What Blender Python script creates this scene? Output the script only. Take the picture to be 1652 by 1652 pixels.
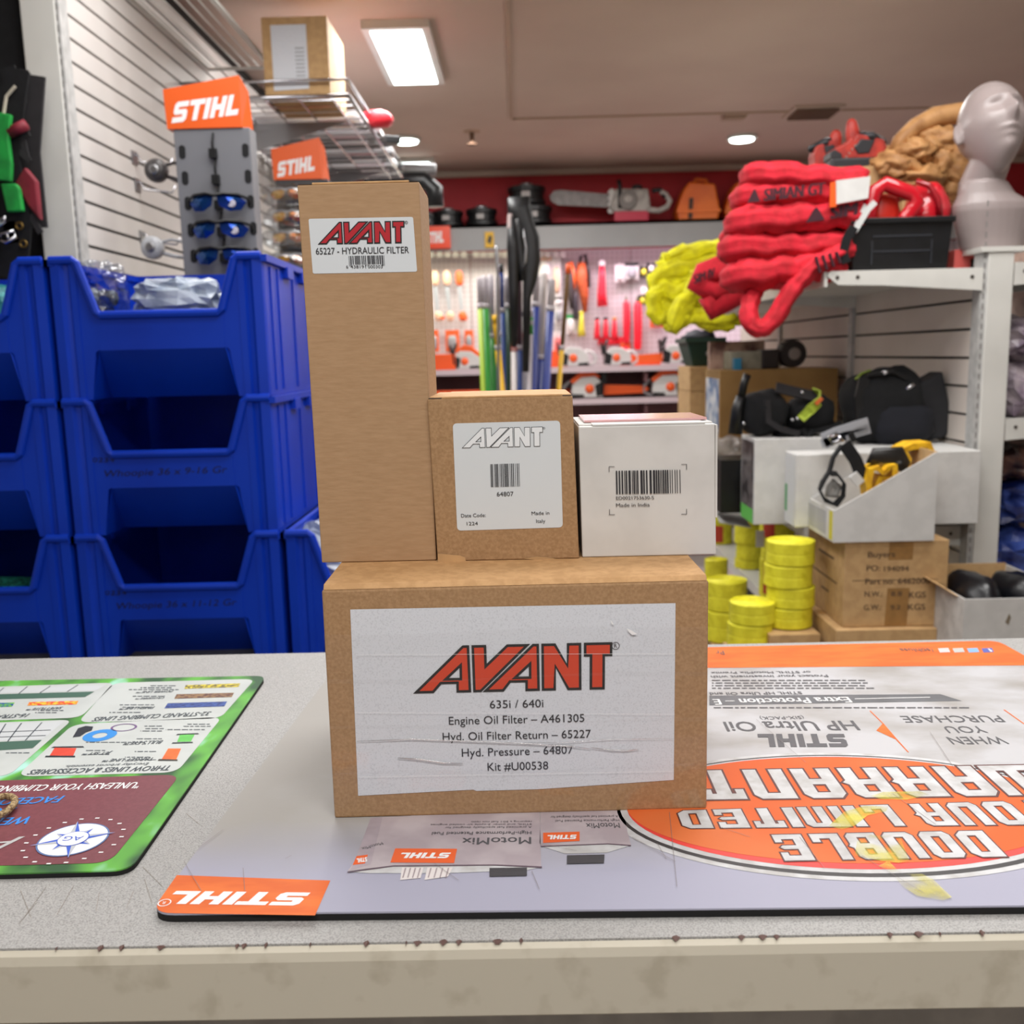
import bpy, bmesh, math, random
from math import sin, cos, pi, radians, sqrt, atan2
from mathutils import Vector, Matrix, noise
from mathutils.geometry import tessellate_polygon

for o in list(bpy.data.objects):
    bpy.data.objects.remove(o, do_unlink=True)
scene = bpy.context.scene
COL = scene.collection
random.seed(7)

# ------------------------------------------------------------------ camera
FPX = 1564.0
CAM = Vector((0, 0, 1.34))
PITCH, ROLL, YAW = radians(9.21), radians(1.395), radians(-0.6955)
fw = Vector((sin(YAW)*cos(PITCH), cos(YAW)*cos(PITCH), -sin(PITCH)))
r0 = Vector((cos(YAW), -sin(YAW), 0)); u0 = r0.cross(fw)
rt = cos(ROLL)*r0 - sin(ROLL)*u0
up = sin(ROLL)*r0 + cos(ROLL)*u0
cam_data = bpy.data.cameras.new('camera')
cam = bpy.data.objects.new('camera', cam_data); COL.objects.link(cam)
cam_data.sensor_fit = 'HORIZONTAL'; cam_data.sensor_width = 36.0
cam_data.lens = 36.0*FPX/1652.0
cam_data.clip_start = 0.05; cam_data.clip_end = 60
m = Matrix.Identity(4)
for i in range(3):
    m[i][0], m[i][1], m[i][2], m[i][3] = rt[i], up[i], -fw[i], CAM[i]
cam.matrix_world = m
cam_data.dof.use_dof = True
cam_data.dof.focus_distance = 0.76
cam_data.dof.aperture_fstop = 9.5
scene.camera = cam

# ------------------------------------------------------------------ light and exposure
world = bpy.data.worlds.new('world'); scene.world = world
world.use_nodes = True
bg = world.node_tree.nodes['Background']
bg.inputs['Color'].default_value = (1.0, 0.97, 0.94, 1)
bg.inputs['Strength'].default_value = 0.42
vs = scene.view_settings
vs.view_transform = 'Standard'; vs.look = 'None'; vs.gamma = 1.0; vs.use_curve_mapping = False
vs.exposure = 0.0

def area(name, loc, sx, sy, power, color=(1, .985, .965), rot=(0, 0, 0)):
    l = bpy.data.lights.new(name, 'AREA'); l.shape = 'RECTANGLE'
    l.size, l.size_y, l.energy, l.color = sx, sy, power, color
    o = bpy.data.objects.new(name, l); COL.objects.link(o)
    o.location = loc; o.rotation_euler = rot
    return o
area('overhead_light', (0.1, -0.35, 2.50), 1.8, 0.4, 34)  # unseen light behind the camera, added to brighten the box fronts
area('overhead_light', (0.25, 1.2, 2.50), 1.2, 0.4, 12)
area('overhead_light', (-0.6, 2.2, 2.50), 0.6, 1.2, 17)
area('overhead_light', (0.75, 2.0, 2.50), 1.2, 0.6, 24)
area('overhead_light', (-0.43, 4.0, 2.50), 0.28, 1.0, 22)
area('overhead_light', (1.6, 4.2, 2.50), 1.2, 0.6, 26)
area('overhead_light', (0.1, 5.4, 2.50), 1.2, 0.3, 20)
area('display_lamp', (-0.5, 6.5, 1.985), 1.3, 0.08, 10, (1.0, 0.98, 0.80), (radians(-16), 0, 0))
area('display_lamp', (1.35, 6.5, 1.985), 2.2, 0.08, 16, (1.0, 0.76, 0.88), (radians(-16), 0, 0))

# ------------------------------------------------------------------ pixel helpers (1652 px frame)
def ray(x, y): return rt*((x-826)/FPX) - up*((y-826)/FPX) + fw
def at(x, y, Y):                      # the point seen at a pixel, at depth Y
    d = ray(x, y); return CAM + d*(Y/d.y)
def on(x, y, z):                      # the point seen at a pixel, at height z
    d = ray(x, y); return CAM + d*((z-CAM.z)/d.z)
def onplane(x, y, p, n):
    d = ray(x, y); return CAM + d*((p-CAM).dot(n)/d.dot(n))
def Z(ox, oy, s): return lambda x, y: (ox+x/s, oy+y/s)

# ------------------------------------------------------------------ materials
def lin(c):
    c = c/255.0
    return c/12.92 if c <= 0.04045 else ((c+0.055)/1.055)**2.4
def rgb(t): return (lin(t[0]), lin(t[1]), lin(t[2]), 1)
MATS = {}
def M(name, c, rough=0.5, metal=0.0, c2=None, scale=30, lo=0.4, hi=0.6, bump=0.0, bscale=200, stretch=(1, 1, 1),
      alpha=None, spec=0.5, emit=0.0, trans=0.0, coat=0.0, detail=3):
    if name in MATS: return MATS[name]
    mt = bpy.data.materials.new(name); mt.use_nodes = True; MATS[name] = mt
    nt = mt.node_tree; b = nt.nodes['Principled BSDF']
    b.inputs['Base Color'].default_value = rgb(c)
    b.inputs['Roughness'].default_value = rough; b.inputs['Metallic'].default_value = metal
    b.inputs['Specular IOR Level'].default_value = spec
    b.inputs['Coat Weight'].default_value = coat
    b.inputs['Transmission Weight'].default_value = trans
    if alpha is not None: b.inputs['Alpha'].default_value = alpha
    if emit:
        b.inputs['Emission Color'].default_value = rgb(c); b.inputs['Emission Strength'].default_value = emit
    tc = nt.nodes.new('ShaderNodeTexCoord'); mp = nt.nodes.new('ShaderNodeMapping')
    mp.inputs['Scale'].default_value = stretch
    nt.links.new(tc.outputs['Object'], mp.inputs['Vector'])
    if c2 is None: c2 = tuple(max(0, v*0.9) for v in c)
    n = nt.nodes.new('ShaderNodeTexNoise'); n.inputs['Scale'].default_value = scale; n.inputs['Detail'].default_value = detail
    cr = nt.nodes.new('ShaderNodeValToRGB')
    cr.color_ramp.elements[0].position = lo; cr.color_ramp.elements[0].color = rgb(c2)
    cr.color_ramp.elements[1].position = hi; cr.color_ramp.elements[1].color = rgb(c)
    nt.links.new(mp.outputs['Vector'], n.inputs['Vector']); nt.links.new(n.outputs['Fac'], cr.inputs['Fac'])
    nt.links.new(cr.outputs['Color'], b.inputs['Base Color'])
    if bump:
        n2 = nt.nodes.new('ShaderNodeTexNoise'); n2.inputs['Scale'].default_value = bscale; n2.inputs['Detail'].default_value = 2
        bp = nt.nodes.new('ShaderNodeBump'); bp.inputs['Strength'].default_value = bump; bp.inputs['Distance'].default_value = 0.002
        nt.links.new(mp.outputs['Vector'], n2.inputs['Vector'])
        nt.links.new(n2.outputs['Fac'], bp.inputs['Height']); nt.links.new(bp.outputs['Normal'], b.inputs['Normal'])
    return mt
def thin_clear(name, gloss=0.12, rough=0.12, tint=(255, 255, 255), bump=0.0, bscale=60, ior=1.45):
    if name in MATS: return MATS[name]
    mt = bpy.data.materials.new(name); mt.use_nodes = True; MATS[name] = mt
    nt = mt.node_tree; nt.nodes.clear()
    out = nt.nodes.new('ShaderNodeOutputMaterial'); mix = nt.nodes.new('ShaderNodeMixShader')
    tr = nt.nodes.new('ShaderNodeBsdfTransparent'); gl = nt.nodes.new('ShaderNodeBsdfGlossy')
    tr.inputs['Color'].default_value = rgb(tint); gl.inputs['Roughness'].default_value = rough
    mix.inputs['Fac'].default_value = gloss
    nt.links.new(tr.outputs[0], mix.inputs[1]); nt.links.new(gl.outputs[0], mix.inputs[2]); nt.links.new(mix.outputs[0], out.inputs['Surface'])
    if bump:
        tc = nt.nodes.new('ShaderNodeTexCoord')
        n2 = nt.nodes.new('ShaderNodeTexNoise'); n2.inputs['Scale'].default_value = bscale; n2.inputs['Detail'].default_value = 3
        bp = nt.nodes.new('ShaderNodeBump'); bp.inputs['Strength'].default_value = bump; bp.inputs['Distance'].default_value = 0.004
        nt.links.new(tc.outputs['Object'], n2.inputs['Vector']); nt.links.new(n2.outputs['Fac'], bp.inputs['Height'])
        nt.links.new(bp.outputs['Normal'], gl.inputs['Normal'])
    return mt
def plain(name, c, **k): return M(name, c, c2=c, **k)

# ------------------------------------------------------------------ object helpers
LOC = {}                                # world place of the root that an object belongs to
def tag(o, label, cat, group=None, kind=None):
    o['label'] = label; o['category'] = cat
    if group: o['group'] = group
    if kind: o['kind'] = kind
    return o
def thing(name, label, cat, loc, group=None):
    o = bpy.data.objects.new(name, None); COL.objects.link(o)
    o.empty_display_size = 0.05
    o.location = loc; LOC[o] = Vector(loc)
    return tag(o, label, cat, group)
def dup(o, loc=None, label=None, parent=None, group=None):
    c = o.copy(); COL.objects.link(c)
    if parent is not None: c.parent = parent
    if loc is not None: c.location = loc; LOC[c] = Vector(loc)
    if label: c['label'] = label
    if group: c['group'] = group
    for ch in list(o.children): dup(ch, parent=c)
    return c

class MB:
    def __init__(s): s.v = []; s.f = []; s.mi = []; s.cur = 0
    def add(s, vs, fs):
        n = len(s.v); s.v += [Vector(p) for p in vs]
        s.f += [tuple(i+n for i in f) for f in fs]; s.mi += [s.cur]*len(fs); return s
    def box(s, x0, x1, y0, y1, z0, z1):
        p = [(x0, y0, z0), (x1, y0, z0), (x1, y1, z0), (x0, y1, z0), (x0, y0, z1), (x1, y0, z1), (x1, y1, z1), (x0, y1, z1)]
        return s.hexa(p)
    def hexa(s, p):                     # 8 corners: bottom ring then top ring
        return s.add(p, [(3, 2, 1, 0), (4, 5, 6, 7), (0, 1, 5, 4), (1, 2, 6, 5), (2, 3, 7, 6), (3, 0, 4, 7)])
    def obox(s, c, ax, ay, az):         # centre and three half axes
        c, ax, ay, az = Vector(c), Vector(ax), Vector(ay), Vector(az)
        return s.hexa([c-ax-ay-az, c+ax-ay-az, c+ax+ay-az, c-ax+ay-az, c-ax-ay+az, c+ax-ay+az, c+ax+ay+az, c-ax+ay+az])
    def poly(s, pts): return s.add(pts, [tuple(range(len(pts)))])
    def prism(s, pts, d):               # planar outline pushed along d
        d = Vector(d); n = len(pts); q = [Vector(p) for p in pts]
        tris = tessellate_polygon([q])
        s.add(q+[p+d for p in q], [tuple(t) for t in tris]+[tuple(i+n for i in reversed(t)) for t in tris] +
              [(i, (i+1) % n, (i+1) % n+n, i+n) for i in range(n)])
        return s
    def tube(s, pts, r, n=8, rb=None, hint=None, caps=True, closed=False, rip=None):
        P = [Vector(p) for p in pts]; k = len(P)
        R = r if isinstance(r, (list, tuple)) else [r]*k
        RB = rb if isinstance(rb, (list, tuple)) else ([rb]*k if rb else R)
        base = len(s.v); vs = []; N = Vector(hint) if hint else None
        for i, p in enumerate(P):
            a = P[(i-1) % k] if (closed or i > 0) else p
            b = P[(i+1) % k] if (closed or i < k-1) else p
            T = (b-a)
            T = T.normalized() if T.length > 1e-9 else Vector((0, 0, 1))
            if N is None:
                N = Vector((0, 0, 1)) if abs(T.z) < .9 else Vector((1, 0, 0))
            N2 = (hint and Vector(hint)) or N
            N2 = N2 - T*N2.dot(T)
            N = N2.normalized() if N2.length > 1e-6 else N
            B = T.cross(N)
            for j in range(n):
                t = 2*pi*(j+.5)/n if n == 4 else 2*pi*j/n
                f = sqrt(2) if n == 4 else 1
                if rip: f = 1+rip[1]*cos(rip[0]*t+.12*i)
                vs.append(p+N*(cos(t)*R[i]*f)+B*(sin(t)*RB[i]*f))
        fs = []
        for i in range(k if closed else k-1):
            for j in range(n):
                a = i*n+j; b = i*n+(j+1) % n; i2 = (i+1) % k
                fs.append((a, b, i2*n+(j+1) % n, i2*n+j))
        if caps and not closed: fs += [tuple(reversed(range(n))), tuple((k-1)*n+j for j in range(n))]
        return s.add(vs, fs)
    def strap(s, pts, w, t, side):      # flat band: width w along side, thickness t
        return s.tube(pts, w/2, 4, t/2, hint=side)
    def lathe(s, c, prof, n=20, axis='z'):
        c = Vector(c); vs = []; k = len(prof)
        for r, h in prof:
            for j in range(n):
                a = 2*pi*j/n
                q = (r*cos(a), r*sin(a), h)
                if axis == 'y': q = (q[0], q[2], q[1])
                elif axis == 'x': q = (q[2], q[0], q[1])
                vs.append(c+Vector(q))
        fs = [(i*n+j, i*n+(j+1) % n, (i+1)*n+(j+1) % n, (i+1)*n+j) for i in range(k-1) for j in range(n)]
        fs += [tuple(reversed(range(n))), tuple((k-1)*n+j for j in range(n))]
        return s.add(vs, fs)
    def blob(s, c, r, n=16, m=10, amp=0.0, fr=3.0, seed=0, sq=1.0, rot=None):
        c = Vector(c); vs = []; fs = []
        for i in range(m+1):
            th = pi*i/m
            for j in range(n):
                ph = 2*pi*j/n
                d = Vector((sin(th)*cos(ph), sin(th)*sin(ph), cos(th)))
                if sq != 1.0: d = Vector([math.copysign(abs(q)**sq, q) for q in d])
                k = 1+amp*noise.noise(d*fr+Vector((seed*7.1, seed*3.3, seed))) if amp else 1
                q = Vector((d.x*r[0]*k, d.y*r[1]*k, d.z*r[2]*k))
                if rot: q = rot @ q
                vs.append(c+q)
        for i in range(m):
            for j in range(n):
                fs.append((i*n+j, (i+1)*n+j, (i+1)*n+(j+1) % n, i*n+(j+1) % n))
        return s.add(vs, fs)
    def rumple(s, amp, fr, seed=0, start=0):
        for i in range(start, len(s.v)):
            p = s.v[i]*fr+Vector((seed*5.3, seed, 0)); s.v[i] = s.v[i]+noise.noise_vector(p)*amp
        return s
    def mesh(s, name, mats, off, bevel=0, smooth=False):
        me = bpy.data.meshes.new(name)
        me.from_pydata([p-off for p in s.v], [], s.f)
        if not isinstance(mats, (list, tuple)): mats = [mats]
        for q in mats: me.materials.append(q)
        if len(mats) > 1: me.polygons.foreach_set('material_index', s.mi)
        bm = bmesh.new(); bm.from_mesh(me)
        bmesh.ops.remove_doubles(bm, verts=bm.verts, dist=1e-6)
        bmesh.ops.recalc_face_normals(bm, faces=bm.faces)
        if bevel:
            es = [e for e in bm.edges if len(e.link_faces) == 2 and e.calc_face_angle(0) > .5]
            bmesh.ops.bevel(bm, geom=es, offset=bevel, segments=2, profile=.5, affect='EDGES', clamp_overlap=True)
        if smooth:
            for f in bm.faces: f.smooth = True
        bm.to_mesh(me); bm.free()
        return me
    def part(s, name, mat, parent, bevel=0, smooth=False, label=None, kind=None):
        off = LOC[parent]
        o = bpy.data.objects.new(name, s.mesh(name, mat, off, bevel, smooth)); COL.objects.link(o)
        o.parent = parent; LOC[o] = off
        if label: o['label'] = label
        if kind: o['kind'] = kind
        return o
    def solo(s, name, mat, label=None, cat=None, group=None, kind=None, bevel=0, smooth=False):
        lo = Vector((min(p.x for p in s.v), min(p.y for p in s.v), min(p.z for p in s.v)))
        hi = Vector((max(p.x for p in s.v), max(p.y for p in s.v), 0))
        off = Vector(((lo.x+hi.x)/2, (lo.y+hi.y)/2, lo.z))
        o = bpy.data.objects.new(name, s.mesh(name, mat, off, bevel, smooth)); COL.objects.link(o)
        o.location = off; LOC[o] = off
        if label: o['label'] = label
        if cat: o['category'] = cat
        if group: o['group'] = group
        if kind: o['kind'] = kind
        return o

def curve_pts(pts, k=4):                       # smooth curve through points
    P = [Vector(p) for p in pts]; out = []
    for i in range(len(P)-1):
        a, b, c, d = P[max(i-1, 0)], P[i], P[i+1], P[min(i+2, len(P)-1)]
        for j in range(k):
            t = j/k; out.append(.5*((2*b)+(c-a)*t+(2*a-5*b+4*c-d)*t*t+(3*b-a-3*c+d)*t**3))
    return out+[P[-1]]
def ramp(vals, n):
    out = []
    for i in range(n):
        u = i/(n-1)*(len(vals)-1); j = min(int(u), len(vals)-2); out.append(vals[j]*(1-(u-j))+vals[j+1]*(u-j))
    return out
# ------------------------------------------------------------------ lettering
_TXT = {}
def glyphs(txt, bold=0.0, shear=0.0):
    key = (txt, bold, shear)
    if key in _TXT: return _TXT[key]
    cu = bpy.data.curves.new('t', 'FONT'); cu.body = txt; cu.offset = bold; cu.shear = shear; cu.resolution_u = 3
    ob = bpy.data.objects.new('t', cu); COL.objects.link(ob)
    dg = bpy.context.evaluated_depsgraph_get(); me = bpy.data.meshes.new_from_object(ob.evaluated_get(dg))
    vs = [(v.co.x, v.co.y) for v in me.vertices]; fs = [tuple(p.vertices) for p in me.polygons]
    bpy.data.objects.remove(ob); bpy.data.curves.remove(cu); bpy.data.meshes.remove(me)
    _TXT[key] = (vs, fs); return _TXT[key]
CAPH = max(v[1] for v in glyphs('H')[0])
def put_text(mb, txt, A, B, V, lift=Vector((0, 0, 0)), bold=0.0, shear=0.0):
    """baseline from A to B, cap height vector V"""
    vs, fs = glyphs(txt, 0.0, shear)
    if not vs: return
    x0 = min(v[0] for v in vs); x1 = max(v[0] for v in vs)
    U = B-A; s = U.length/(x1-x0); d = U.normalized()*(bold*s)
    nz = U.cross(V).normalized()*.00003
    for o in ((Vector(),) if not bold else (Vector(), d+nz, -d-nz)):
        mb.add([A+o+U*((x-x0)/(x1-x0))+V*(y/CAPH)+lift for x, y in vs], fs)
def put_loops(mb, loops, f, lift=Vector((0, 0, 0))):
    """flat shape with holes; f maps 2d -> 3d"""
    flat = [p for l in loops for p in l]
    tris = tessellate_polygon([[Vector((p[0], p[1], 0)) for p in l] for l in loops])
    mb.add([f(*p)+lift for p in flat], [tuple(t) for t in tris])
def inset(poly, d):
    n = len(poly); out = []
    ar = sum(poly[i][0]*poly[(i+1) % n][1]-poly[(i+1) % n][0]*poly[i][1] for i in range(n))
    sg = 1 if ar > 0 else -1
    for i in range(n):
        p = Vector(poly[i]); a = Vector(poly[i-1]); b = Vector(poly[(i+1) % n])
        e1 = (p-a).normalized(); e2 = (b-p).normalized()
        n1 = Vector((-e1.y, e1.x))*sg; n2 = Vector((-e2.y, e2.x))*sg
        k = n1+n2; q = max(0.25, k.dot(n1))
        o = k*(d/q)
        if o.length > abs(d)*3.2: o = o.normalized()*abs(d)*3.2
        out.append((p.x+o.x, p.y+o.y))
    return out
S_ = [(0, 0), (.78, 0), (.92, .14), (.92, .48), (.80, .62), (.3, .62), (.3, .74), (.92, .74), (.92, 1), (.14, 1), (0, .86), (0, .5), (.12, .38), (.62, .38), (.62, .26), (0, .26)]
T_ = [(0, .74), (.34, .74), (.34, 0), (.66, 0), (.66, .74), (1, .74), (1, 1), (0, 1)]
I_ = [(0, 0), (.32, 0), (.32, 1), (0, 1)]
H_ = [(0, 0), (.31, 0), (.31, .37), (.61, .37), (.61, 0), (.92, 0), (.92, 1), (.61, 1), (.61, .63), (.31, .63), (.31, 1), (0, 1)]
L_ = [(0, 0), (.82, 0), (.82, .27), (.31, .27), (.31, 1), (0, 1)]
def oil_logo(mb, A, B, V, lift=Vector((0, 0, 0)), shear=.22):
    x = 0; U = (B-A); tot = .92+.1+1+.06+.32+.12+.92+.12+.82
    for g, w in ((S_, .92+.1), (T_, 1.06), (I_, .44), (H_, 1.04), (L_, .82)):
        put_loops(mb, [g], lambda a, b, x=x: A+U*((x+a+shear*(b-.0))/(tot))+V*b+lift); x += w
AV = [[[(95, 0), (385, 273), (424, 273), (432, 0), (346, 0), (346, 51), (260, 51), (214, 0)], [(303, 86), (366, 86), (366, 143)]],
      [[(437, 273), (522, 273), (524, 165), (640, 273), (775, 273), (490, 0), (443, 0)]],
      [[(497, 0), (788, 273), (825, 273), (829, 0), (745, 0), (745, 51), (660, 51), (620, 0)], [(703, 86), (766, 86), (766, 143)]],
      [[(838, 273), (920, 273), (985, 155), (985, 273), (1068, 273), (1070, 0), (990, 0), (922, 130), (922, 0), (840, 0)]],
      [[(1083, 273), (1247, 273), (1247, 192), (1205, 192), (1205, 0), (1117, 0), (1117, 192), (1083, 192)]]]
def avant(parent, A, B, C_, nrm, dark, fill, w=13):
    U = B-A; V = C_-A
    f = lambda x, y: A+U*((x-95)/1152.)+V*(y/273.)
    b = MB(); c = MB()
    for g in AV:
        put_loops(b, g, f, nrm*.0002)
        g2 = [inset(g[0], w)]+[inset(h, -w) for h in g[1:]]
        put_loops(c, g2, f, nrm*.0004)
    b.part('logo_outline', dark, parent); c.part('logo_fill', fill, parent)
def ring2(mb, c, U, V, r, w, n=20):
    vs = []; fs = []
    for j in range(n):
        a = 2*pi*j/n
        for q in (r, r-w): vs.append(c+U*(cos(a)*q)+V*(sin(a)*q))
    for j in range(n):
        k = (j+1) % n; fs.append((2*j, 2*k, 2*k+1, 2*j+1))
    mb.add(vs, fs)
def barcode(mb, f, n=46, seed=1, guards=()):
    """f(u,v) maps the unit square; alternating bars"""
    rd = random.Random(seed); x = 0.0; ws = []
    for i in range(n): ws.append(rd.choice((1, 1, 1, 2, 2, 3)))
    if n % 2 == 0: ws.append(1)
    t = sum(ws)
    for i, w in enumerate(ws):
        if i % 2 == 0:
            lo = -.2 if (i < 3 or i > len(ws)-4 or abs(i-len(ws)//2) < 2) and guards else 0
            mb.poly([f(x/t, lo), f((x+w)/t, lo), f((x+w)/t, 1), f(x/t, 1)])
        x += w
def bil(p00, p10, p11, p01):
    return lambda u, v: (p00*(1-u)+p10*u)*(1-v)+(p01*(1-u)+p11*u)*v
def rrect(f, w, h, r, n=5):
    """rounded rectangle outline through f(u,v), u in 0..1, v in 0..1 for size w x h"""
    out = []
    for cx, cy, a0 in ((w-r, r, -pi/2), (w-r, h-r, 0), (r, h-r, pi/2), (r, r, pi)):
        for i in range(n+1):
            a = a0+pi/2*i/n; out.append(f((cx+r*cos(a))/w, (cy+r*sin(a))/h))
    return out
BLACK = plain('black_ink', (18, 18, 20), rough=.6)
# ------------------------------------------------------------------ the setting
CEIL, BACK, XL, XR, CT = 2.55, 6.75, -2.7, 4.3, 0.994
kraft = M('kraft_board', (172, 137, 99), rough=.8, c2=(154, 120, 83), scale=420, lo=.35, hi=.7, stretch=(1, 1, 1), bump=.12, bscale=500)
kraft_h = M('kraft_board_ribbed', (175, 142, 107), rough=.8, c2=(165, 132, 97), scale=150, lo=.3, hi=.75, stretch=(.6, .6, 2.6), bump=.12, bscale=120, detail=6)
kraft_in = plain('kraft_dark_inside', (84, 62, 44), rough=.9)
carton = M('carton_tan', (196, 160, 112), rough=.8, c2=(184, 148, 102), scale=40)
white_board = M('white_board', (210, 209, 206), rough=.55, c2=(202, 201, 198), scale=25)
white_paint = M('white_paint_metal', (214, 213, 207), rough=.4, c2=(205, 204, 198), scale=6)
paper = M('label_paper', (212, 216, 222), rough=.6, c2=(196, 200, 206), scale=800, lo=.3, hi=.5)
paper2 = plain('label_paper_gloss', (210, 216, 220), rough=.4)
tinted_ceiling = M('ceiling_bounce_tint', (196, 176, 160), rough=.9, c2=(188, 167, 152), scale=1.2)  # whitish ceiling; pink light bounced off the red wall is put into its colour
red_wall = M('red_wall_paint', (182, 28, 40), rough=.6, c2=(172, 24, 36), scale=2)
lit = plain('lit_diffuser', (235, 250, 250), emit=6.0)
lit_warm = plain('lit_downlight', (240, 255, 248), emit=9.0)
dark = plain('dark_gap', (30, 27, 25), rough=.9)
chrome = plain('chrome', (200, 200, 205), rough=.18, metal=1)
black_plastic = M('black_plastic', (15, 16, 19), rough=.42, c2=(10, 11, 13), scale=30)
black_cloth = M('black_cloth', (9, 10, 14), rough=.9, c2=(4, 5, 8), scale=60, bump=.3, bscale=300)
orange_p = plain('orange_plastic', (236, 92, 28), rough=.4)
orange_sign = plain('orange_sign', (232, 96, 32), rough=.4)
white_ink = plain('white_ink', (240, 240, 240), rough=.5)
grey_p = plain('grey_plastic', (205, 203, 200), rough=.4)
steel = plain('brushed_steel', (150, 150, 152), rough=.35, metal=.9)

def struct(mb, name, mat, **k): return mb.solo(name, mat, kind='structure', **k)
struct(MB().box(XL, XR, -1.5, BACK+.1, -.06, 0), 'floor', M('floor_vinyl', (176, 168, 160), rough=.5, c2=(160, 152, 146), scale=3))
struct(MB().box(XL, XR, -1.5, BACK+.1, CEIL, CEIL+.05), 'ceiling', tinted_ceiling)
struct(MB().box(XL, XR, BACK, BACK+.1, 0, CEIL), 'wall_back', red_wall)
struct(MB().box(XL, XR, -1.6, -1.5, 0, CEIL), 'wall_front', plain('wall_paint', (214, 208, 202), rough=.8))
struct(MB().box(XL-.1, XL, -1.5, BACK+.1, 0, CEIL), 'wall_left', plain('wall_paint', (200, 192, 184), rough=.8))
struct(MB().box(XR, XR+.1, -1.5, BACK+.1, 0, CEIL), 'wall_right', MATS['wall_paint'])
seam = plain('ceiling_seam', (176, 152, 132), rough=.8)
a, b = on(825, 191, CEIL), on(1652, 193, CEIL)
struct(MB().box(a.x, XR, a.y-.008, a.y+.008, CEIL-.008, CEIL), 'trim_1', seam)
struct(MB().box(a.x-.008, a.x+.008, 1.0, a.y, CEIL-.008, CEIL), 'trim_2', seam)
struct(MB().box(XL, XR, BACK-.03, BACK, CEIL-.035, CEIL), 'trim_3', tinted_ceiling)

# ceiling fixtures
def troffer(x0, x1, y0, y1, label, drop=.034):
    t = thing('ceiling_light', label, 'light', ((x0+x1)/2, (y0+y1)/2, CEIL-.03))
    f = MB(); e = .03
    f.box(x0, x1, y0, y0+e, CEIL-.03, CEIL).box(x0, x1, y1-e, y1, CEIL-.03, CEIL).box(x0, x0+e, y0+e, y1-e, CEIL-.03, CEIL).box(x1-e, x1, y0+e, y1-e, CEIL-.03, CEIL)
    f.part('frame', white_paint, t); MB().box(x0+e, x1-e, y0+e, y1-e, CEIL-drop, CEIL-.004).part('diffuser', lit, t)
a, b = on(630, 127, CEIL), on(718, 127, CEIL)
troffer(a.x-.01, b.x, 3.75, a.y, 'rectangular fluorescent ceiling panel above the cardboard boxes, nearest of the lights in view')
a, b = on(618, 260, CEIL), on(697, 247, CEIL)
troffer(a.x, b.x, a.y-.1, b.y+.15, 'narrow far ceiling light strip beyond the wire shelf', .07)
for (x, y, lab) in ((654, 222, 'round recessed downlight just right of the wire shelf packs'), (1197, 219, 'round recessed downlight above the orange cases, right side of ceiling')):
    c = on(x, y, CEIL)
    t = thing('downlight', lab, 'light', (c.x, c.y, CEIL-.02))
    MB().lathe((c.x, c.y, 0), [(.085, CEIL-.02), (.085, CEIL), (.07, CEIL), (.07, CEIL-.02)], 24).part('trim_ring', white_paint, t, smooth=False)
    MB().lathe((c.x, c.y, 0), [(.066, CEIL-.028), (.07, CEIL-.02), (.07, CEIL-.004)], 24).part('lamp', lit_warm, t)
c = on(1312, 178, CEIL)
t = thing('air_vent', 'small square air vent in ceiling above the red boots', 'vent', (c.x, c.y, CEIL-.02))
MB().box(c.x-.13, c.x+.13, c.y-.12, c.y+.12, CEIL-.012, CEIL-.001).part('frame', tinted_ceiling, t)
for i in range(6):
    y = c.y-.10+i*.036
    MB().hexa([(c.x-.11, y, CEIL-.03), (c.x+.11, y, CEIL-.03), (c.x+.11, y+.004, CEIL-.03), (c.x-.11, y+.004, CEIL-.03), (c.x-.11, y+.02, CEIL-.012), (c.x+.11, y+.02, CEIL-.012), (c.x+.11, y+.024, CEIL-.012), (c.x-.11, y+.024, CEIL-.012)]).part('louvre', plain('vent_louvre', (150, 124, 108)), t)
c = on(761, 212, CEIL)
t = thing('sprinkler', 'small fire sprinkler head hanging from ceiling left of the seam', 'sprinkler', (c.x, c.y, CEIL-.07))
MB().lathe((c.x, c.y, 0), [(.045, CEIL-.006), (.045, CEIL)], 16).part('escutcheon', seam, t)
MB().lathe((c.x, c.y, 0), [(.028, CEIL-.07), (.028, CEIL-.064), (.008, CEIL-.06), (.012, CEIL-.02), (.014, CEIL-.006)], 12).part('head', plain('sprinkler_brass', (110, 84, 66), metal=.6), t)
c = on(1190, 187, CEIL)
MB().hexa([(c.x-.09, c.y-.03, CEIL-.02), (c.x+.03, c.y-.03, CEIL-.02), (c.x+.03, c.y+.03, CEIL-.02), (c.x-.09, c.y+.03, CEIL-.02), (c.x-.06, c.y-.03, CEIL), (c.x+.05, c.y-.03, CEIL), (c.x+.05, c.y+.03, CEIL), (c.x-.06, c.y+.03, CEIL)]).solo('ceiling_bracket', seam, 'small wedge shaped bracket on ceiling seam above the right downlight', 'bracket')

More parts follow.
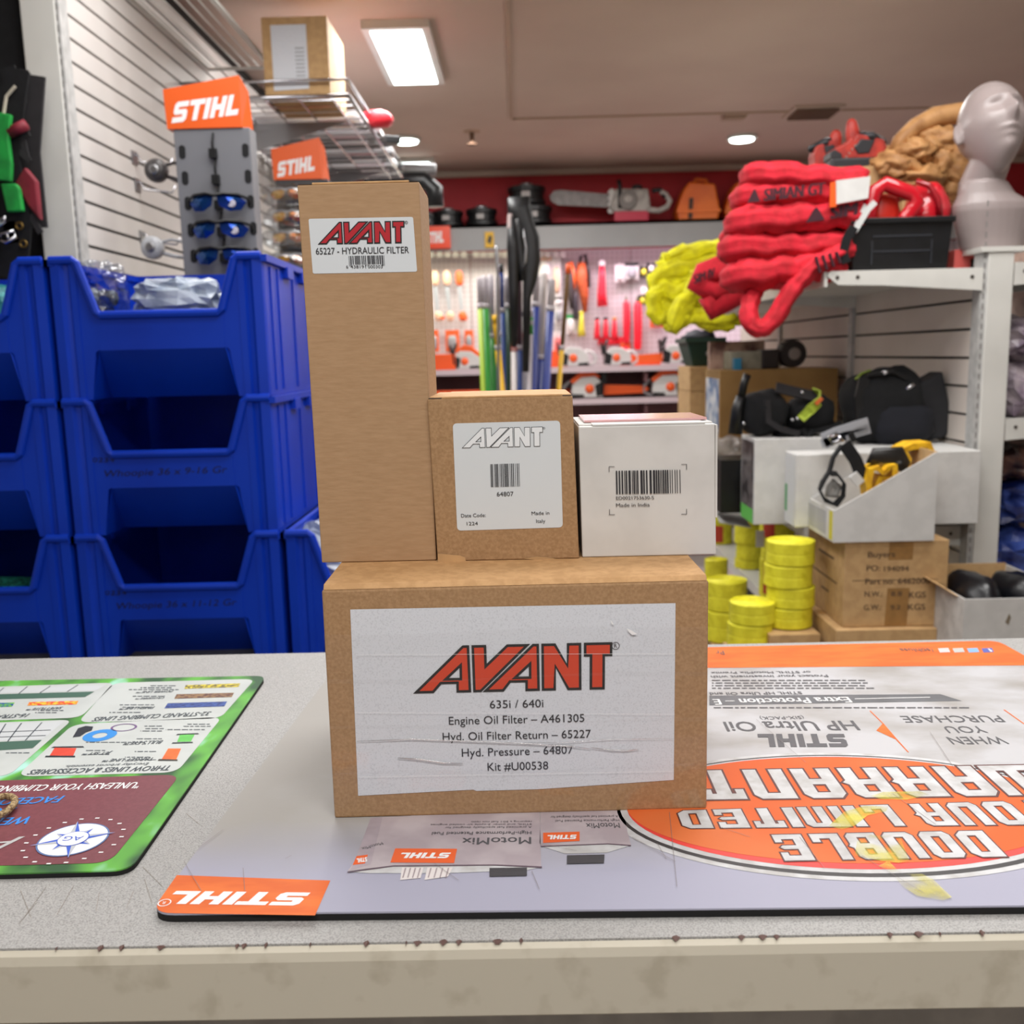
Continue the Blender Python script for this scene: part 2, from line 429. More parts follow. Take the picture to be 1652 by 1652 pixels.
# ------------------------------------------------------------------ counter
lam = M('grey_laminate', (174, 173, 171), rough=.55, c2=(140, 139, 137), scale=950, lo=.36, hi=.56, bump=.2, bscale=700)
f0 = on(0, 1535, CT); f1 = on(1652, 1499, CT); bk0 = on(0, 1060, CT); bk1 = on(1600, 1034, CT)
YF, YB = (f0.y+f1.y)/2, (bk0.y+bk1.y)/2
t = thing('shop_counter', 'long grey speckled laminate counter with cream front edge in the foreground', 'counter', (0, (YF+YB)/2, 0))
MB().box(-1.6, 1.7, YF+.0006, YB, CT-.03, CT).part('worktop', lam, t)
edge = M('cream_edge', (190, 184, 168), rough=.5, c2=(176, 169, 152), scale=45, lo=.3, hi=.45)
prof = [(YF, CT-.0012), (YF-.004, CT-.003), (YF-.006, CT-.008), (YF-.006, CT-.045), (YF+.0, CT-.05), (YF+.0004, CT-.05)]
vs = [(-1.6, y, z) for y, z in prof]+[(1.7, y, z) for y, z in prof]; n = len(prof)
MB().add(vs, [(i, i+1, i+1+n, i+n) for i in range(n-1)]+[(n-1, 0, n, 2*n-1), tuple(range(n)), tuple(range(2*n-1, n-1, -1))]).part('front_edge_strip', edge, t)
chips = MB(); rd = random.Random(3)
for i in range(26):
    x = rd.uniform(-.33, .32); w = rd.uniform(.001, .006); h = rd.choice((.0008, .0012, .002))
    chips.poly([(x, YF-.0005, CT+.0004), (x+w*.4, YF-.0025, CT-.0012), (x+w, YF-.0005, CT+.0004), (x+w*.6, YF+h, CT+.0004), (x+w*.2, YF+h*.5, CT+.0004)])
chips.part('edge_chips', plain('edge_chip_brown', (92, 66, 60)), t, kind='stuff')
sc = MB()
for (x0, y0, x1, y1) in ((33, 1436, 50, 1480), (75, 1430, 40, 1478), (118, 1430, 92, 1475), (215, 1438, 204, 1465), (233, 1418, 245, 1457), (230, 1398, 262, 1430), (300, 1312, 322, 1330), (30, 1490, 60, 1455), (160, 1440, 155, 1470)):
    A, B = on(x0, y0, CT+.0003), on(x1, y1, CT+.0003); q = Vector((0, 0, 1)).cross(B-A).normalized()*.00015
    sc.poly([A-q, B-q, B+q, A+q])
sc.part('scratches', plain('scratch_brown', (146, 136, 126)), t, kind='stuff')
MB().box(-1.58, 1.68, YF+.03, YB-.03, 0, CT-.03).part('cabinet_body', M('counter_body', (150, 146, 140), rough=.6), t)

# ------------------------------------------------------------------ right hand counter mat
ZU = Vector((0, 0, 1)); MT = 1.0
def rounded(corners, r, n=6):
    out = []; k = len(corners)
    for i in range(k):
        p = Vector(corners[i]); a = (Vector(corners[i-1])-p).normalized(); b = (Vector(corners[(i+1) % k])-p).normalized()
        s, e = p+a*r, p+b*r
        for j in range(n+1):
            u = j/n; out.append(s*(1-u)**2+p*2*u*(1-u)+e*u*u)
    return out
mat_t = thing('counter_mat', 'large worn grey and orange oil promotion mat under the stacked boxes', 'mat', (.16, .8, CT))
mc = [(-.240, .557), (.555, .546), (.545, 1.088), (-.212, 1.082)]
out = rounded([(x, y, 0) for x, y in mc], .016)
MB().prism([(p.x, p.y, CT+.0002) for p in out], (0, 0, .0046)).part('rubber_base', plain('black_rubber', (16, 16, 17), rough=.9), mat_t)
matg = M('mat_worn_print', (190, 190, 193), rough=.55, spec=.25, c2=(160, 156, 152), scale=14, lo=.30, hi=.58, detail=9, bump=.05, bscale=90, stretch=(.8, 1.3, 1))
def mat_print():                     # printed colour runs from lilac grey at the front into dirty white
    nt = matg.node_tree; b = nt.nodes['Principled BSDF']; base = b.inputs['Base Color'].links[0].from_socket
    tc = [n for n in nt.nodes if n.type == 'TEX_COORD'][0]; sx = nt.nodes.new('ShaderNodeSeparateXYZ'); nt.links.new(tc.outputs['Object'], sx.inputs[0])
    nz = nt.nodes.new('ShaderNodeTexNoise'); nz.inputs['Scale'].default_value = 16; nz.inputs['Detail'].default_value = 6; nt.links.new(tc.outputs['Object'], nz.inputs['Vector'])
    def lay(prev, coord, amp, stops, col):
        ad = nt.nodes.new('ShaderNodeMath'); ad.operation = 'MULTIPLY_ADD'; ad.inputs[1].default_value = amp
        nt.links.new(nz.outputs['Fac'], ad.inputs[0]); nt.links.new(coord, ad.inputs[2])
        mr = nt.nodes.new('ShaderNodeMapRange'); mr.inputs[1].default_value, mr.inputs[2].default_value = stops; nt.links.new(ad.outputs[0], mr.inputs[0])
        mx = nt.nodes.new('ShaderNodeMix'); mx.data_type = 'RGBA'; nt.links.new(mr.outputs[0], mx.inputs[0]); nt.links.new(prev, mx.inputs[6])
        mx.inputs[7].default_value = rgb(col); return mx.outputs[2]
    c = lay(base, sx.outputs[0], .12, (-.10, -.30), (164, 161, 156))
    c = lay(c, sx.outputs[1], .05, (-.10, -.175), (164, 164, 182))
    nt.links.new(c, b.inputs['Base Color'])
mat_print()
MB().prism([(p.x, p.y, MT-.0012) for p in out], (0, 0, .0012)).part('printed_sheet', matg, mat_t)
lyr = lambda k: MT+.00012*k
def mpoly(name, pix, mat, k, conv=None, parent=None, z=None):
    mb = MB(); zz = z if z is not None else lyr(k)
    for pp in pix:
        q = [on(*(conv(*p) if conv else p), zz) for p in pp]
        put_loops(mb, [[(v.x, v.y) for v in q]], lambda x, y: Vector((x, y, zz)))
    return mb.part(name, mat, parent or mat_t)
def mtext(mb, txt, p0, p1, ytop, conv, k, z=None, bold=0, shear=0):
    zz = z if z is not None else lyr(k)
    A, B = on(*conv(*p0), zz), on(*conv(*p1), zz)
    Cq = on(conv(*p0)[0], conv(0, ytop)[1], zz)
    n = Vector((-(B-A).y, (B-A).x, 0)).normalized()
    put_text(mb, txt, A, B, n*abs((Cq-A).dot(n)), bold=bold, shear=shear)
def mlogo(mb, p0, p1, ytop, conv, k, z=None):
    zz = z if z is not None else lyr(k)
    A, B = on(*conv(*p0), zz), on(*conv(*p1), zz); Cq = on(conv(*p0)[0], conv(0, ytop)[1], zz)
    n = Vector((-(B-A).y, (B-A).x, 0)).normalized()
    oil_logo(mb, A, B, n*abs((Cq-A).dot(n)))
c4 = Z(960, 1020, 2.387); c2 = Z(0, 1040, 3.177); c5 = Z(540, 1300, 3.177); ident = lambda x, y: (x, y)
orange_print = M('orange_print', (216, 102, 44), rough=.55, spec=.25, c2=(228, 116, 50), scale=50, lo=.4, hi=.6, stretch=(.4, 1.5, 1))
yo = on(1148, 1070, MT).y; yo2 = on(1652, 1074, MT).y
bp = [(p.x, p.y) for p in out if p.y > yo+.002]
put = MB(); put_loops(put, [[(.548, yo2)]+bp+[(-.215, yo)]], lambda x, y: Vector((x, y, lyr(2)))); put.part('orange_band', orange_print, mat_t)
q0 = on(*c2(880, 1183), MT); q1 = on(533, 1421, MT); q2 = on(508, 1478, MT)
lc = [(p.x, p.y) for p in out if p.x < -.2 and p.y < q0.y]
put = MB(); put_loops(put, [[(-.2385, q0.y)]+lc+[(q2.x, q2.y+.0005), (q1.x, q1.y)]], lambda x, y: Vector((x, y, lyr(2)))); put.part('orange_corner_block', orange_print, mat_t)
w = MB(); mlogo(w, (1592, 1271), (905, 1262), 1338, c2, 4)
A = on(*c2(843, 1322), lyr(4)); ring2(w, A, Vector((1, 0, 0)), Vector((0, 1, 0)), .0042, .0007)
mtext(w, 'R', (852, 1315), (836, 1315), 1329, c2, 4)
w.part('corner_logo', white_ink, mat_t)
# ellipse badge
EC = Vector((.2353, .6806, 0)); RX, RY = .1703, .0968
def ell(k, sx, sy, dx=0, dy=0, n=72): return [Vector((EC.x+dx+RX*sx*cos(2*pi*i/n), EC.y+dy+RY*sy*sin(2*pi*i/n), lyr(k))) for i in range(n)]
wp = M('mat_white_print', (204, 205, 207), rough=.55, spec=.25, c2=(182, 181, 180), scale=60, lo=.35, hi=.6)
MB().poly(ell(2, 1.04, 1.05)).part('badge_white_rim', wp, mat_t)
MB().poly(ell(3, 1.0, 1.0)).part('badge_black_ring', plain('badge_black', (52, 50, 52), rough=.5), mat_t)
MB().poly(ell(4, .985, .965, 0, .0010)).part('badge_white_ring', wp, mat_t)
MB().poly(ell(5, .955, .93, 0, .0024)).part('badge_red_crescent', plain('badge_red', (222, 60, 52), rough=.5), mat_t)
MB().poly(ell(6, .955, .885, 0, .0054)).part('badge_orange_field', M('badge_orange', (218, 98, 44), rough=.55, spec=.25, c2=(216, 114, 62), scale=7, lo=.4, hi=.6), mat_t)
# block letters of the badge
BLK = {'D': [[(0, 0), (.6, 0), (.78, .16), (.78, .84), (.6, 1), (0, 1)], [(.3, .2), (.5, .2), (.5, .8), (.3, .8)]],
 'O': [[(.12, 0), (.66, 0), (.78, .14), (.78, .86), (.66, 1), (.12, 1), (0, .86), (0, .14)], [(.29, .2), (.49, .2), (.49, .8), (.29, .8)]],
 'U': [[(.12, 0), (.66, 0), (.78, .14), (.78, 1), (.5, 1), (.5, .2), (.28, .2), (.28, 1), (0, 1), (0, .14)]],
 'B': [[(0, 0), (.68, 0), (.78, .12), (.78, .42), (.84, .5), (.74, .58), (.74, .88), (.64, 1), (0, 1)], [(.28, .18), (.5, .18), (.5, .4), (.28, .4)], [(.28, .6), (.48, .6), (.48, .82), (.28, .82)]],
 'L': [[(0, 0), (.74, 0), (.74, .34), (.52, .34), (.52, .2), (.28, .2), (.28, 1), (0, 1)]],
 'E': [[(0, 0), (.76, 0), (.76, .32), (.56, .32), (.56, .2), (.28, .2), (.28, .42), (.62, .42), (.7, .5), (.62, .58), (.28, .58), (.28, .8), (.56, .8), (.56, .68), (.76, .68), (.76, 1), (0, 1)]],
 'R': [[(0, 0), (.28, 0), (.28, .4), (.5, .4), (.5, 0), (.78, 0), (.78, .42), (.86, .5), (.76, .58), (.76, .88), (.64, 1), (0, 1)], [(.28, .58), (.48, .58), (.48, .8), (.28, .8)]],
 'I': [[(0, 0), (.3, 0), (.3, 1), (0, 1)]],
 'M': [[(0, 0), (.27, 0), (.27, .8), (.41, .8), (.41, 0), (.67, 0), (.67, .8), (.81, .8), (.81, 0), (1.08, 0), (1.08, .86), (.96, 1), (0, 1)]],
 'T': [[(.24, 0), (.54, 0), (.54, .8), (.6, .8), (.6, .66), (.78, .66), (.78, 1), (0, 1), (0, .66), (.18, .66), (.18, .8), (.24, .8)]],
 'W': [[(.12, 0), (1.08, 0), (1.08, 1), (.81, 1), (.81, .2), (.67, .2), (.67, 1), (.41, 1), (.41, .2), (.27, .2), (.27, 1), (0, 1), (0, .14)]],
 'A': [[(0, 0), (.28, 0), (.28, .36), (.5, .36), (.5, 0), (.78, 0), (.78, .86), (.66, 1), (.12, 1), (0, .86)], [(.28, .56), (.5, .56), (.5, .8), (.28, .8)]],
 'N': [[(0, 0), (.28, 0), (.28, .8), (.5, .8), (.5, 0), (.78, 0), (.78, .86), (.66, 1), (0, 1)]],
 'Y': [[(.25, 0), (.53, 0), (.53, .36), (.66, .36), (.78, .5), (.78, 1), (.5, 1), (.5, .56), (.28, .56), (.28, 1), (0, 1), (0, .5), (.12, .36), (.25, .36)]],
 ' ': []}
ol, fi = MB(), MB()
def block_line(txt, p0, p1, ytop, conv, ytop1):
    A, B = on(*conv(*p0), MT), on(*conv(*p1), MT); Cq = on(conv(*p0)[0], conv(0, ytop)[1], MT)
    n = Vector((-(B-A).y, (B-A).x, 0)).normalized(); h0 = abs((Cq-A).dot(n)); h1 = abs((on(conv(*p1)[0], conv(0, ytop1)[1], MT)-B).dot(n))
    wd = {'I': .42, 'M': 1.18, 'W': 1.18, ' ': .4}
    tot = sum(wd.get(ch, .92) for ch in txt); U = (B-A)/tot; x = 0
    fm = lambda a, b: A+U*a+n*(b*(h0+(h1-h0)*a/tot))
    for ch in txt:
        g = BLK[ch]
        if g:
            for mb, d, k in ((ol, -.028, 8), (fi, .012, 9)):
                g2 = [inset(g[0], d)]+[inset(h, -d) for h in g[1:]]
                put_loops(mb, g2, lambda a, b, x=x: fm(x+a, b)+ZU*(.00012*k))
        x += wd.get(ch, .92)
block_line('WARRANTY', (1680, 514), (172, 540), 634, c4, 654)
block_line('YOUR LIMITED', (1722, 651), (292, 692), 748, c4, 762)
block_line('DOUBLE', (1490, 768), (652, 785), 872, c4, 888)
ol.part('badge_letter_outlines', plain('badge_outline', (88, 44, 40), rough=.5), mat_t); fi.part('badge_letters', wp, mat_t)
def stain_mat():
    mt = M('yellow_stain', (232, 222, 70), rough=.5); nt = mt.node_tree; b = nt.nodes['Principled BSDF']
    n = nt.nodes.new('ShaderNodeTexNoise'); n.inputs['Scale'].default_value = 45; n.inputs['Detail'].default_value = 4
    r = nt.nodes.new('ShaderNodeMapRange'); r.inputs[1].default_value, r.inputs[2].default_value, r.inputs[4].default_value = .35, .75, .75
    tc = [q for q in nt.nodes if q.type == 'TEX_COORD'][0]; nt.links.new(tc.outputs['Object'], n.inputs['Vector'])
    nt.links.new(n.outputs['Fac'], r.inputs[0]); nt.links.new(r.outputs[0], b.inputs['Alpha']); return mt
mpoly('yellow_stain', [[(1090, 900), (1130, 880), (1180, 930), (1260, 930), (1300, 950), (1375, 1020), (1340, 1032), (1240, 1015), (1180, 975), (1150, 930)],
    [(1000, 860), (1010, 800), (1060, 780), (1110, 785), (1170, 775), (1210, 880), (1170, 888), (1100, 880)], [(1060, 630), (1110, 615), (1250, 612), (1290, 625), (1200, 645), (1100, 642)], [(900, 745), (960, 690), (1040, 668), (1130, 672), (1120, 690), (1050, 705), (1000, 745), (950, 760)]],
    stain_mat(), 10, c4)
# printed words, upside down as seen from behind the counter
kb = MB(); dk = plain('grey_print', (84, 84, 88), rough=.5)
mtext(kb, 'HP Ultra Oil', (992, 340), (493, 345), 376, c4, 3, bold=.012)
mtext(kb, 'PURCHASE', (1552, 320), (1172, 322), 345, c4, 3)
mtext(kb, 'YOU', (1487, 361), (1337, 362), 386, c4, 3)
mtext(kb, 'WHEN', (1563, 401), (1350, 403), 429, c4, 3)
A = 1
mlogo(kb, (958, 391), (625, 391), 441, c4, 3)
mtext(kb, '(SIX-PACK)', (800, 322), (632, 325), 333, c4, 3)
mtext(kb, 'STIHL HP Ultra Oil and', (792, 228), (440, 232), 238, c4, 3, bold=.02)
mtext(kb, 'Protect your investment with', (892, 163), (445, 167), 172, c4, 3, bold=.02)
mtext(kb, 'or STIHL MotoMix Premix', (827, 149), (445, 152), 157, c4, 3, bold=.02)
mtext(kb, 'Pr', (493, 70), (462, 70), 86, c4, 5)
mtext(kb, '/stihlusa', (1297, 62), (1168, 62), 75, c4, 5)
mtext(kb, 'MotoMix', (1006, 160), (655, 165), 194, c5, 5, bold=.01)
mtext(kb, 'High-Performance Patented Fuel', (1008, 130), (500, 134), 145, c5, 5, bold=.01)
mtext(kb, 'A premixed fuel specifically designed for', (1010, 104), (565, 107), 113, c5, 5)
mtext(kb, 'STIHL and other 2-cycle air cooled engines', (1010, 90), (492, 93), 98, c5, 5)
mtext(kb, 'requiring a 50:1 fuel mix ratio', (1010, 76), (700, 78), 84, c5, 5)
mtext(kb, 'MotoMix', (1458, 87), (1287, 90), 112, c5, 5, bold=.005)
mtext(kb, 'High Performance Patented Fuel', (1458, 68), (1130, 72), 79, c5, 5)
mtext(kb, 'A premixed fuel specifically designed for', (1452, 48), (1105, 52), 58, c5, 5)
mtext(kb, 'MotoMix', (240, 185), (135, 215), 200, c5, 5)
rd = random.Random(5)
for yy, xa, xb in ((213, 1075, 450), (203, 1040, 450), (193, 1050, 450), (183, 1040, 450), (288, 1440, 450)):   # rows too small to read: dashes of word length
    x = xa
    while x > xb:
        wv = rd.uniform(14, 40); e = max(xb, x-wv)
        q = [on(*c4(x, yy), lyr(3)), on(*c4(e, yy), lyr(3)), on(*c4(e, yy+4), lyr(3)), on(*c4(x, yy+4), lyr(3))]; kb.poly(q); x -= wv+7
kb.part('printed_words', dk, mat_t)
mpoly('grey_banner', [[(440, 244), (1330, 238), (1412, 264), (440, 281)]], M('banner_grey', (104, 106, 110), rough=.5), 2, c4)
w = MB(); mtext(w, 'Extra Protection – E', (972, 249), (452, 258), 270, c4, 4, bold=.02)
for (x0, y0, x1, y1) in ((1000, 255, 1290, 249),):
    w.poly([on(*c4(x0, y0), lyr(4)), on(*c4(x1, y1), lyr(4)), on(*c4(x1, y1+2), lyr(4)), on(*c4(x0, y0+2), lyr(4))])
w.part('banner_words', white_ink, mat_t)
mpoly('orange_arrow', [[(1056, 302), (1061, 302), (1112, 352), (1162, 410), (1209, 462), (1204, 462), (1157, 412), (1083, 378), (1107, 352)], [(1572, 298), (1578, 298), (1660, 356), (1654, 356)]], orange_print, 2, c4)
for nm, xx, col in (('icon_red', 1320, (226, 200, 200)), ('icon_grey', 1376, (190, 190, 186)), ('icon_blue', 1432, (132, 176, 224)), ('icon_navy', 1488, (84, 96, 176))):
    mpoly(nm, [[(xx, 62), (xx+40, 60), (xx+48, 76), (xx+8, 78)]], plain(nm, col), 4, c4)
w = MB(); mtext(w, 'f', (1518, 63), (1508, 63), 74, c4, 6, bold=.05); w.part('icon_letter', white_ink, mat_t)
# printed fuel cans
can = M('can_print', (186, 176, 180), rough=.5, c2=(170, 158, 164), scale=30, lo=.4, hi=.6)
mpoly('can_picture', [[(185, 60), (1050, 20), (1058, 312), (820, 300), (300, 305), (65, 335), (100, 290)], [(1055, 20), (1480, 10), (1500, 130), (1518, 200), (1400, 192), (1060, 205), (1050, 190)]], can, 3, c5)
mpoly('can_side_shade', [[(185, 60), (245, 58), (185, 300), (80, 328), (100, 290)]], M('can_side_print', (176, 164, 172), rough=.45), 4, c5)
mpoly('can_shoulder', [[(68, 338), (300, 308), (820, 304), (1060, 313), (985, 330), (560, 345), (180, 345)], [(1062, 207), (1400, 195), (1516, 203), (1395, 240), (1180, 245)]], wp, 3, c5)
mpoly('can_rim_line', [[(65, 338), (300, 305), (820, 300), (1062, 310), (1062, 318), (820, 306), (300, 311), (65, 343)], [(1056, 205), (1400, 192), (1518, 200), (1518, 206), (1400, 197), (1056, 210)]], plain('can_line', (96, 78, 90)), 5, c5)
mpoly('can_orange_block', [[(310, 218), (627, 220), (612, 293), (285, 290)], [(1068, 138), (1255, 132), (1255, 180), (1068, 190)], [(112, 258), (170, 250), (155, 295), (92, 303)]], orange_sign, 5, c5)
w = MB(); mlogo(w, (596, 240), (345, 240), 268, c5, 7); mlogo(w, (1240, 148), (1092, 150), 170, c5, 7); mlogo(w, (164, 262), (112, 270), 285, c5, 7); w.part('can_logo', white_ink, mat_t)
mpoly('can_cap', [[(793, 318), (985, 316), (985, 358), (793, 362)], [(1190, 253), (1383, 249), (1380, 293), (1190, 297)]], plain('cap_print', (62, 60, 64)), 6, c5)
mpoly('can_handle', [[(345, 316), (455, 316), (440, 370), (335, 380)], [(475, 316), (605, 316), (580, 362), (460, 380)]], plain('handle_print', (222, 216, 214)), 4, c5)
w = MB()
for x in (360, 385, 410, 435, 490, 520, 550, 580):
    w.poly([on(*c5(x, 318), lyr(6)), on(*c5(x+7, 318), lyr(6)), on(*c5(x-8, 368), lyr(6)), on(*c5(x-14, 368), lyr(6))])
w.part('can_handle_ribs', plain('rib_print', (160, 146, 150)), mat_t)
w = MB()
for (x0, y0, x1, y1) in ((297, 1390, 325, 1437), (392, 1400, 395, 1437), (320, 1368, 360, 1338), (858, 1405, 870, 1434), (1080, 1310, 1092, 1430), (1020, 1350, 1090, 1390), (1290, 1350, 1330, 1400), (1500, 1180, 1540, 1240), (1220, 1160, 1300, 1230), (1390, 1380, 1490, 1440), (700, 1392, 740, 1420), (1150, 1330, 1210, 1350), (1440, 1280, 1510, 1330), (1060, 1360, 1075, 1385), (870, 1360, 930, 1372), (460, 1385, 470, 1380)):
    A, B = on(x0, y0, lyr(11)), on(x1, y1, lyr(11)); q = ZU.cross(B-A).normalized()*.00014
    w.poly([A-q, B-q, B+q, A+q])
w.part('scratches', plain('mat_scratch', (128, 118, 114)), mat_t, kind='stuff')

# ------------------------------------------------------------------ left climbing line mat
LT = CT+.0045
lm = thing('rope_mat', 'green leaf bordered climbing rope chart mat at the left end of counter', 'mat', (-.5, .8, CT))
lc = [(-.80, .604), (-.2815, .6125), (-.2825, 1.013), (-.80, 1.010)]
c0 = [on(190, 1399, LT), on(429, 1090, LT)]
lc = [(-.80, on(0, 1411, LT).y-.006), (c0[0].x+.010, c0[0].y-.004), (c0[1].x, c0[1].y), (-.80, on(0, 1098, LT).y)]
out = rounded([(x, y, 0) for x, y in lc], .014)
MB().prism([(p.x, p.y, CT+.0002) for p in out], (0, 0, .0033)).part('rubber_base', MATS['black_rubber'], lm)
leaf = M('leaf_print', (98, 178, 62), rough=.5, c2=(40, 84, 44), scale=26, lo=.36, hi=.6, stretch=(1, .6, 1), detail=2)
cr = [n for n in leaf.node_tree.nodes if n.type == 'VALTORGB'][0].color_ramp
e = cr.elements.new(.72); e.color = rgb((176, 226, 214))
MB().prism([(p.x, p.y, LT-.001) for p in out], (0, 0, .001)).part('printed_sheet', leaf, lm)
ll = lambda k: LT+.00012*k
def lrect(name, corners, mat, k, r=.012, conv=c2):
    q = rounded([on(*conv(*p), ll(k)) for p in corners], r)
    mb = MB(); put_loops(mb, [[(v.x, v.y) for v in q]], lambda x, y: Vector((x, y, ll(k)))); return mb.part(name, mat, lm)
pw = M('panel_print', (200, 205, 202), rough=.4, c2=(192, 197, 194), scale=20)
lrect('maroon_panel', [(-700, 1150), (562, 1118), (925, 665), (-700, 720)], M('maroon_print', (128, 70, 76), rough=.4, c2=(120, 64, 70), scale=300), 2, .014)
lrect('rope_panel', [(398, 400), (1128, 378), (1308, 175), (580, 196)], pw, 2, .014)
lrect('strand_panel', [(-700, 412), (412, 374), (592, 194), (-700, 240)], pw, 2, .014)
lrect('knot_panel', [(-700, 720), (45, 672), (372, 384), (-700, 425)], pw, 2, .012)
lrect('throw_line_panel', [(82, 676), (905, 655), (1140, 370), (375, 408)], pw, 2, .014)
hdr = plain('table_header', (66, 100, 84)); lrect('table_header', [(-300, 288), (435, 268), (485, 240), (-300, 262)], hdr, 4, .001); lrect('table_header', [(-300, 560), (168, 530), (215, 488), (-300, 512)], hdr, 4, .001)
grd = plain('table_grey', (198, 202, 204)); lrect('table_rows', [(-300, 256), (490, 236), (545, 206), (-300, 236)], grd, 3, .001); lrect('table_rows', [(-300, 505), (220, 484), (330, 392), (-300, 420)], grd, 3, .001)
w = MB()
def lline(x0, y0, x1, y1, wd=.0006, k=5):
    A, B = on(*c2(x0, y0), ll(k)), on(*c2(x1, y1), ll(k)); q = ZU.cross(B-A).normalized()*wd; w.poly([A-q, B-q, B+q, A+q])
for (x0, y0, x1, y1) in ((-200, 455, 260, 437), (-200, 480, 235, 465), (40, 495, 110, 402), (130, 490, 215, 398), (-30, 500, 30, 405), (95, 252, 140, 214), (205, 246, 258, 212), (345, 240, 400, 206), (-20, 256, 20, 220)): lline(x0, y0, x1, y1)
ic = plain('chart_ink', (70, 78, 84)); 
rd = random.Random(9)
for yy, xa, xb in ((598, 0, 0),): pass
for (xa, xb, yy, hh) in ((880, 720, 218, 5), (900, 770, 208, 4), (915, 660, 228, 4), (845, 680, 262, 4), (790, 610, 306, 4), (770, 620, 318, 4), (720, 560, 345, 4), (800, 690, 545, 4), (770, 640, 574, 4), (800, 640, 588, 3), (740, 440, 498, 4), (830, 700, 480, 4), (540, 440, 540, 4), (560, 430, 560, 4), (830, 740, 415, 4), (840, 745, 428, 4), (830, 720, 440, 4), (1075, 960, 405, 4), (1080, 940, 416, 4), (1050, 850, 433, 4), (325, 195, 335, 4), (290, 180, 346, 4), (150, 30, 552, 4)):
    x = xa
    while x > xb:
        wv = rd.uniform(16, 38); e = max(xb, x-wv); w.poly([on(*c2(x, yy), ll(4)), on(*c2(e, yy+.6), ll(4)), on(*c2(e, yy+hh), ll(4)), on(*c2(x, yy+hh), ll(4))]); x -= wv+6
def lt(txt, p0, p1, yt, bold=.0, shear=.0, mb=None): mtext(mb or w, txt, p0, p1, yt, c2, 0, z=ll(5), bold=bold, shear=shear)
lt('32-STRAND CLIMBING LINES', (1085, 342), (487, 372), 361, .02, .25)
lt('THROW LINES & ACCESSORIES', (880, 619), (163, 641), 642, .02, .2)
lt('Everyday arborist essentials.', (766, 604), (340, 618), 616, .0, .2)
lt('16-STRAND', (156, 352), (-75, 363), 370, .02, .2)
lt('TARGET LINE™', (790, 578), (535, 586), 592, .02, .2); lt('JET SET™', (575, 548), (430, 553), 560, .02, .2); lt("BULL'S EYE™", (838, 490), (645, 497), 506, .02, .2)
lt('SAFETYLITE™', (325, 318), (145, 325), 329, .02, .2); lt('POWER LINE™', (890, 234), (705, 239), 243, .02, .2); lt('CROSSFIRE™', (845, 268), (700, 272), 276, .02, .2); lt('FINISH LINE™', (795, 316), (620, 322), 327, .02, .2)
w.part('chart_words', ic, lm)
w = MB(); lt('"UNLEASH YOUR CLIMBING', (728, 704), (-10, 724), 734, .015, .2)
for i in range(18):
    a = 2*pi*i/18+.1
    c = on(*c2(380, 1000), ll(5)); p = c+Vector((cos(a)*.0335, sin(a)*.0335, 0)); w.poly([p+Vector((-.0016, -.0008, 0)), p+Vector((.0016, -.0008, 0)), p+Vector((.0016, .0008, 0)), p+Vector((-.0016, .0008, 0))])
w.part('panel_words', white_ink, lm)
w = MB(); lt('FACEBOOK', (334, 774), (-110, 796), 806, .02, .2); lt('IN', (88, 833), (-20, 838), 860, .02, .2); lt('WEB', (166, 880), (-20, 890), 916, .02, .2)
w.part('blue_words', plain('blue_print', (56, 140, 226)), lm)
w = MB(); lt('A', (130, 982), (-90, 1000), 1042); w.part('grey_initial', plain('silver_print', (186, 184, 184)), lm)
# compass emblem
cc = on(*c2(375, 998), ll(5)); rr = (on(*c2(555, 985), ll(5))-cc).length
blu = plain('emblem_blue', (58, 96, 204)); slv = plain('emblem_silver', (188, 192, 200))
def circ(r, k, n=40): return [Vector((cc.x+r*cos(2*pi*i/n), cc.y+r*sin(2*pi*i/n), ll(k))) for i in range(n)]
MB().poly(circ(rr, 6)).part('emblem_ring', plain('emblem_edge', (92, 120, 170)), lm); MB().poly(circ(rr*.95, 7)).part('emblem_disc', white_ink, lm)
b1, b2 = MB(), MB()
for i in range(8):
    a = radians(18)+pi/4*i; R_ = rr*(1.17 if i % 2 == 0 else .72); k = 8 if i % 2 else 9
    tip = Vector((cc.x+R_*cos(a), cc.y+R_*sin(a), ll(k)))
    l = Vector((cc.x+rr*.36*cos(a+.42), cc.y+rr*.36*sin(a+.42), ll(k))); r_ = Vector((cc.x+rr*.36*cos(a-.42), cc.y+rr*.36*sin(a-.42), ll(k))); o_ = Vector((cc.x, cc.y, ll(k)))
    b1.poly([o_, r_, tip]); b2.poly([o_, tip, l])
b1.part('emblem_star_blue', blu, lm); b2.part('emblem_star_silver', slv, lm)
MB().poly(circ(rr*.45, 10)).part('emblem_centre_rim', blu, lm); MB().poly(circ(rr*.42, 11)).part('emblem_centre', white_ink, lm)
w = MB(); A = Vector((cc.x+rr*.28, cc.y+rr*.13, ll(12))); put_text(w, 'AG', A, A+Vector((-rr*.56, 0, 0)), Vector((0, -rr*.26, 0))); w.part('emblem_letters', blu, lm)
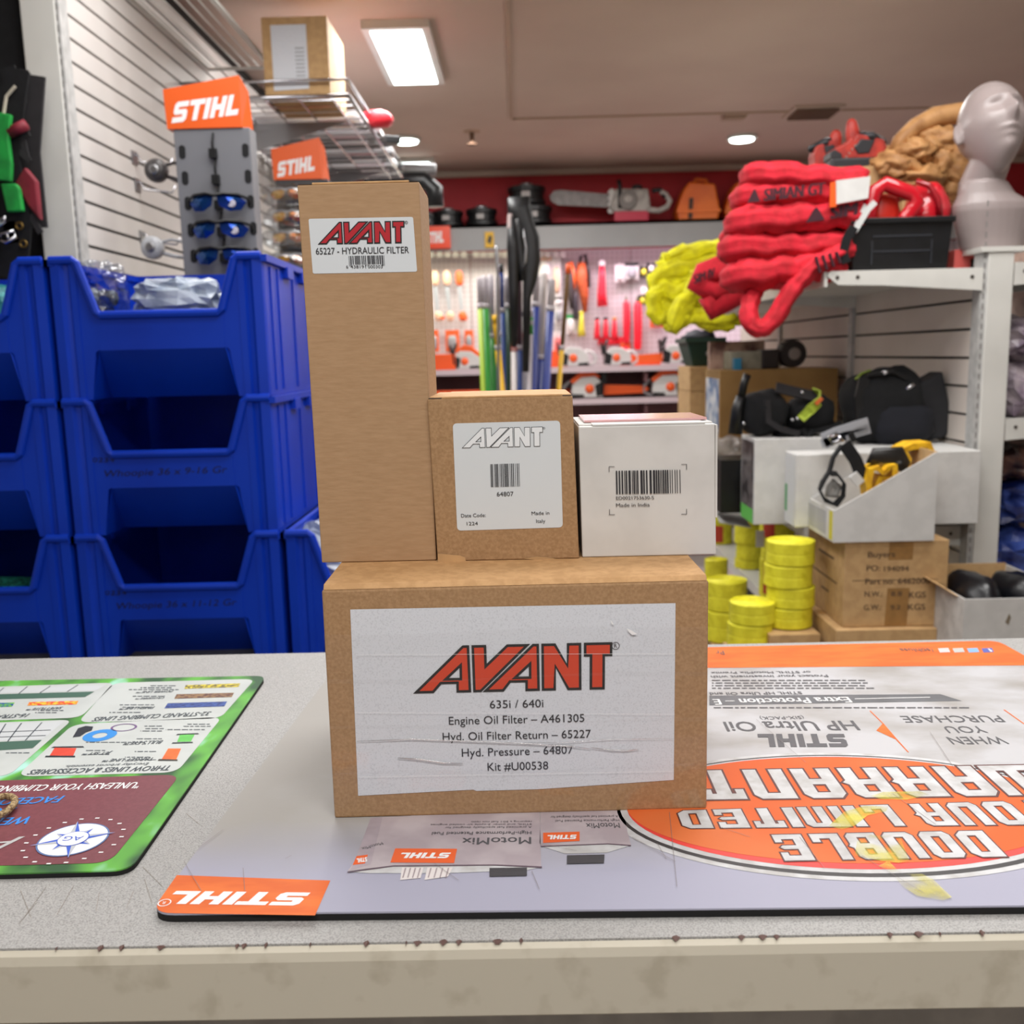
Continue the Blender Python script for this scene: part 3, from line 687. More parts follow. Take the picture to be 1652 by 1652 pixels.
# pictures of ropes, spools and gadgets
def lpic(name, quads, col, k=4, c2_=None, scale=60): return mpoly(name, quads, M('pic_'+name, col, c2=c2_, scale=scale, lo=.45, hi=.55, rough=.4), 0, c2, lm, ll(k))
lpic('yellow_rope_picture', [[(945, 226), (1222, 216), (1232, 198), (952, 207)]], (222, 204, 60), c2_=(120, 110, 60), scale=220)
lpic('brown_rope_picture', [[(893, 277), (1188, 268), (1200, 246), (905, 254)]], (150, 120, 84), c2_=(104, 72, 60), scale=220)
lpic('blue_rope_picture', [[(842, 326), (1150, 316), (1164, 291), (860, 300)]], (68, 94, 160), c2_=(48, 64, 120), scale=220)
lpic('red_rope_picture', [[(140, 312), (392, 306), (402, 288), (150, 294)]], (228, 70, 48), c2_=(240, 200, 60), scale=220)
lpic('green_rope_picture', [[(-60, 322), (62, 317), (76, 296), (-50, 300)]], (120, 190, 50), c2_=(40, 90, 150), scale=220)
lpic('green_spool_picture', [[(908, 498), (978, 496), (998, 460), (922, 462)]], (112, 212, 96)); lpic('green_spool_flange', [[(880, 507), (988, 503), (988, 498), (885, 501)], [(902, 463), (1020, 458), (1014, 453), (910, 457)]], (44, 52, 54), 5)
lpic('red_spool_picture', [[(255, 568), (375, 570), (392, 530), (280, 528)]], (242, 84, 58)); lpic('red_spool_flange', [[(230, 576), (385, 576), (385, 569), (235, 569)], [(262, 528), (432, 526), (425, 520), (275, 522)]], (44, 48, 52), 5)
lpic('orange_spool_picture', [[(828, 588), (903, 590), (928, 532), (862, 532)]], (244, 112, 44)); lpic('orange_spool_flange', [[(808, 594), (910, 595), (910, 588), (815, 586)]], (66, 60, 48), 5)
lpic('black_gadget_picture', [[(372, 475), (412, 470), (440, 450), (470, 440), (478, 420), (440, 416), (400, 428)]], (52, 54, 58))
w = MB(); c = on(*c2(512, 465), ll(4)); ring2(w, c, Vector((1, 0, 0)), Vector((0, 1, 0)), .0150, .0085, 28); w.part('blue_ring_picture', plain('ring_print', (48, 138, 216)), lm)
w = MB(); c = on(*c2(635, 424), ll(4)); ring2(w, c, Vector((1, -.2, 0)), Vector((.2, 1, 0))*.75, .0125, .0022, 24); w.part('carabiner_picture', plain('carabiner_print', (112, 84, 130)), lm)
# woven ring lying on the left mat
c = on(-14, 1305, LT+.006)
w = MB(); w.tube([c+Vector((cos(2*pi*i/36)*.0145, sin(2*pi*i/36)*.0215, 0)) for i in range(36)], .0028, 10, closed=True)
w.solo('braided_cord_loop', M('braid', (176, 152, 110), rough=.7, c2=(110, 84, 52), scale=420, lo=.42, hi=.58, bump=.5, bscale=500), 'loop of tan braided cord on the rope chart mat at left edge', 'cord', smooth=True)
# ------------------------------------------------------------------ the four boxes
def face_px(px, py, p, n): return onplane(px, py, p, n)
tape = thin_clear('clear_tape', .045, .12, bump=.2, bscale=30)
flap_dark = plain('flap_gap', (66, 48, 34), rough=.95)
# --- bottom box
RB = .014; ex = Vector((cos(RB), sin(RB), 0)); ey = Vector((-sin(RB), cos(RB), 0))
O = Vector((-.147, .680, MT)); W, D, HB = .2795, .205, .1790
t = thing('parts_kit_box', 'brown cardboard box with white paper label under clear tape, bottom of the stack', 'box', tuple(O+ex*W/2+ey*D/2))
e = .0035
def bb(x, y, z): return O+ex*x+ey*y+ZU*z
MB().hexa([bb(0, 0, 0), bb(W, 0, 0), bb(W, D, 0), bb(0, D, 0), bb(0, 0, HB-e), bb(W, 0, HB-e), bb(W, D, HB-e), bb(0, D, HB-e)]).part('carton_body', kraft, t, bevel=.0016)
top = M('kraft_top', (198, 156, 108), rough=.75, c2=(184, 143, 96), scale=120, bump=.1, bscale=400)
MB().hexa([bb(.001, 0.0006, HB-e), bb(W-.001, 0.0006, HB-e), bb(W-.001, D, HB-e), bb(.001, D, HB-e), bb(.001, .004, HB+.0005), bb(W-.001, .004, HB+.0005), bb(W-.001, D, HB), bb(.001, D, HB)]).part('top_flap', top, t, bevel=.0008)
N = -ey; P = O+N*.0004
fp = lambda px, py, k=0: onplane(px, py, P, N)+N*(.00025*k)
cz = Z(500, 880, 2.4294)
lab = MB(); lab.poly([fp(*cz(*q)) for q in ((189, 981), (640, 957), (652, 962), (900, 955), (1150, 938), (1426, 919), (1433, 226), (158, 251))])
lab_o = lab.part('paper_label', paper, t)
avant(lab_o, fp(666.5, 1118.7, 1), fp(987.3, 1111.6, 1), fp(664.5, 1042.7, 1), N, BLACK, plain('logo_red', (204, 62, 28), rough=.5), 15)
w = MB(); ink = plain('grey_ink', (34, 34, 40), rough=.6)
def ft(mb, f, txt, p0, p1, cap, k=2, bold=0.0, sh=-.5):
    A, B = f(*p0, k), f(*p1, k); V = f(p0[0]+sh, p0[1]-cap, k)-A; put_text(mb, txt, A, B, V, bold=bold)
ft(w, fp, '635i / 640i', (790.4, 1142.4), (876.7, 1140.5), 12.6)
ft(w, fp, 'Engine Oil Filter – A461305', (724.4, 1168.9), (942.7, 1164.1), 12.8)
ft(w, fp, 'Hyd. Oil Filter Return – 65227', (714.4, 1194.5), (953.3, 1189.7), 12.8)
ft(w, fp, 'Hyd. Pressure – 64807', (745.3, 1220.4), (924.6, 1215.4), 12.8)
ft(w, fp, 'Kit #U00538', (786.8, 1243.2), (884.5, 1240.7), 12.8)
c = fp(993.1, 1041.6, 2); ring2(w, c, ex, ZU, .0029, .0004, 24)
ft(w, fp, 'R', (990.8, 1044.6), (995.6, 1044.4), 6.2)
w.part('label_text', ink, lab_o)
# clear tape wrapped over the label, five overlapping strips with creases
for i, (za, zb) in enumerate(((.002, .036), (.034, .072), (.070, .108), (.106, .143))):
    mb = MB(); nx = 60
    rd = random.Random(i)
    vs = []
    for j in range(nx+1):
        for k in range(5):
            x = W*j/nx; z = za+(zb-za)*k/4+.0012*sin(j*.13+i)
            dz = .0012+.00012*i+.00022*noise.noise(Vector((x*40, z*160, i)))
            vs.append(O+ex*x+ZU*z-ey*dz)
    mb.add(vs, [(j*5+k, (j+1)*5+k, (j+1)*5+k+1, j*5+k+1) for j in range(nx) for k in range(4)])
    mb.part('tape_strip', tape, t, smooth=True)
mb = MB()       # creased ridges of the tape
for pts, r in (([(185, 765), (400, 757), (620, 765), (850, 775), (1020, 785), (1100, 795)], .0006), ([(830, 772), (1000, 770), (1180, 757), (1430, 755)], .0003), ([(1100, 790), (1180, 800), (1240, 802), (1290, 796)], .0007), ([(345, 830), (430, 836), (520, 850), (600, 852)], .0009)):
    mb.tube([fp(*cz(*q), 5) for q in pts], [r*.3]+[r]*(len(pts)-2)+[r*.2], 6, rb=[r*.3]*len(pts), hint=(0, 0, 1))
mb.part('tape_crease', thin_clear('tape_crease_film', .5, .2), t, smooth=True)
mb = MB()
for q in (((1240, 322), (1262, 332), (1282, 345), (1262, 349), (1250, 338)), ((1177, 290), (1184, 297), (1190, 308), (1182, 306))): mb.poly([fp(*cz(*p), 6) for p in q])
for yy in ((182, 426, 1430, 422), (178, 652, 1430, 659), (190, 905, 1425, 882)):  # shine along the tape edges, painted as thin white lines
    A, B = fp(*cz(yy[0], yy[1]), 6), fp(*cz(yy[2], yy[3]), 6); mb.poly([A, B, B+ZU*.0002, A+ZU*.0002])
mb.part('tape_scuffs_and_shine', plain('tape_scuff_shine', (236, 236, 236), rough=.3), t, kind='stuff')

# --- upper boxes, helper for a folded tuck top carton
BT = MT+HB+.0006
def tuck_box(name, label, x0, x1, y0, D, h, mat, lean=0.0, slots=True, rim=None, group=None):
    t = thing(name, label, 'box', ((x0+x1)/2, y0+D/2, BT))
    MB().hexa([(x0, y0, BT), (x1, y0, BT), (x1, y0+D, BT), (x0, y0+D, BT), (x0-lean, y0, BT+h-.0012), (x1-lean, y0, BT+h-.0012), (x1-lean, y0+D, BT+h-.0012), (x0-lean, y0+D, BT+h-.0012)]).part('carton_body', mat, t, bevel=.0009)
    fl = MB(); s = .011
    fl.box(x0-lean+s, x1-lean-s*.7, y0+.0004, y0+D, BT+h-.0012, BT+h+.0004)
    fl.box(x0-lean+.0006, x0-lean+s, y0+.010, y0+D, BT+h-.0012, BT+h); fl.box(x1-lean-s*.7, x1-lean-.0006, y0+.008, y0+D, BT+h-.0012, BT+h)
    fl.part('tuck_flap', rim or top, t, bevel=.0004)
    if slots:
        g = MB(); g.box(x0-lean+.0008, x0-lean+s, y0+.0004, y0+.010, BT+h-.0011, BT+h-.0007); g.box(x1-lean-s*.7, x1-lean-.0008, y0+.0004, y0+.008, BT+h-.0011, BT+h-.0007)
        g.part('flap_slot', flap_dark, t)
    return t
YU = .757
# tall box
a, b = at(519, 905, YU), at(704, 903, YU); hT = at(477, 296, YU).z-BT
tall = tuck_box('tall_filter_box', 'tall ribbed brown cardboard filter box standing on the left of the taped box', a.x, b.x, YU, .074, hT, kraft_h, .0025)
N = Vector((0, -1, 0)); P = Vector((0, YU-.0003, 0)); gp = lambda px, py, k=0: onplane(px, py, P, N)+N*(.0002*k)
lb = MB(); q = rounded([gp(497.6, 353), gp(666.4, 349.8), gp(673, 438.3), gp(504.7, 441.6)], .0016); lb.poly(q); lo = lb.part('paper_label', paper2, tall)
avant(lo, gp(512.7, 394.6, 1), gp(653.3, 392.4, 1), gp(511.5, 358.4, 1), N, BLACK, plain('logo_crimson', (176, 16, 34), rough=.5), 16)
w = MB()
ft(w, gp, '65227 - HYDRAULIC FILTER', (509.9, 410.6), (659.9, 408.3), 10.4, bold=.006)
f = bil(gp(563.5, 427, 2), gp(620.5, 426, 2), gp(619.5, 411.9, 2), gp(562.5, 412.9, 2)); barcode(w, f, 46, 3, guards=True)
ft(w, gp, '6', (558.8, 433), (562, 433), 5.0); ft(w, gp, '438191', (566, 433), (590.5, 432.8), 5.0); ft(w, gp, '000303', (594, 432.8), (617.5, 432.6), 5.0)
c = gp(655.5, 359, 2); ring2(w, c, Vector((1, 0, 0)), ZU, .0012, .0003, 16); ft(w, gp, 'R', (654.7, 360.3), (656.6, 360.2), 2.6)
w.part('label_text', ink, lo)
# middle box
a, b = at(706, 907, YU), at(934, 903, YU); hM = at(700, 641, YU).z-BT
mid = tuck_box('short_filter_box', 'squarish brown cardboard filter box in the middle, white label with outlined logo', a.x+.0005, b.x, YU-.004, .108, hM, kraft, .0035)
P = Vector((0, YU-.0043, 0))
lb = MB(); q = rounded([gp(730.3, 683.2), gp(903.5, 678.5), gp(908, 850.8), gp(737.6, 856.2)], .0034); lb.poly(q); lo = lb.part('paper_label', paper2, mid)
avant(lo, gp(745, 722.9, 1), gp(876.1, 720, 1), gp(744.2, 691.2, 1), N, BLACK, plain('logo_white', (228, 232, 235), rough=.5), 7)
w = MB()
f = bil(gp(792, 785.9, 2), gp(838.6, 784.6, 2), gp(837.6, 747.4, 2), gp(791, 748.8, 2)); barcode(w, f, 40, 8)
ft(w, gp, '64807', (801.7, 800.6), (828.6, 800), 7.0); ft(w, gp, 'Date Code:', (744.2, 834.6), (783.8, 833.6), 5.6); ft(w, gp, '1224', (753.2, 847.4), (771.1, 847), 5.4)
ft(w, gp, 'Made in', (857.8, 830.8), (886.4, 830), 5.6); ft(w, gp, 'Italy', (865.3, 843.4), (880, 843), 5.6)
ring2(w, gp(877.6, 690.6, 2), Vector((1, 0, 0)), ZU, .0009, .0002, 14); ft(w, gp, 'R', (877.1, 691.4), (878.3, 691.4), 1.7)
w.part('label_text', ink, lo)
mb = MB()       # worn paper edge of the bottom flap
mb.poly([gp(706, 893, 1), gp(742, 896, 1), gp(750, 899, 1), gp(752, 906, 1), gp(706.5, 907, 1)]); mb.poly([gp(845, 901.5, 1), gp(866, 897.5, 1), gp(882, 899, 1), gp(905, 902.5, 1), gp(880, 904, 1)])
mb.part('worn_flap_edge', M('worn_kraft', (200, 160, 112), rough=.9), mid)
# white box
a, b = at(939.5, 900, YU), at(1154, 893, YU); hW = at(936, 686, YU).z-BT
wbx = tuck_box('white_filter_box', 'plain white carton with printed barcode on the right of the taped box', a.x, b.x+.0005, YU-.001, .10, hW, white_board, .0018, slots=False, rim=white_board)
P = Vector((0, YU-.0014, 0))
w = MB(); f = bil(gp(994.3, 797.2, 2), gp(1098, 795.6, 2), gp(1097.2, 757.6, 2), gp(993.4, 759.4, 2)); barcode(w, f, 52, 11)
ft(w, gp, 'ED0021753630-S', (994.2, 806.2), (1055, 805.3), 5.4); ft(w, gp, 'Made in India', (994.2, 817.9), (1048.2, 816.8), 5.8)
for (x, y, sx, sy) in ((982.3, 752.3, 1, 1), (1108, 748.6, -1, 1), (982.8, 830.5, 1, -1), (1108, 829.8, -1, -1)):
    A = gp(x, y, 2)
    for dx, dy in ((9, .8), (.8, 9)):
        B, Cc, Dd = gp(x+sx*dx, y, 2), gp(x+sx*dx, y+sy*dy, 2), gp(x, y+sy*dy, 2); w.poly([A, B, Cc, Dd])
w.part('printed_text', ink, wbx)
xr = b.x-.0013; zt = BT+hW
MB().hexa([(xr+.0006, YU-.0018, BT+.03), (xr+.0022, YU-.0018, BT+.03), (xr+.0022, YU+.05, BT+.03), (xr+.0006, YU+.05, BT+.03), (xr+.0002, YU-.0018, zt-.002), (xr+.0017, YU-.0018, zt-.002), (xr+.0017, YU+.05, zt-.002), (xr+.0002, YU+.05, zt-.002)]).part('side_flap', white_board, wbx)
f = MB(); f.box(a.x+.004, b.x-.004, YU+.02, YU+.095, zt+.0005, zt+.0022); f.rumple(.0006, 60)
f.part('clear_film', plain('red_white_film', (206, 160, 160), rough=.2), wbx)
# ------------------------------------------------------------------ blue stacking bins
blue = M('blue_plastic', (4, 58, 190), rough=.45, spec=.3, c2=(3, 51, 176), scale=4, bump=.04, bscale=600)
BW, BD, BH, BP, BY = .412, .43, .2700, .271, 1.905
def bin_parts(t, x, z):
    w = .005; hx = BW/2; y0, y1 = BY, BY+BD
    def bx(mb, a, b, c, d, e, f): mb.box(x+a, x+b, y0+c, y0+d, z+e, z+f)
    zo = BH*.60                         # lower edge of the front opening
    s = MB()
    bx(s, -hx, hx, BD-w, BD, 0, BH)
    for sg in (-1, 1):
        s.hexa([(x+sg*hx, y0+.012, z), (x+sg*(hx-w), y0+.012, z), (x+sg*(hx-w), y1, z), (x+sg*hx, y1, z), (x+sg*hx, y0+.012, z+BH), (x+sg*(hx-w), y0+.012, z+BH), (x+sg*(hx-w), y1, z+BH), (x+sg*hx, y1, z+BH)])
    bx(s, -hx+.03, hx-.03, .10, BD, 0, w)
    s.part('bin_shell', blue, t)
    for sg in (-1, 1):                    # corner posts: ribbed outer column and slanting web to the opening
        p = MB()
        def q(a, b): return (x+sg*a, y0+b)
        pr = [q(hx, .012), q(hx-.002, .002), q(hx-.020, 0), q(hx-.026, .006), q(hx-.034, .008), q(hx-.038, .003), q(hx-.050, .003), q(hx-.050, .012)]
        p.prism([(a, b, z) for a, b in pr], (0, 0, BH-.004))
        wp_ = [(hx-.050, 0), (hx-.062, 0), (hx-.075, BH*.34), (hx-.085, BH*.36), (hx-.085, zo), (hx-.056, BH*.97), (hx-.050, BH*.97)]
        p.prism([(x+sg*a, y0+.005, z+b) for a, b in wp_], (0, .006, 0))
        p.part('corner_post', blue, t)
    f = MB(); f.box(x-hx+.083, x+hx-.083, y0+.004, y0+.009, z+BH*.35, z+zo)
    f.part('front_panel', blue, t)
    f = MB(); xa, xb = hx-.083, hx-.062
    f.hexa([(x-xb, y0+.095, z), (x+xb, y0+.095, z), (x+xb, y0+.100, z), (x-xb, y0+.100, z), (x-xa, y0+.004, z+BH*.355), (x+xa, y0+.004, z+BH*.355), (x+xa, y0+.009, z+BH*.355), (x-xa, y0+.009, z+BH*.355)])
    for sg in (-1, 1):                    # cheeks of the scoop
        f.add([(x+sg*xa, y0+.005, z+BH*.355), (x+sg*xb, y0+.095, z), (x+sg*xb, y0+.005, z), (x+sg*(xa+.003), y0+.009, z+BH*.355), (x+sg*(xb+.003), y0+.097, z), (x+sg*(xb+.003), y0+.009, z)], [(0, 1, 2), (5, 4, 3), (0, 2, 5, 3), (1, 0, 3, 4), (2, 1, 4, 5)])
    f.part('scoop_panel', blue, t)
    r = MB(); zt = BH-.003
    path = [(-hx+.002, zt), (-hx+.046, zt), (-hx+.054, zt-.006), (-hx+.084, zo+.006), (-hx+.092, zo), (hx-.092, zo), (hx-.084, zo+.006), (hx-.054, zt-.006), (hx-.046, zt), (hx-.002, zt)]
    r.tube([(x+a, y0+.001, z+b) for a, b in path], .0062, 8, rb=.008, hint=(0, -1, 0))
    for sg in (-1, 1): r.box(x+sg*hx-.009, x+sg*hx+.009, y0, y1+.004, z+BH-.014, z+BH-.001)
    r.box(x-hx, x+hx, y1-.004, y1+.007, z+BH-.014, z+BH-.001)
    r.part('rim', blue, t, smooth=False)
    for sg in (-1, 1):
        for yy in (.16, .30): MB().box(x+sg*hx-.012, x+sg*hx+.012, y0+yy, y0+yy+.05, z+BH-.034, z+BH-.012).part('side_lug', blue, t)
        for yy in (.05, .11, .24, .38): MB().box(x+sg*(hx+.001)-.002, x+sg*(hx+.001)+.002, y0+yy, y0+yy+.012, z+.01, z+BH-.02).part('side_rib', blue, t)
XB = (at(97, 640, BY).x+at(437, 640, BY).x)/2
ZR = at(260, 866, BY).z-BH+.004
bins = {}
spec = [('B', 0, 'top blue bin of the middle stack holding two clear plastic bags'), ('B', 1, 'second blue bin down in the middle stack, empty looking'), ('B', 2, 'lowest visible blue bin of the middle stack, dark green rope inside'),
        ('A', 0, 'topmost blue bin of the leftmost stack, cut by the photo edge'), ('A', 1, 'second blue bin down in the leftmost stack'), ('A', 2, 'lowest visible blue bin of the leftmost stack holding teal rope coil'), ('C', 2, 'single blue bin right of the middle stack holding a clear bag, half behind boxes')]
hand = plain('marker_ink', (5, 10, 44), rough=.7)
for col, row, labl in spec:
    x = XB+{'A': -.4215, 'B': 0, 'C': .4225}[col]; z = ZR+BP*(2-row)
    t = thing('stacking_bin', labl, 'bin', (x, BY+BD/2, z), 'blue stacking bins'); bin_parts(t, x, z); bins[col+str(row)] = (t, x, z)
    if col == 'B' and row:
        w = MB(); s = 'Whoopie 36 x 9-16 Gr' if row == 1 else 'Whoopie 36 x 11-12 Gr'
        A = Vector((x-.135, BY+.0035, z+.118)); put_text(w, s, A, A+Vector((.245, 0, .003)), Vector((.0, 0, .013)), shear=.2)
        A = Vector((x-.165, BY+.0035, z+.148)); put_text(w, '10234', A, A+Vector((.052, 0, -.001)), Vector((0, 0, .009)), shear=.1)
        w.part('handwriting', hand, t)
    if col == 'A' and row == 0:
        w = MB(); A = Vector((x-.05, BY+.0035, z+.130)); put_text(w, 'Whoopie', A, A+Vector((.12, 0, 0)), Vector((0, 0, .012)), shear=.2); A = A-Vector((0, 0, .022)); put_text(w, '36 x 5-8s', A, A+Vector((.12, 0, 0)), Vector((0, 0, .012)), shear=.2)
        w.part('handwriting', hand, t)
MB().box(XB-.64, XB+.64, BY+.01, BY+BD, 0, ZR).solo('bin_plinth', M('plinth_grey', (90, 90, 94), rough=.6), 'dark grey plinth under the blue stacking bins, behind the counter', 'plinth')
# contents
film = thin_clear('poly_bag', .22, .16, (238, 242, 246), bump=.7, bscale=45)
frosted = M('frosted_bag', (178, 188, 200), rough=.25, c2=(130, 142, 160), scale=16, bump=.5, bscale=60)
hw = M('grey_hardware', (120, 128, 134), rough=.4, metal=.6, c2=(70, 76, 84), scale=60)
def bag(label, c, r, seed, inner=None, mat=None, name='plastic_bag', group=None):
    t = thing(name, label, 'bag', (c[0], c[1], c[2]-r[2]))
    mb = MB(); mb.blob(c, r, 22, 16, .30, 2.6, seed, .75); mb.rumple(min(r)*.16, 3.2/min(r)*.5, seed)
    mb.part('bag_film', mat or film, t, smooth=False)
    if inner:
        q = MB(); rd = random.Random(seed)
        for i in range(7): q.blob((c[0]+rd.uniform(-.5, .5)*r[0], c[1]+rd.uniform(-.3, .3)*r[1], c[2]-r[2]*.35+rd.uniform(-.2, .3)*r[2]), (r[0]*.32, r[1]*.3, r[2]*.28), 8, 6, .3, 3, i)
        q.part('contents', inner, t, smooth=True)
    return t
_, x, z = bins['B0']
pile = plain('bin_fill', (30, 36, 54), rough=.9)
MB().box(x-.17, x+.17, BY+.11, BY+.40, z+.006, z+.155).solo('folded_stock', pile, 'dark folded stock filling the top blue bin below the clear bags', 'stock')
p = at(163, 470, BY+.14); bag('small clear plastic bag with grey hardware at left inside top bin', (p.x, p.y, z+.158+.058), (.054, .05, .060), 3, hw)
p = at(272, 480, BY+.16); bag('wide frosted plastic bag slumped at right inside top bin', (p.x+.015, p.y+.02, z+.158+.040), (.088, .07, .043), 5, None, frosted)
_, x, z = bins['C2']
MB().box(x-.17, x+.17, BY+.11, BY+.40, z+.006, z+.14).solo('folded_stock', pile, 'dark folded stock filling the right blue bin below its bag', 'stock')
p = at(508, 880, BY+.14); bag('frosted plastic bag bulging out of the right blue bin beside tall box', (p.x+.01, p.y+.02, z+.145+.055), (.085, .09, .058), 8, None, M('bag_pale', (196, 204, 214), rough=.22, c2=(150, 160, 176), scale=12, bump=.5, bscale=50))
teal = M('teal_rope', (40, 150, 130), rough=.85, c2=(18, 92, 82), scale=160, lo=.4, hi=.6, bump=.6, bscale=300)
def coil(label, c, R, n, r, seed, mat, squash=1.0):
    mb = MB(); rd = random.Random(seed); pts = []
    for i in range(n*16):
        a = 2*pi*i/16; k = R*(1-.06*sin(i*.9)); pts.append((c[0]+cos(a)*k*(1+.1*sin(i*.31)), c[1]+sin(a)*k*squash, c[2]+i/16*r*1.15+.004*sin(i*.8)))
    mb.tube(pts, r, 8)
    return mb.solo('rope_coil', mat, label, 'rope', smooth=True)
_, x, z = bins['A2']
coil('coil of teal braided rope in the lowest bin of leftmost stack', (x+.075, BY+.19, z+.02), .070, 6, .013, 1, teal, .9); coil('second teal rope coil heaped behind in the lowest left bin', (x-.09, BY+.24, z+.02), .085, 7, .013, 2, teal, .9)
_, x, z = bins['B2']
coil('dull green rope coil deep in the lowest bin of middle stack', (x+.08, BY+.22, z+.02), .070, 6, .012, 4, M('green_rope_dark', (36, 84, 74), rough=.9, c2=(20, 52, 48), scale=140, bump=.5, bscale=250), .9)
_, x, z = bins['A0']
p = at(4, 480, BY+.1); bag('teal wrapped bundle inside the topmost bin of leftmost stack', (p.x-.05, BY+.17, z+.015+.11), (.09, .07, .115), 6, None, M('teal_bundle', (70, 176, 172), rough=.5, c2=(30, 110, 116), scale=30))

# ------------------------------------------------------------------ left gondola
GX = -1.092; GY = 2.45; ZT = 2.5
g = thing('slatwall_gondola', 'white slatwall display bay with tall slotted upright, behind the blue bins', 'shelving', (GX-.05, 3.7, 0))
pl = at(41, 110, GY).x; pr_ = at(97, 110, GY).x
MB().box(pl, pr_, GY, GY+.03, 0, ZT).part('upright', white_paint, g, bevel=.003)
MB().box(pr_-.004, pr_+.008, GY+.004, GY+.05, 0, ZT).part('slot_strip', M('slot_strip_grey', (188, 188, 186), rough=.5), g)
s = MB()
for i in range(60): s.box(pr_+.001, pr_+.004, GY+.0032, GY+.005, 1.0+i*.025, 1.014+i*.025)
s.part('slots', plain('slot_shade', (128, 124, 122)), g, kind='stuff')
X0 = pr_+.006
MB().box(X0-.03, X0-.012, GY+.05, 5.6, 0, ZT).part('back_board', dark, g)
slat = M('slatwall_white', (214, 210, 206), rough=.45, c2=(200, 195, 191), scale=2.5)
ph = .0545; s0 = MB(); s0.box(X0-.012, X0, GY+.052, 5.6, 0.9-.0232, 0.9+.0232); first = s0.part('slat', slat, g)
for i in range(1, 29):
    c = first.copy(); COL.objects.link(c); c.parent = g; c.location = (0, 0, i*ph)
MB().box(X0-.012, X0-.001, GY+.052, 5.6, 0, .87).part('kick_panel', white_paint, g)
# pegs with packed goods
def peg(label, px, py, Y, L, kind):
    p = onplane(px, py, Vector((X0, 0, 0)), Vector((1, 0, 0)))
    Y = p.y; z = p.z
    t = thing('peg_hook', label, 'hook', (X0, Y, z))
    m = MB(); m.tube([(X0, Y, z+.03), (X0+.012, Y, z+.03), (X0+.02, Y, z+.01), (X0+L*.9, Y, z), (X0+L, Y, z+.018)], .003, 8); m.part('prong', chrome if kind else steel, t, smooth=True)
    MB().box(X0, X0+.004, Y-.02, Y+.02, z+.005, z+.04).part('back_clip', steel, t)
    return t, p
def earmuff(label, c, mat):
    t = thing('safety_earmuff', label, 'earmuff', (c[0], c[1], c[2]-.03))
    m = MB(); m.lathe((c[0], c[1]-.012, c[2]), [(.010, -.012), (.026, -.010), (.030, 0), (.030, .014), (.018, .02)], 18, 'y'); m.part('cup', mat, t, smooth=True)
    m = MB(); m.lathe((c[0], c[1]-.027, c[2]), [(.008, -.002), (.013, 0), (.013, .005)], 14, 'y'); m.part('badge', steel, t)
    m = MB(); m.tube([(c[0]+.01, c[1], c[2]+.012), (c[0]+.05, c[1], c[2]+.02), (c[0]+.09, c[1]+.01, c[2]+.012)], .004, 8); m.tube([(c[0]+.01, c[1], c[2]-.01), (c[0]+.05, c[1], c[2]-.022), (c[0]+.09, c[1]+.01, c[2]-.028)], .005, 8); m.part('band', mat, t, smooth=True)
    return t
peg('steel peg hook on slatwall behind the upper black ear muff', 217, 268, 0, .11, 1); peg('bare steel peg hook sticking out between the two ear muffs', 222, 312, 0, .11, 1); peg('steel peg hook holding the clear ear muff near the bin top', 230, 396, 0, .11, 1)
p = at(254, 276, 2.62); earmuff('black ear muff hanging on the slatwall left of grey glasses rack', p, plain('smoke_plastic', (70, 66, 66), rough=.3))
p = at(248, 400, 2.62); earmuff('clear and grey ear muff low on the slatwall just above the bins', p, plain('clear_grey_plastic', (182, 184, 188), rough=.25))

# ------------------------------------------------------------------ safety glasses racks
mirror_blue = M('mirror_blue_lens', (26, 50, 160), rough=.12, metal=.7, c2=(16, 70, 130), scale=14)
mirror_amber = M('mirror_amber_lens', (206, 52, 16), rough=.1, metal=.5, c2=(250, 190, 20), scale=22)
def glasses(label, c, s, lens, frame=None, group=None, sticker=False):
    c = Vector(c); t = thing('safety_glasses', label, 'glasses', (c.x, c.y, c.z-.02*s/.08), group)
    for sg in (-1, 1):
        m = MB(); pts = [(0.06, .18), (.3, .26), (.75, .24), (.98, .02), (.8, -.26), (.45, -.3), (.14, -.12)]
        fr, bk = [], []
        for a, b in pts:
            d = -.012+.030*(a**2)
            fr.append((c.x+sg*a*s, c.y+d, c.z+b*s)); bk.append((c.x+sg*a*s, c.y+d+.003, c.z+b*s))
        n = len(pts); cf = (c.x+sg*.5*s, c.y-.012, c.z)
        m.add(fr+bk+[cf], [(i, (i+1) % n, 2*n) for i in range(n)]+[(i, (i+1) % n, (i+1) % n+n, i+n) for i in range(n)]+[tuple(range(2*n-1, n-1, -1))])
        m.part('lens', lens, t, smooth=False)
    if sticker: MB().lathe((c.x+s*.55, c.y-.006, c.z-.06*s), [(.0085, -.004), (.010, 0), (.010, .002)], 12, 'y').part('sticker', plain('lens_sticker', (190, 186, 196), rough=.4), t)
    m = MB(); m.tube([(c.x-s*1.02, c.y+.045, c.z-.02), (c.x-s*1.02, c.y+.02, c.z+.012*s/.08), (c.x-s*.75, c.y-.002, c.z+.25*s), (c.x-s*.3, c.y-.014, c.z+.27*s), (c.x, c.y-.016, c.z+.2*s), (c.x+s*.3, c.y-.014, c.z+.27*s), (c.x+s*.75, c.y-.002, c.z+.25*s), (c.x+s*1.02, c.y+.02, c.z+.012*s/.08), (c.x+s*1.02, c.y+.045, c.z-.02)], .0042*s/.08, 6)
    m.part('frame', frame or black_plastic, t, smooth=True)
    return t
grey_rack = M('rack_grey', (118, 119, 124), rough=.5, c2=(112, 113, 118), scale=3)
RY = 2.52
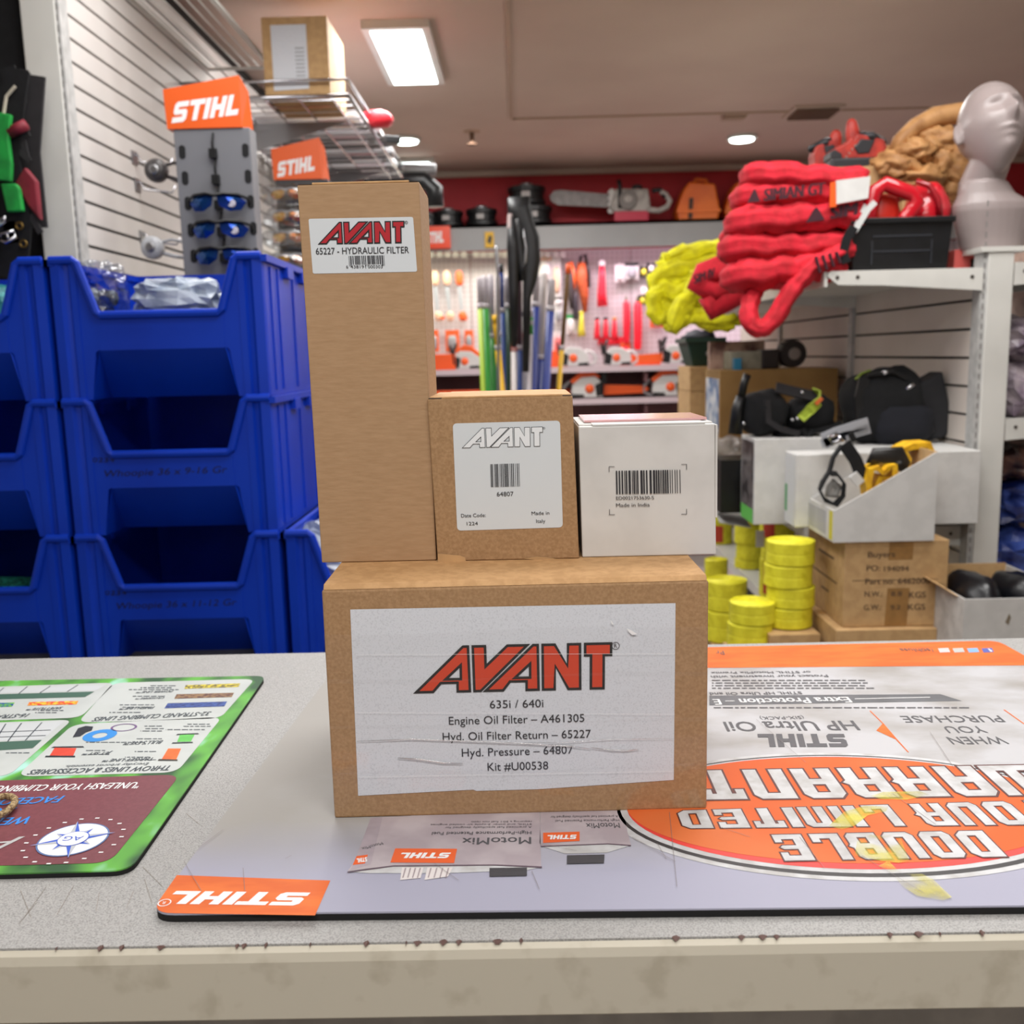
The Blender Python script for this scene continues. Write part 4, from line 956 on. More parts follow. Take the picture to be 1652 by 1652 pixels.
def rack(label, tl, tr, bl, br, htl, htr, Y, mat, text_pts, tall_z=0.0, depth=.06):
    a, b, c_, d = at(*tl, Y), at(*tr, Y), at(*bl, Y), at(*br, Y)
    xl, xr = (a.x+c_.x)/2, (b.x+d.x)/2; zt = (a.z+b.z)/2
    t = thing('glasses_rack', label, 'display rack', ((xl+xr)/2, Y+depth/2, 0))
    MB().box(xl, xr, Y, Y+depth, .12, zt).part('column', mat, t, bevel=.002)
    MB().box(xl-.05, xr+.05, Y-.08, Y+depth+.08, 0, .12).part('base', mat, t)
    e, f = at(*htl, Y), at(*htr, Y)
    x0, x1 = min(e.x, xl-.004), xr+.002
    MB().hexa([(x0, Y-.004, zt), (x1-.02, Y-.004, zt), (x1, Y+.03, zt), (x0, Y+.03, zt), (x0-.004, Y-.004, e.z), (f.x, Y-.004, f.z), (f.x+.012, Y+.03, f.z-.03), (x0-.004, Y+.03, e.z)]).part('header', orange_sign, t)
    w = MB(); P = Vector((0, Y-.0045, 0)); q = lambda p: onplane(p[0], p[1], P, Vector((0, 1, 0)))
    A, B, Cv = [q(p) for p in text_pts]; oil_logo(w, A, B, Cv-A, shear=.25); w.part('header_logo', white_ink, t)
    return t, xl, xr, zt
zz = Z(0, 100, 3.4417)
r1, xl, xr, zt = rack('grey safety glasses rack with orange header sign, nearer of the two', (276, 206), (401, 208), (299, 422), (417, 417), (266, 145), (386, 122), RY, grey_rack, (zz(952, 340), zz(1318, 292), zz(955, 226)))
rows = []
for i, yy in enumerate((244, 286, 327, 370, 412)):
    p = at(345+i*4.5, yy, RY)
    rows.append(p)
    for sg in (-1, 1): MB().prism([(p.x+sg*.079+cos(2*pi*j/16)*.0085, RY-.0012, p.z+sin(2*pi*j/16)*.0085+(.008 if j < 8 else -.008)) for j in range(16)], (0, .0008, 0)).part('ear_slot', plain('slot_black', (22, 22, 24), rough=.9), r1)
    cl = MB(); cl.box(p.x-.009, p.x+.009, RY-.016, RY, p.z-.018, p.z+.004); cl.tube([(p.x, RY-.008, p.z), (p.x, RY-.010, p.z+.02), (p.x+.002, RY-.004, p.z+.042)], .003, 6); cl.part('nose_clip', black_plastic, r1)
for i, lab in ((2, 'blue mirrored safety glasses, uppermost pair on the grey rack'), (3, 'blue green mirrored safety glasses, second pair on the grey rack'), (4, 'blue mirrored safety glasses, third pair on grey rack, just above bin rim')):
    p = rows[i]; glasses(lab, (p.x+.001, RY-.030, p.z-.004), .072, mirror_blue, None, 'blue mirrored glasses on the grey rack', True)
R2Y = 3.45
r2, xl2, xr2, zt2 = rack('second safety glasses rack with orange header, farther back beside the tall box', (444, 290), (523, 289), (452, 420), (540, 419), (442, 241), (515, 222), R2Y, plain('rack_dark', (60, 58, 60), rough=.5), ((447.5, 286), (507, 275), (446, 262)))
ords = ('uppermost', 'second', 'third', 'fourth', 'fifth', 'sixth', 'seventh', 'eighth')
clear_pack = thin_clear('clear_pack', .25, .14, (235, 238, 240), bump=.5, bscale=40)
for i, (px, py) in enumerate(((462, 312), (464, 348), (464, 382), (470, 418), (476, 448), (480, 480), (484, 512), (487, 545))):
    p = at(px, py, R2Y-.05); s = .060
    t = glasses('amber safety glasses in clear pack, %s down the farther glasses rack' % ords[i], (p.x, R2Y-.042, p.z), s, mirror_amber, plain('clear_frame', (200, 200, 204), rough=.2), 'amber glasses on the farther rack')
    m = MB(); m.blob((p.x, R2Y-.045, p.z-.008), (.085, .034, .036), 14, 8, .25, 3, i, .7); m.part('wrapper', clear_pack, t)
# things hung behind the bins, seen in the gap left of the tall box
p = at(490, 600, 3.15)
t = thing('hanging_rail', 'chrome rail with black hanging tools between blue bins and tall box', 'rail', (p.x, 3.0, 0))
MB().tube([(p.x-.25, 3.15, p.z), (p.x+.12, 3.15, p.z)], .010, 10).tube([(p.x+.12, 3.15, 0), (p.x+.12, 3.15, p.z)], .012, 10).tube([(p.x-.25, 3.15, 0), (p.x-.25, 3.15, p.z)], .012, 10).part('rail', chrome, t, smooth=True)
for i in range(4):
    x = p.x-.05+i*.035
    MB().tube([(x, 3.135, p.z-.012), (x, 3.13, p.z-.05), (x+.004, 3.13, p.z-.2), (x, 3.13, p.z-.26)], [.006, .004, .011, .008], 8).solo('hanging_tool', black_plastic if i % 2 == 0 else plain('tool_grey', (150, 150, 152)), 'slim tool hanging from the chrome rail, %s from the left' % ('first', 'second', 'third', 'fourth')[i], 'tool', 'tools on the chrome rail')
p = at(497, 760, 2.95); bag('white and clear plastic bag standing in the gap behind the right bin', (p.x+.02, 2.95, p.z), (.075, .07, .14), 12, None, M('bag_white', (196, 192, 190), rough=.25, c2=(130, 124, 122), scale=22, bump=.5, bscale=40))
q = MB().box(p.x-.1, p.x+.14, 2.87, 3.03-.05, 0, p.z-.135).solo('display_box', M('box_grey', (110, 106, 104)), 'grey box under the white plastic bag behind bins', 'box')

# ------------------------------------------------------------------ harnesses hanging at the far left
HYY = 2.36
bar = thing('hanging_bar', 'black garment bar at upper left holding the harnesses', 'rail', (-1.35, HYY+.06, 0))
MB().tube([(-1.75, HYY+.07, 2.42), (pl-.01, HYY+.07, 2.42)], .012, 8).tube([(-1.75, HYY+.07, 2.42), (-1.75, HYY+.07, 0)], .014, 8).part('bar', black_plastic, bar)
MB().box(-1.75, pl-.012, HYY+.12, HYY+.14, .02, 2.30).part('backing_cloth', black_cloth, bar)
grn = M('green_pad', (24, 158, 62), rough=.6, c2=(16, 128, 50), scale=20); red_pad = M('crimson_pad', (128, 26, 44), rough=.6, c2=(104, 18, 34), scale=20)
hz = Z(0, 100, 4.858)
h = lambda x, y, dy=0: at(*hz(x, y), HYY+dy)
t = thing('climbing_harness', 'black and bright green climbing harness with steel buckle hanging at far left', 'harness', (h(60, 900).x-.05, HYY, 1.2))
m = MB(); m.strap([h(60, 40), h(95, 150), h(40, 300), h(30, 520), h(40, 700)], .035, .006, (1, 0, 0)); m.strap([h(150, 60), h(120, 250), h(90, 500), h(70, 760), h(110, 1000)], .05, .007, (1, 0, 0)); m.strap([h(120, 1100), h(140, 1300), h(120, 1520), h(60, 1700)], .065, .008, (1, 0, 0)); m.strap([h(-80, 1330), h(40, 1345), h(140, 1330)], .05, .008, (0, 0, 1))
m.part('webbing', black_cloth, t)
m = MB(); m.strap([h(10, 400, -.02), h(-10, 600, -.02), h(15, 800, -.02), h(10, 930, -.02)], .05, .014, (1, 0, 0)); m.part('chest_pad', grn, t, bevel=.003)
m = MB(); q = [h(0, 950, -.025), h(120, 950, -.025), h(150, 990, -.025), h(178, 1170, -.025), h(50, 1175, -.025)]; m.prism(q, (0, .015, 0)); m.part('leg_pad', grn, t, bevel=.004)
m = MB(); m.tube([h(28, 560, -.012), h(25, 430, -.012), h(50, 270, -.012), h(120, 190, -.012)], .004, 6); m.part('piping', plain('cream_piping', (196, 190, 172)), t)
bk = MB(); B0 = [h(5, 1345, -.03), h(110, 1320, -.03), h(128, 1370, -.03), h(50, 1415, -.03), h(10, 1400, -.03)]
bk.tube(B0, .0045, 8, closed=True); bk.tube([h(45, 1330, -.03), h(75, 1400, -.03)], .003, 6); bk.part('buckle', chrome, t, smooth=True)
bk = MB(); bk.tube([h(5, 1230, -.03), h(40, 1215, -.03), h(35, 1250, -.03), h(0, 1285, -.03)], .004, 6, closed=True); bk.part('adjuster', chrome, t, smooth=True)
br_ = plain('brass_eyelet', (120, 96, 48), metal=.8, rough=.35)
for (x, y) in ((152, 1285), (183, 1425)):
    m = MB(); c = h(x, y, -.012); m.tube([c+Vector((cos(2*pi*i/12)*.008, 0, sin(2*pi*i/12)*.008)) for i in range(12)], .0025, 6, closed=True); m.part('eyelet', br_, t, smooth=True)
t = thing('climbing_harness', 'black harness with dark red pads hanging beside the white upright', 'harness', (h(220, 900).x, HYY, 1.3))
m = MB(); m.strap([h(190, 60, .02), h(175, 300, .02), h(150, 430, .02)], .02, .005, (1, 0, 0)); m.strap([h(70, 560), h(150, 700), h(240, 780)], .012, .006, (0, 0, 1)); m.strap([h(120, 620), h(230, 560)], .012, .006, (0, 0, 1)); m.strap([h(175, 600), h(210, 760)], .014, .005, (1, 0, 0)); m.strap([h(240, 1200), h(320, 1340)], .014, .006, (1, 0, 0)); m.strap([h(230, 100, .03), h(190, 700, .03), h(250, 1300, .03)], .075, .008, (1, 0, 0))
m.part('webbing', M('dark_webbing', (40, 38, 40), rough=.9), t)
m = MB(); m.tube([h(75, 555, -.015), h(205, 490, -.015)], .013, 10); m.part('grip_pad', red_pad, t, smooth=True)
m = MB(); m.prism([h(190, 820, -.01), h(280, 930, -.01), h(312, 1240, -.01), h(220, 1130, -.01), h(115, 945, -.01)], (0, .02, 0)); m.part('thigh_pad', red_pad, t, bevel=.004)
m = MB(); m.tube([h(168, 430, -.0), h(178, 300, -.0), h(200, 190, -.0)], .0035, 6); m.part('piping', plain('tan_piping', (130, 116, 106)), t)

# ------------------------------------------------------------------ wire shelf upper left
WZ = 2.18; cn = on(562, 154, WZ); cl_ = on(392, 162, WZ); fe = on(645, 285, WZ)
t = thing('wire_shelf', 'chrome wire shelf high on the left wall, seen from below', 'shelf', ((cn.x+X0)/2, (cn.y+fe.y)/2, WZ))
m = MB(); m.tube([(X0, cn.y, WZ), (cn.x, cn.y, WZ), (cn.x, fe.y, WZ), (X0, fe.y, WZ)], .007, 8); m.tube([(X0, cn.y, WZ+.05), (cn.x, cn.y, WZ+.05), (cn.x, fe.y, WZ+.05)], .005, 8); m.part('frame', chrome, t, smooth=True)
w0 = MB(); w0.tube([(X0, cn.y+.05, WZ), (cn.x, cn.y+.05, WZ)], .0028, 6); f0_ = w0.part('wire', chrome, t)
for i in range(1, int((fe.y-cn.y)/.075)):
    c = f0_.copy(); COL.objects.link(c); c.parent = t; c.location = (0, i*.075, 0)
for i in range(5):
    x = X0+(cn.x-X0)*(i+.5)/5; MB().tube([(x, cn.y, WZ-.006), (x, fe.y, WZ-.006)], .0035, 6).part('long_wire', chrome, t)
for yy in (cn.y+.3, fe.y-.2):
    MB().hexa([(X0, yy, WZ-.14), (X0+.02, yy, WZ-.14), (X0+.02, yy+.006, WZ-.14), (X0, yy+.006, WZ-.14), (X0, yy, WZ-.01), (cn.x-.05, yy, WZ-.01), (cn.x-.05, yy+.006, WZ-.01), (X0, yy+.006, WZ-.01)]).part('bracket', steel, t)
# second, nearer wire basket whose wires cross the top left of the photo
w1 = on(417, 109, 2.36); nr = 2.95
t = thing('wire_basket', 'white wire basket shelf above the slatwall, nearer than the chrome shelf', 'shelf', (-.95, 3.2, 2.36))
xa = on(440, 109, 2.36).x; ya = 3.62
m = MB(); m.tube([(X0, 2.75, 2.36), (xa, 2.75, 2.36), (xa, ya, 2.36), (X0, ya, 2.36)], .006, 8, closed=True); m.part('frame', white_paint, t, smooth=True)
for i in range(7):
    x = X0+(xa-X0)*(i+.5)/7; MB().tube([(x, 2.75, 2.364), (x, ya, 2.364)], .0028, 6).part('wire', white_paint, t)
# carton with paper label standing on the wire shelf
a, b, tp = at(458, 154, cn.y+.02), at(533, 153, cn.y+.02), at(533, 40, cn.y+.02)
t = thing('labelled_carton', 'tan cardboard carton with a big white label on the wire shelf', 'box', ((a.x+b.x)/2, cn.y+.17, WZ+.008))
MB().box(a.x-.06, b.x, cn.y+.02, cn.y+.32, WZ+.008, WZ+.25).part('carton_body', carton, t, bevel=.002)
a2, b2 = at(462, 146, cn.y+.018), at(499, 145, cn.y+.018)
MB().poly([(a2.x-.04, cn.y+.018, a2.z), (b2.x, cn.y+.018, a2.z+.004), (b2.x, cn.y+.018, a2.z+.2), (a2.x-.04, cn.y+.018, a2.z+.2)]).part('paper_label', paper, t)
w = MB()
for i in range(9):
    z = a2.z+.03+i*.012; w.poly([(a2.x+.035, cn.y+.0175, z), (b2.x-.01, cn.y+.0175, z), (b2.x-.01, cn.y+.0175, z+.004), (a2.x+.035, cn.y+.0175, z+.004)])
w.part('label_rows', plain('label_grey', (150, 152, 156)), t)
# long sleeves of bars lying across the chrome shelf
pk = [plain('sleeve_white', (240, 240, 246), rough=.3), plain('sleeve_black', (14, 13, 14), rough=.3), plain('sleeve_grey', (150, 148, 150), rough=.3), plain('sleeve_pink', (206, 150, 158), rough=.3)]
nm = ('first', 'second', 'third', 'fourth', 'fifth', 'sixth', 'seventh', 'eighth', 'ninth', 'tenth')
yy = cn.y+.36
for i in range(10):
    d = .085; z = WZ+.012
    t = thing('bar_sleeve', 'flat packed guide bar lying across the wire shelf, %s from the front' % nm[i], 'package', (-.78, yy+d/2, z), 'flat packs on the chrome wire shelf')
    MB().box(X0+.02, cn.x-.02+.02*(i % 3), yy, yy+d, z, z+.022).part('sleeve', pk[(0, 1, 2, 1, 0, 2, 1, 0, 1, 2)[i]], t, bevel=.004)
    MB().box(cn.x-.18, cn.x-.05, yy+.012, yy+d-.012, z-.001, z+.0235).part('printed_end', pk[(3, 0, 3, 0, 1, 3, 0, 3, 0, 0)[i]], t)
    yy += .118
p = on(608, 216, WZ+.05)
MB().blob((cn.x+.02, on(600, 212, WZ).y, WZ+.042), (.06, .045, .030), 14, 10, .15, 2, 4, .8).solo('red_pouch', plain('red_bright', (220, 40, 56), rough=.4), 'small red rounded pack at the edge of the wire shelf', 'package', smooth=True)
yb_ = on(630, 235, WZ).y
MB().prism([(cn.x-.3, yb_, WZ+.012), (cn.x+.02, yb_, WZ+.012), (cn.x+.075, yb_+.03, WZ+.012), (cn.x+.02, yb_+.09, WZ+.012), (cn.x-.3, yb_+.09, WZ+.012)], (0, 0, .03)).solo('black_scabbard', black_plastic, 'black pointed bar scabbard sticking out past the wire shelf edge', 'scabbard', bevel=.004)
a, b = at(668, 272, 5.1), at(704, 300, 5.1)
t = thing('hanging_pack', 'black and silver blower end jutting out beside tall box top, below the far light', 'package', ((a.x+b.x)/2, 5.1, b.z-.1))
MB().tube([(X0, 5.1, a.z+.02), (b.x, 5.1, a.z-.01)], .03, 12).part('tube', steel, t, smooth=True)
MB().tube([(a.x-.25, 5.1, a.z-.06), (a.x+.05, 5.1, a.z-.06), (b.x-.01, 5.1, b.z-.02), (b.x-.01, 5.1, b.z-.1)], .045, 12).part('housing', black_plastic, t, smooth=True)
# ------------------------------------------------------------------ back wall display
VY = 6.42
va, vb = at(900, 359, VY).z, at(900, 401, VY).z
t = thing('display_canopy', 'long grey fascia canopy above the lit pegboard on the back wall', 'canopy', (1.0, (VY+BACK)/2, vb))
MB().box(-1.4, 4.0, VY, VY+.02, vb, va).part('fascia', M('fascia_grey', (158, 158, 158), rough=.6, c2=(150, 150, 150), scale=3), t)
MB().box(-1.4, 4.0, VY, BACK-.002, va-.02, va).part('top_board', M('canopy_top', (70, 30, 34), rough=.7), t)
tb = MB(); tb.tube([(-1.1, VY+.07, vb+.03), (.12, VY+.07, vb+.03)], .013, 8); tb.part('lamp_tube', plain('tube_warm', (255, 252, 214), emit=5), t)
tb = MB(); tb.tube([(.25, VY+.07, vb+.03), (2.5, VY+.07, vb+.03)], .013, 8); tb.part('lamp_tube', plain('tube_pink', (255, 206, 226), emit=5), t)
PBY = BACK-.03
peg_m = bpy.data.materials.new('pegboard'); peg_m.use_nodes = True
nt = peg_m.node_tree; b = nt.nodes['Principled BSDF']; b.inputs['Roughness'].default_value = .6
tc = nt.nodes.new('ShaderNodeTexCoord'); vo = nt.nodes.new('ShaderNodeTexVoronoi'); vo.inputs['Scale'].default_value = 30; vo.inputs['Randomness'].default_value = 0
cr = nt.nodes.new('ShaderNodeValToRGB'); cr.color_ramp.elements[0].position = .12; cr.color_ramp.elements[0].color = rgb((150, 140, 140)); cr.color_ramp.elements[1].position = .16; cr.color_ramp.elements[1].color = rgb((206, 198, 201))
nt.links.new(tc.outputs['Object'], vo.inputs['Vector']); nt.links.new(vo.outputs['Distance'], cr.inputs['Fac']); nt.links.new(cr.outputs['Color'], b.inputs['Base Color'])
t = thing('pegboard', 'brightly lit perforated pegboard panels across the back wall', 'pegboard', (1, PBY, .3))
for i in range(5):
    x = -1.4+i*1.08
    MB().box(x, x+1.075, PBY, BACK-.002, .3, vb+.02).part('panel', peg_m, t)
def bw(x, y, Y=PBY-.05): return at(x, y, Y)
# two shelves with riser panels
shm = M('shelf_lilac', (196, 176, 182), rough=.5); rise = M('riser_maroon', (110, 72, 76), rough=.6, c2=(96, 60, 64), scale=3)
SY = 6.30
shz = []
for i, yy in enumerate((594, 646)):
    z = at(900, yy, SY).z; shz.append(z)
    t = thing('wall_shelf', ('upper lilac grey chainsaw shelf below the pegboard', 'lower lilac grey chainsaw shelf, just above the box tops')[i], 'shelf', (1, SY+.2, z-.03))
    MB().box(-1.3, 3.2, SY, PBY, z-.022, z).part('board', shm, t)
    MB().box(-1.3, 3.2, SY-.004, SY, z-.03, z+.006).part('price_rail', plain('rail_lilac', (206, 186, 192), rough=.4), t)
    for x in (-1.2, -.2, .8, 1.8, 2.8): MB().box(x, x+.02, SY+.03, PBY, z-.10, z-.022).part('bracket', rise, t)
MB().box(-1.3, 3.2, SY+.30, PBY-.002, .3, shz[0]-.022).solo('shelf_back_panel', rise, 'dark maroon back panel behind the lower chainsaw shelf', 'panel')
MB().box(-1.3, 3.2, SY+.01, SY+.29, 0, .28).solo('shelf_plinth', rise, 'maroon base plinth under the back wall shelves', 'plinth')

def chainsaw(label, c, s=1.0, bar='scab', flip=1, cover=True, group=None, cov=None, body=None, L=.42):
    """c = base centre of the power head; bar runs to -x*flip ... built in a row on shelves"""
    c = Vector(c); t = thing('chainsaw', label, 'chainsaw', tuple(c), group)
    X = lambda x: c.x+flip*x*s
    def P(x, y, z): return (X(x), c.y+y*s, c.z+z*s)
    m = MB(); pr = [(-.13, .01), (.12, .01), (.15, .05), (.14, .13), (.06, .19), (-.06, .2), (-.13, .13)]
    m.prism([P(a, -.07, b) for a, b in pr], (0, .15*s, 0)); m.part('body', body or grey_p, t, bevel=.012*s)
    if cover:
        m = MB(); m.prism([P(a, -.06, b) for a, b in ((-.11, .19), (-.02, .26), (.06, .25), (.16, .16), (.13, .13), (.05, .18), (-.1, .18))], (0, .13*s, 0)); m.part('top_cover', cov or orange_p, t, bevel=.008*s)
    m = MB(); m.prism([P(a, -.078, b) for a, b in ((-.135, .03), (-.07, .02), (-.055, .12), (-.12, .15))], (0, .16*s, 0)); m.part('front_vent', black_plastic, t, bevel=.004*s)
    m = MB(); m.prism([P(a, -.076, b) for a, b in ((.04, .015), (.13, .015), (.14, .045), (.04, .04))], (0, .16*s, 0)); m.part('lower_guard', black_plastic, t)
    m = MB(); m.lathe(P(-.01, -.085, .09), [(.035*s, 0), (.04*s, .01*s), (.04*s, .02*s)], 14, 'y'); m.part('starter_disc', orange_p, t, smooth=True)
    m = MB(); m.tube([P(-.12, -.09, .06), P(-.13, -.09, .2), P(-.1, -.06, .27), P(-.1, .06, .27), P(-.13, .09, .2), P(-.12, .09, .06)], .012*s, 8); m.part('front_handle', black_plastic, t, smooth=True)
    m = MB(); m.prism([P(-.17, -.05, .24), P(-.155, -.05, .26), P(-.14, -.05, .14), P(-.155, -.05, .12)], (0, .1*s, 0)); m.part('hand_guard', black_plastic, t)
    m = MB(); m.tube([P(.11, 0, .16), P(.17, 0, .15), P(.215, 0, .10), P(.215, 0, .05), P(.17, 0, .02), P(.1, 0, .025)], .016*s, 8); m.part('rear_handle', grey_p if not cover else M('saw_handle', (150, 148, 150), rough=.5), t, smooth=True)
    if bar:
        m = MB()
        m.prism([P(-.12, -.012, .03), P(-.12, -.012, .12), P(-.12-L*.9, -.012, .105), P(-.12-L, -.012, .075), P(-.12-L*.9, -.012, .04)], (0, .024*s, 0))
        m.part('bar_cover' if bar == 'scab' else 'guide_bar', orange_p if bar == 'scab' else M('bar_steel', (146, 142, 140), rough=.35, metal=.5), t, bevel=.003*s)
    return t
# upper shelf row and lower shelf row
oi = plain('orange_scabbard', (238, 88, 30), rough=.45)
CY = SY+.11
def saw_px(label, px, row, s, flip, cover, bar='scab', L=.42):
    x = at(px, 585, CY).x; chainsaw(label, (x, CY, shz[row]+.002), s, bar, flip, cover, 'chainsaws on the back wall shelves', L=L)
saw_px('white bodied chainsaw on the upper shelf left of the green poles', 752, 0, .62, 1, True, None)
saw_px('white bodied chainsaw on upper shelf just right of the yellow pole', 926, 0, .66, 1, False, None)
saw_px('white bodied chainsaw on upper shelf below the red handled tools', 995, 0, .62, 1, False, None)
saw_px('white bodied chainsaw on upper shelf next to the dark green tub', 1090, 0, .66, 1, False, 'scab', .30)
saw_px('orange topped chainsaw on the lower shelf above the short box corner', 948, 1, .74, -1, True)
saw_px('orange topped chainsaw on the lower shelf below the dark green tub', 1078, 1, .74, -1, True, None)
def slab(label, p0, p1, Y, row, mat, name='bar_box', d=.06):
    a, b = at(*p0, Y), at(*p1, Y); MB().box(a.x, b.x, Y, Y+d, shz[row]+.002, a.z).solo(name, mat, label, 'package', bevel=.004)
slab('long orange bar box on upper shelf behind the two right chainsaws', (1000, 573), (1066, 595), CY+.14, 0, oi)
slab('flat orange box on the upper shelf at left beside tall box', (690, 572), (735, 595), CY-.06, 0, oi); slab('orange box under the upper shelf left of the poles', (690, 631), (775, 646), CY-.06, 1, oi); slab('orange box on the lower shelf right of the poles', (880, 628), (922, 646), CY+.14, 1, oi)
slab('orange carton on upper shelf between poles and the first grey saw', (884, 566), (916, 595), CY+.16, 0, oi)
# things standing on the canopy
def reel(label, px, py0, py1, w_, z0=None):
    a, b = at(px, py0, VY+.09), at(px, py1, VY+.09); r = w_/2/FPX*VY; z = z0 if z0 is not None else va
    t = thing('line_reel', label, 'reel', (a.x, VY+.13, z), 'black line reels on the canopy'); h_ = a.z-b.z
    MB().lathe((a.x, VY+.13, z), [(r*.9, 0), (r, h_*.08), (r, h_*.28), (r*.9, h_*.34), (r*.9, h_*.66), (r, h_*.72), (r, h_*.95), (r*.85, h_)], 24).part('spool', black_plastic, t, smooth=False)
    MB().lathe((a.x, VY+.13, z+h_), [(r*.42, 0), (r*.42, h_*.12), (r*.25, h_*.2)], 14).part('hub', steel, t)
    MB().box(a.x-r*.28, a.x+r*.18, VY+.13-r*1.01, VY+.13-r*.9, z+h_*.36, z+h_*.64).part('sticker', plain('sticker_grey', (170, 166, 164)), t)
    return z+h_
reel('black line reel on the canopy, nearest the tall box top', 721, 333, 360, 50); reel('black line reel on the canopy, second from the tall box', 776, 331, 360, 50)
zt_ = reel('lower black line reel of the two stacked on canopy', 861, 329, 360, 58); reel('upper black line reel resting on another reel on canopy', 849, 294, 325, 60, zt_+.004)
reel('small black line reel half hidden behind the tall box edge', 690, 338, 360, 34)
# big old chainsaw on a red stand
a, b = at(991, 342, VY+.05), at(1046, 359, VY+.05)
MB().box(a.x, b.x, VY+.03, VY+.2, va+.001, a.z).solo('display_block', plain('magenta_red_block', (186, 32, 62), rough=.4), 'magenta red block under the large grey chainsaw on the canopy', 'block', bevel=.004)
t = thing('display_chainsaw', 'large old grey chainsaw with long bar displayed on the canopy', 'chainsaw', (b.x-.1, VY+.1, a.z))
q = lambda x, y: at(x, y, VY+.04)
old = M('old_magnesium', (172, 166, 160), rough=.45, c2=(150, 144, 138), scale=20)
m = MB(); m.prism([q(*p) for p in ((994, 304), (1046, 304), (1050, 334), (1044, 342), (990, 342), (984, 334))], (0, .12, 0)); m.part('body', old, t, bevel=.01)
m = MB(); m.lathe(q(1013, 323), [(.055, -.02), (.06, -.012), (.06, .01)], 20, 'y'); m.part('starter_cover', plain('old_dark', (122, 116, 112), rough=.5), t); m = MB(); m.lathe(q(1013, 322), [(.025, -.03), (.028, -.02)], 16, 'y'); m.part('starter_disc', old, t)
m = MB(); m.prism([q(*p)+Vector((0, .05, 0)) for p in ((986, 311), (986, 333), (900, 329), (889, 322), (887, 314), (893, 306), (905, 304))], (0, .012, 0)); m.part('guide_bar', M('bar_grey', (126, 120, 118), rough=.45, metal=.3), t, bevel=.002)
m = MB(); m.prism([q(*p)+Vector((0, .035, 0)) for p in ((986, 303), (992, 304), (992, 342), (984, 343), (981, 338), (985, 333), (981, 328), (985, 323), (981, 318), (985, 313), (981, 308))], (0, .03, 0)); m.part('bumper_spikes', plain('spike_light', (206, 202, 198), rough=.4), t)
m = MB(); m.tube([q(1000, 336), q(1000, 300), q(998, 290)], .013, 8); m.part('front_handle', black_plastic, t, smooth=True)
m = MB(); m.tube([q(1044, 338), q(1062, 340), q(1076, 334), q(1081, 324), q(1074, 314), q(1066, 309)], .018, 10); m.part('rear_handle', old, t, smooth=True)
m = MB(); m.tube([q(1052, 308), q(1064, 306), q(1074, 318)], .016, 8); m.tube([q(1020, 302), q(1030, 300), q(1036, 303)], .012, 8); m.part('trigger_grip', black_plastic, t, smooth=True)
# orange carrying cases
for i, (x0, x1, lab) in enumerate(((1092, 1162, 'orange hard chainsaw case on the canopy, left one of the two'), (1170, 1235, 'orange hard chainsaw case on the canopy beside the red slings'))):
    p = lambda x, y: at(x, y, VY+.03)
    w_ = x1-x0; t = thing('carry_case', lab, 'case', (p((x0+x1)/2, 357).x, VY+.13, va), 'orange cases on the canopy')
    o1 = M('case_orange', (236, 116, 22), rough=.4, c2=(222, 100, 14), scale=5)
    m = MB(); m.prism([p(*v) for v in ((x0+4, 357), (x1-4, 356), (x1, 338), (x1-8, 296), (x0+20, 293), (x0+12, 305), (x0, 338))], (0, .2, 0)); m.part('shell', o1, t, bevel=.012)
    m = MB(); m.prism([p(*v)+Vector((0, -.012, 0)) for v in ((x0, 339), (x1, 337), (x1, 342), (x0, 344))], (0, .02, 0)); m.part('seam_lip', o1, t)
    m = MB(); m.prism([p(*v)+Vector((0, -.01, 0)) for v in ((x0+20, 320), (x0+26, 319), (x0+24, 352), (x0+18, 353))], (0, .02, 0)); m.part('latch', plain('case_latch', (54, 34, 22)), t)
    m = MB(); m.tube([p(x0+30, 294)+Vector((0, .08, 0)), p(x0+34, 286)+Vector((0, .08, 0)), p(x1-20, 287)+Vector((0, .08, 0)), p(x1-16, 296)+Vector((0, .08, 0))], .012, 8); m.part('handle', o1, t, smooth=True)
# signs
a, b = at(690, 365, VY-.03), at(727, 400, VY-.03)
t = thing('brand_sign', 'small glowing orange red sign with white letters on the canopy fascia, left', 'sign', ((a.x+b.x)/2, VY-.02, b.z))
MB().box(a.x-.03, b.x, VY-.03, VY-.001, b.z, a.z).part('panel', plain('red_sign', (240, 74, 34), rough=.3), t)
w = MB(); A = Vector((a.x-.015, VY-.031, b.z+.03)); oil_logo(w, A, A+Vector((b.x-a.x-.03, 0, .005)), Vector((0, 0, .07))); w.part('letters', white_ink, t)
a, b = at(782, 374, VY-.02), at(797, 399, VY-.02)
t = thing('price_tag', 'small yellow warning tag hanging on the grey fascia left of black saw sheath', 'tag', ((a.x+b.x)/2, VY-.01, b.z))
MB().box(a.x, b.x, VY-.012, VY-.002, b.z, a.z).part('card', plain('tag_yellow', (216, 168, 30)), t); MB().prism([(a.x+.012, VY-.013, b.z+.035), (b.x-.02, VY-.013, b.z+.02), (b.x-.01, VY-.013, a.z-.03), (b.x-.03, VY-.013, a.z-.02)], (0, .002, 0)).part('symbol', plain('tag_black', (40, 34, 28)), t)
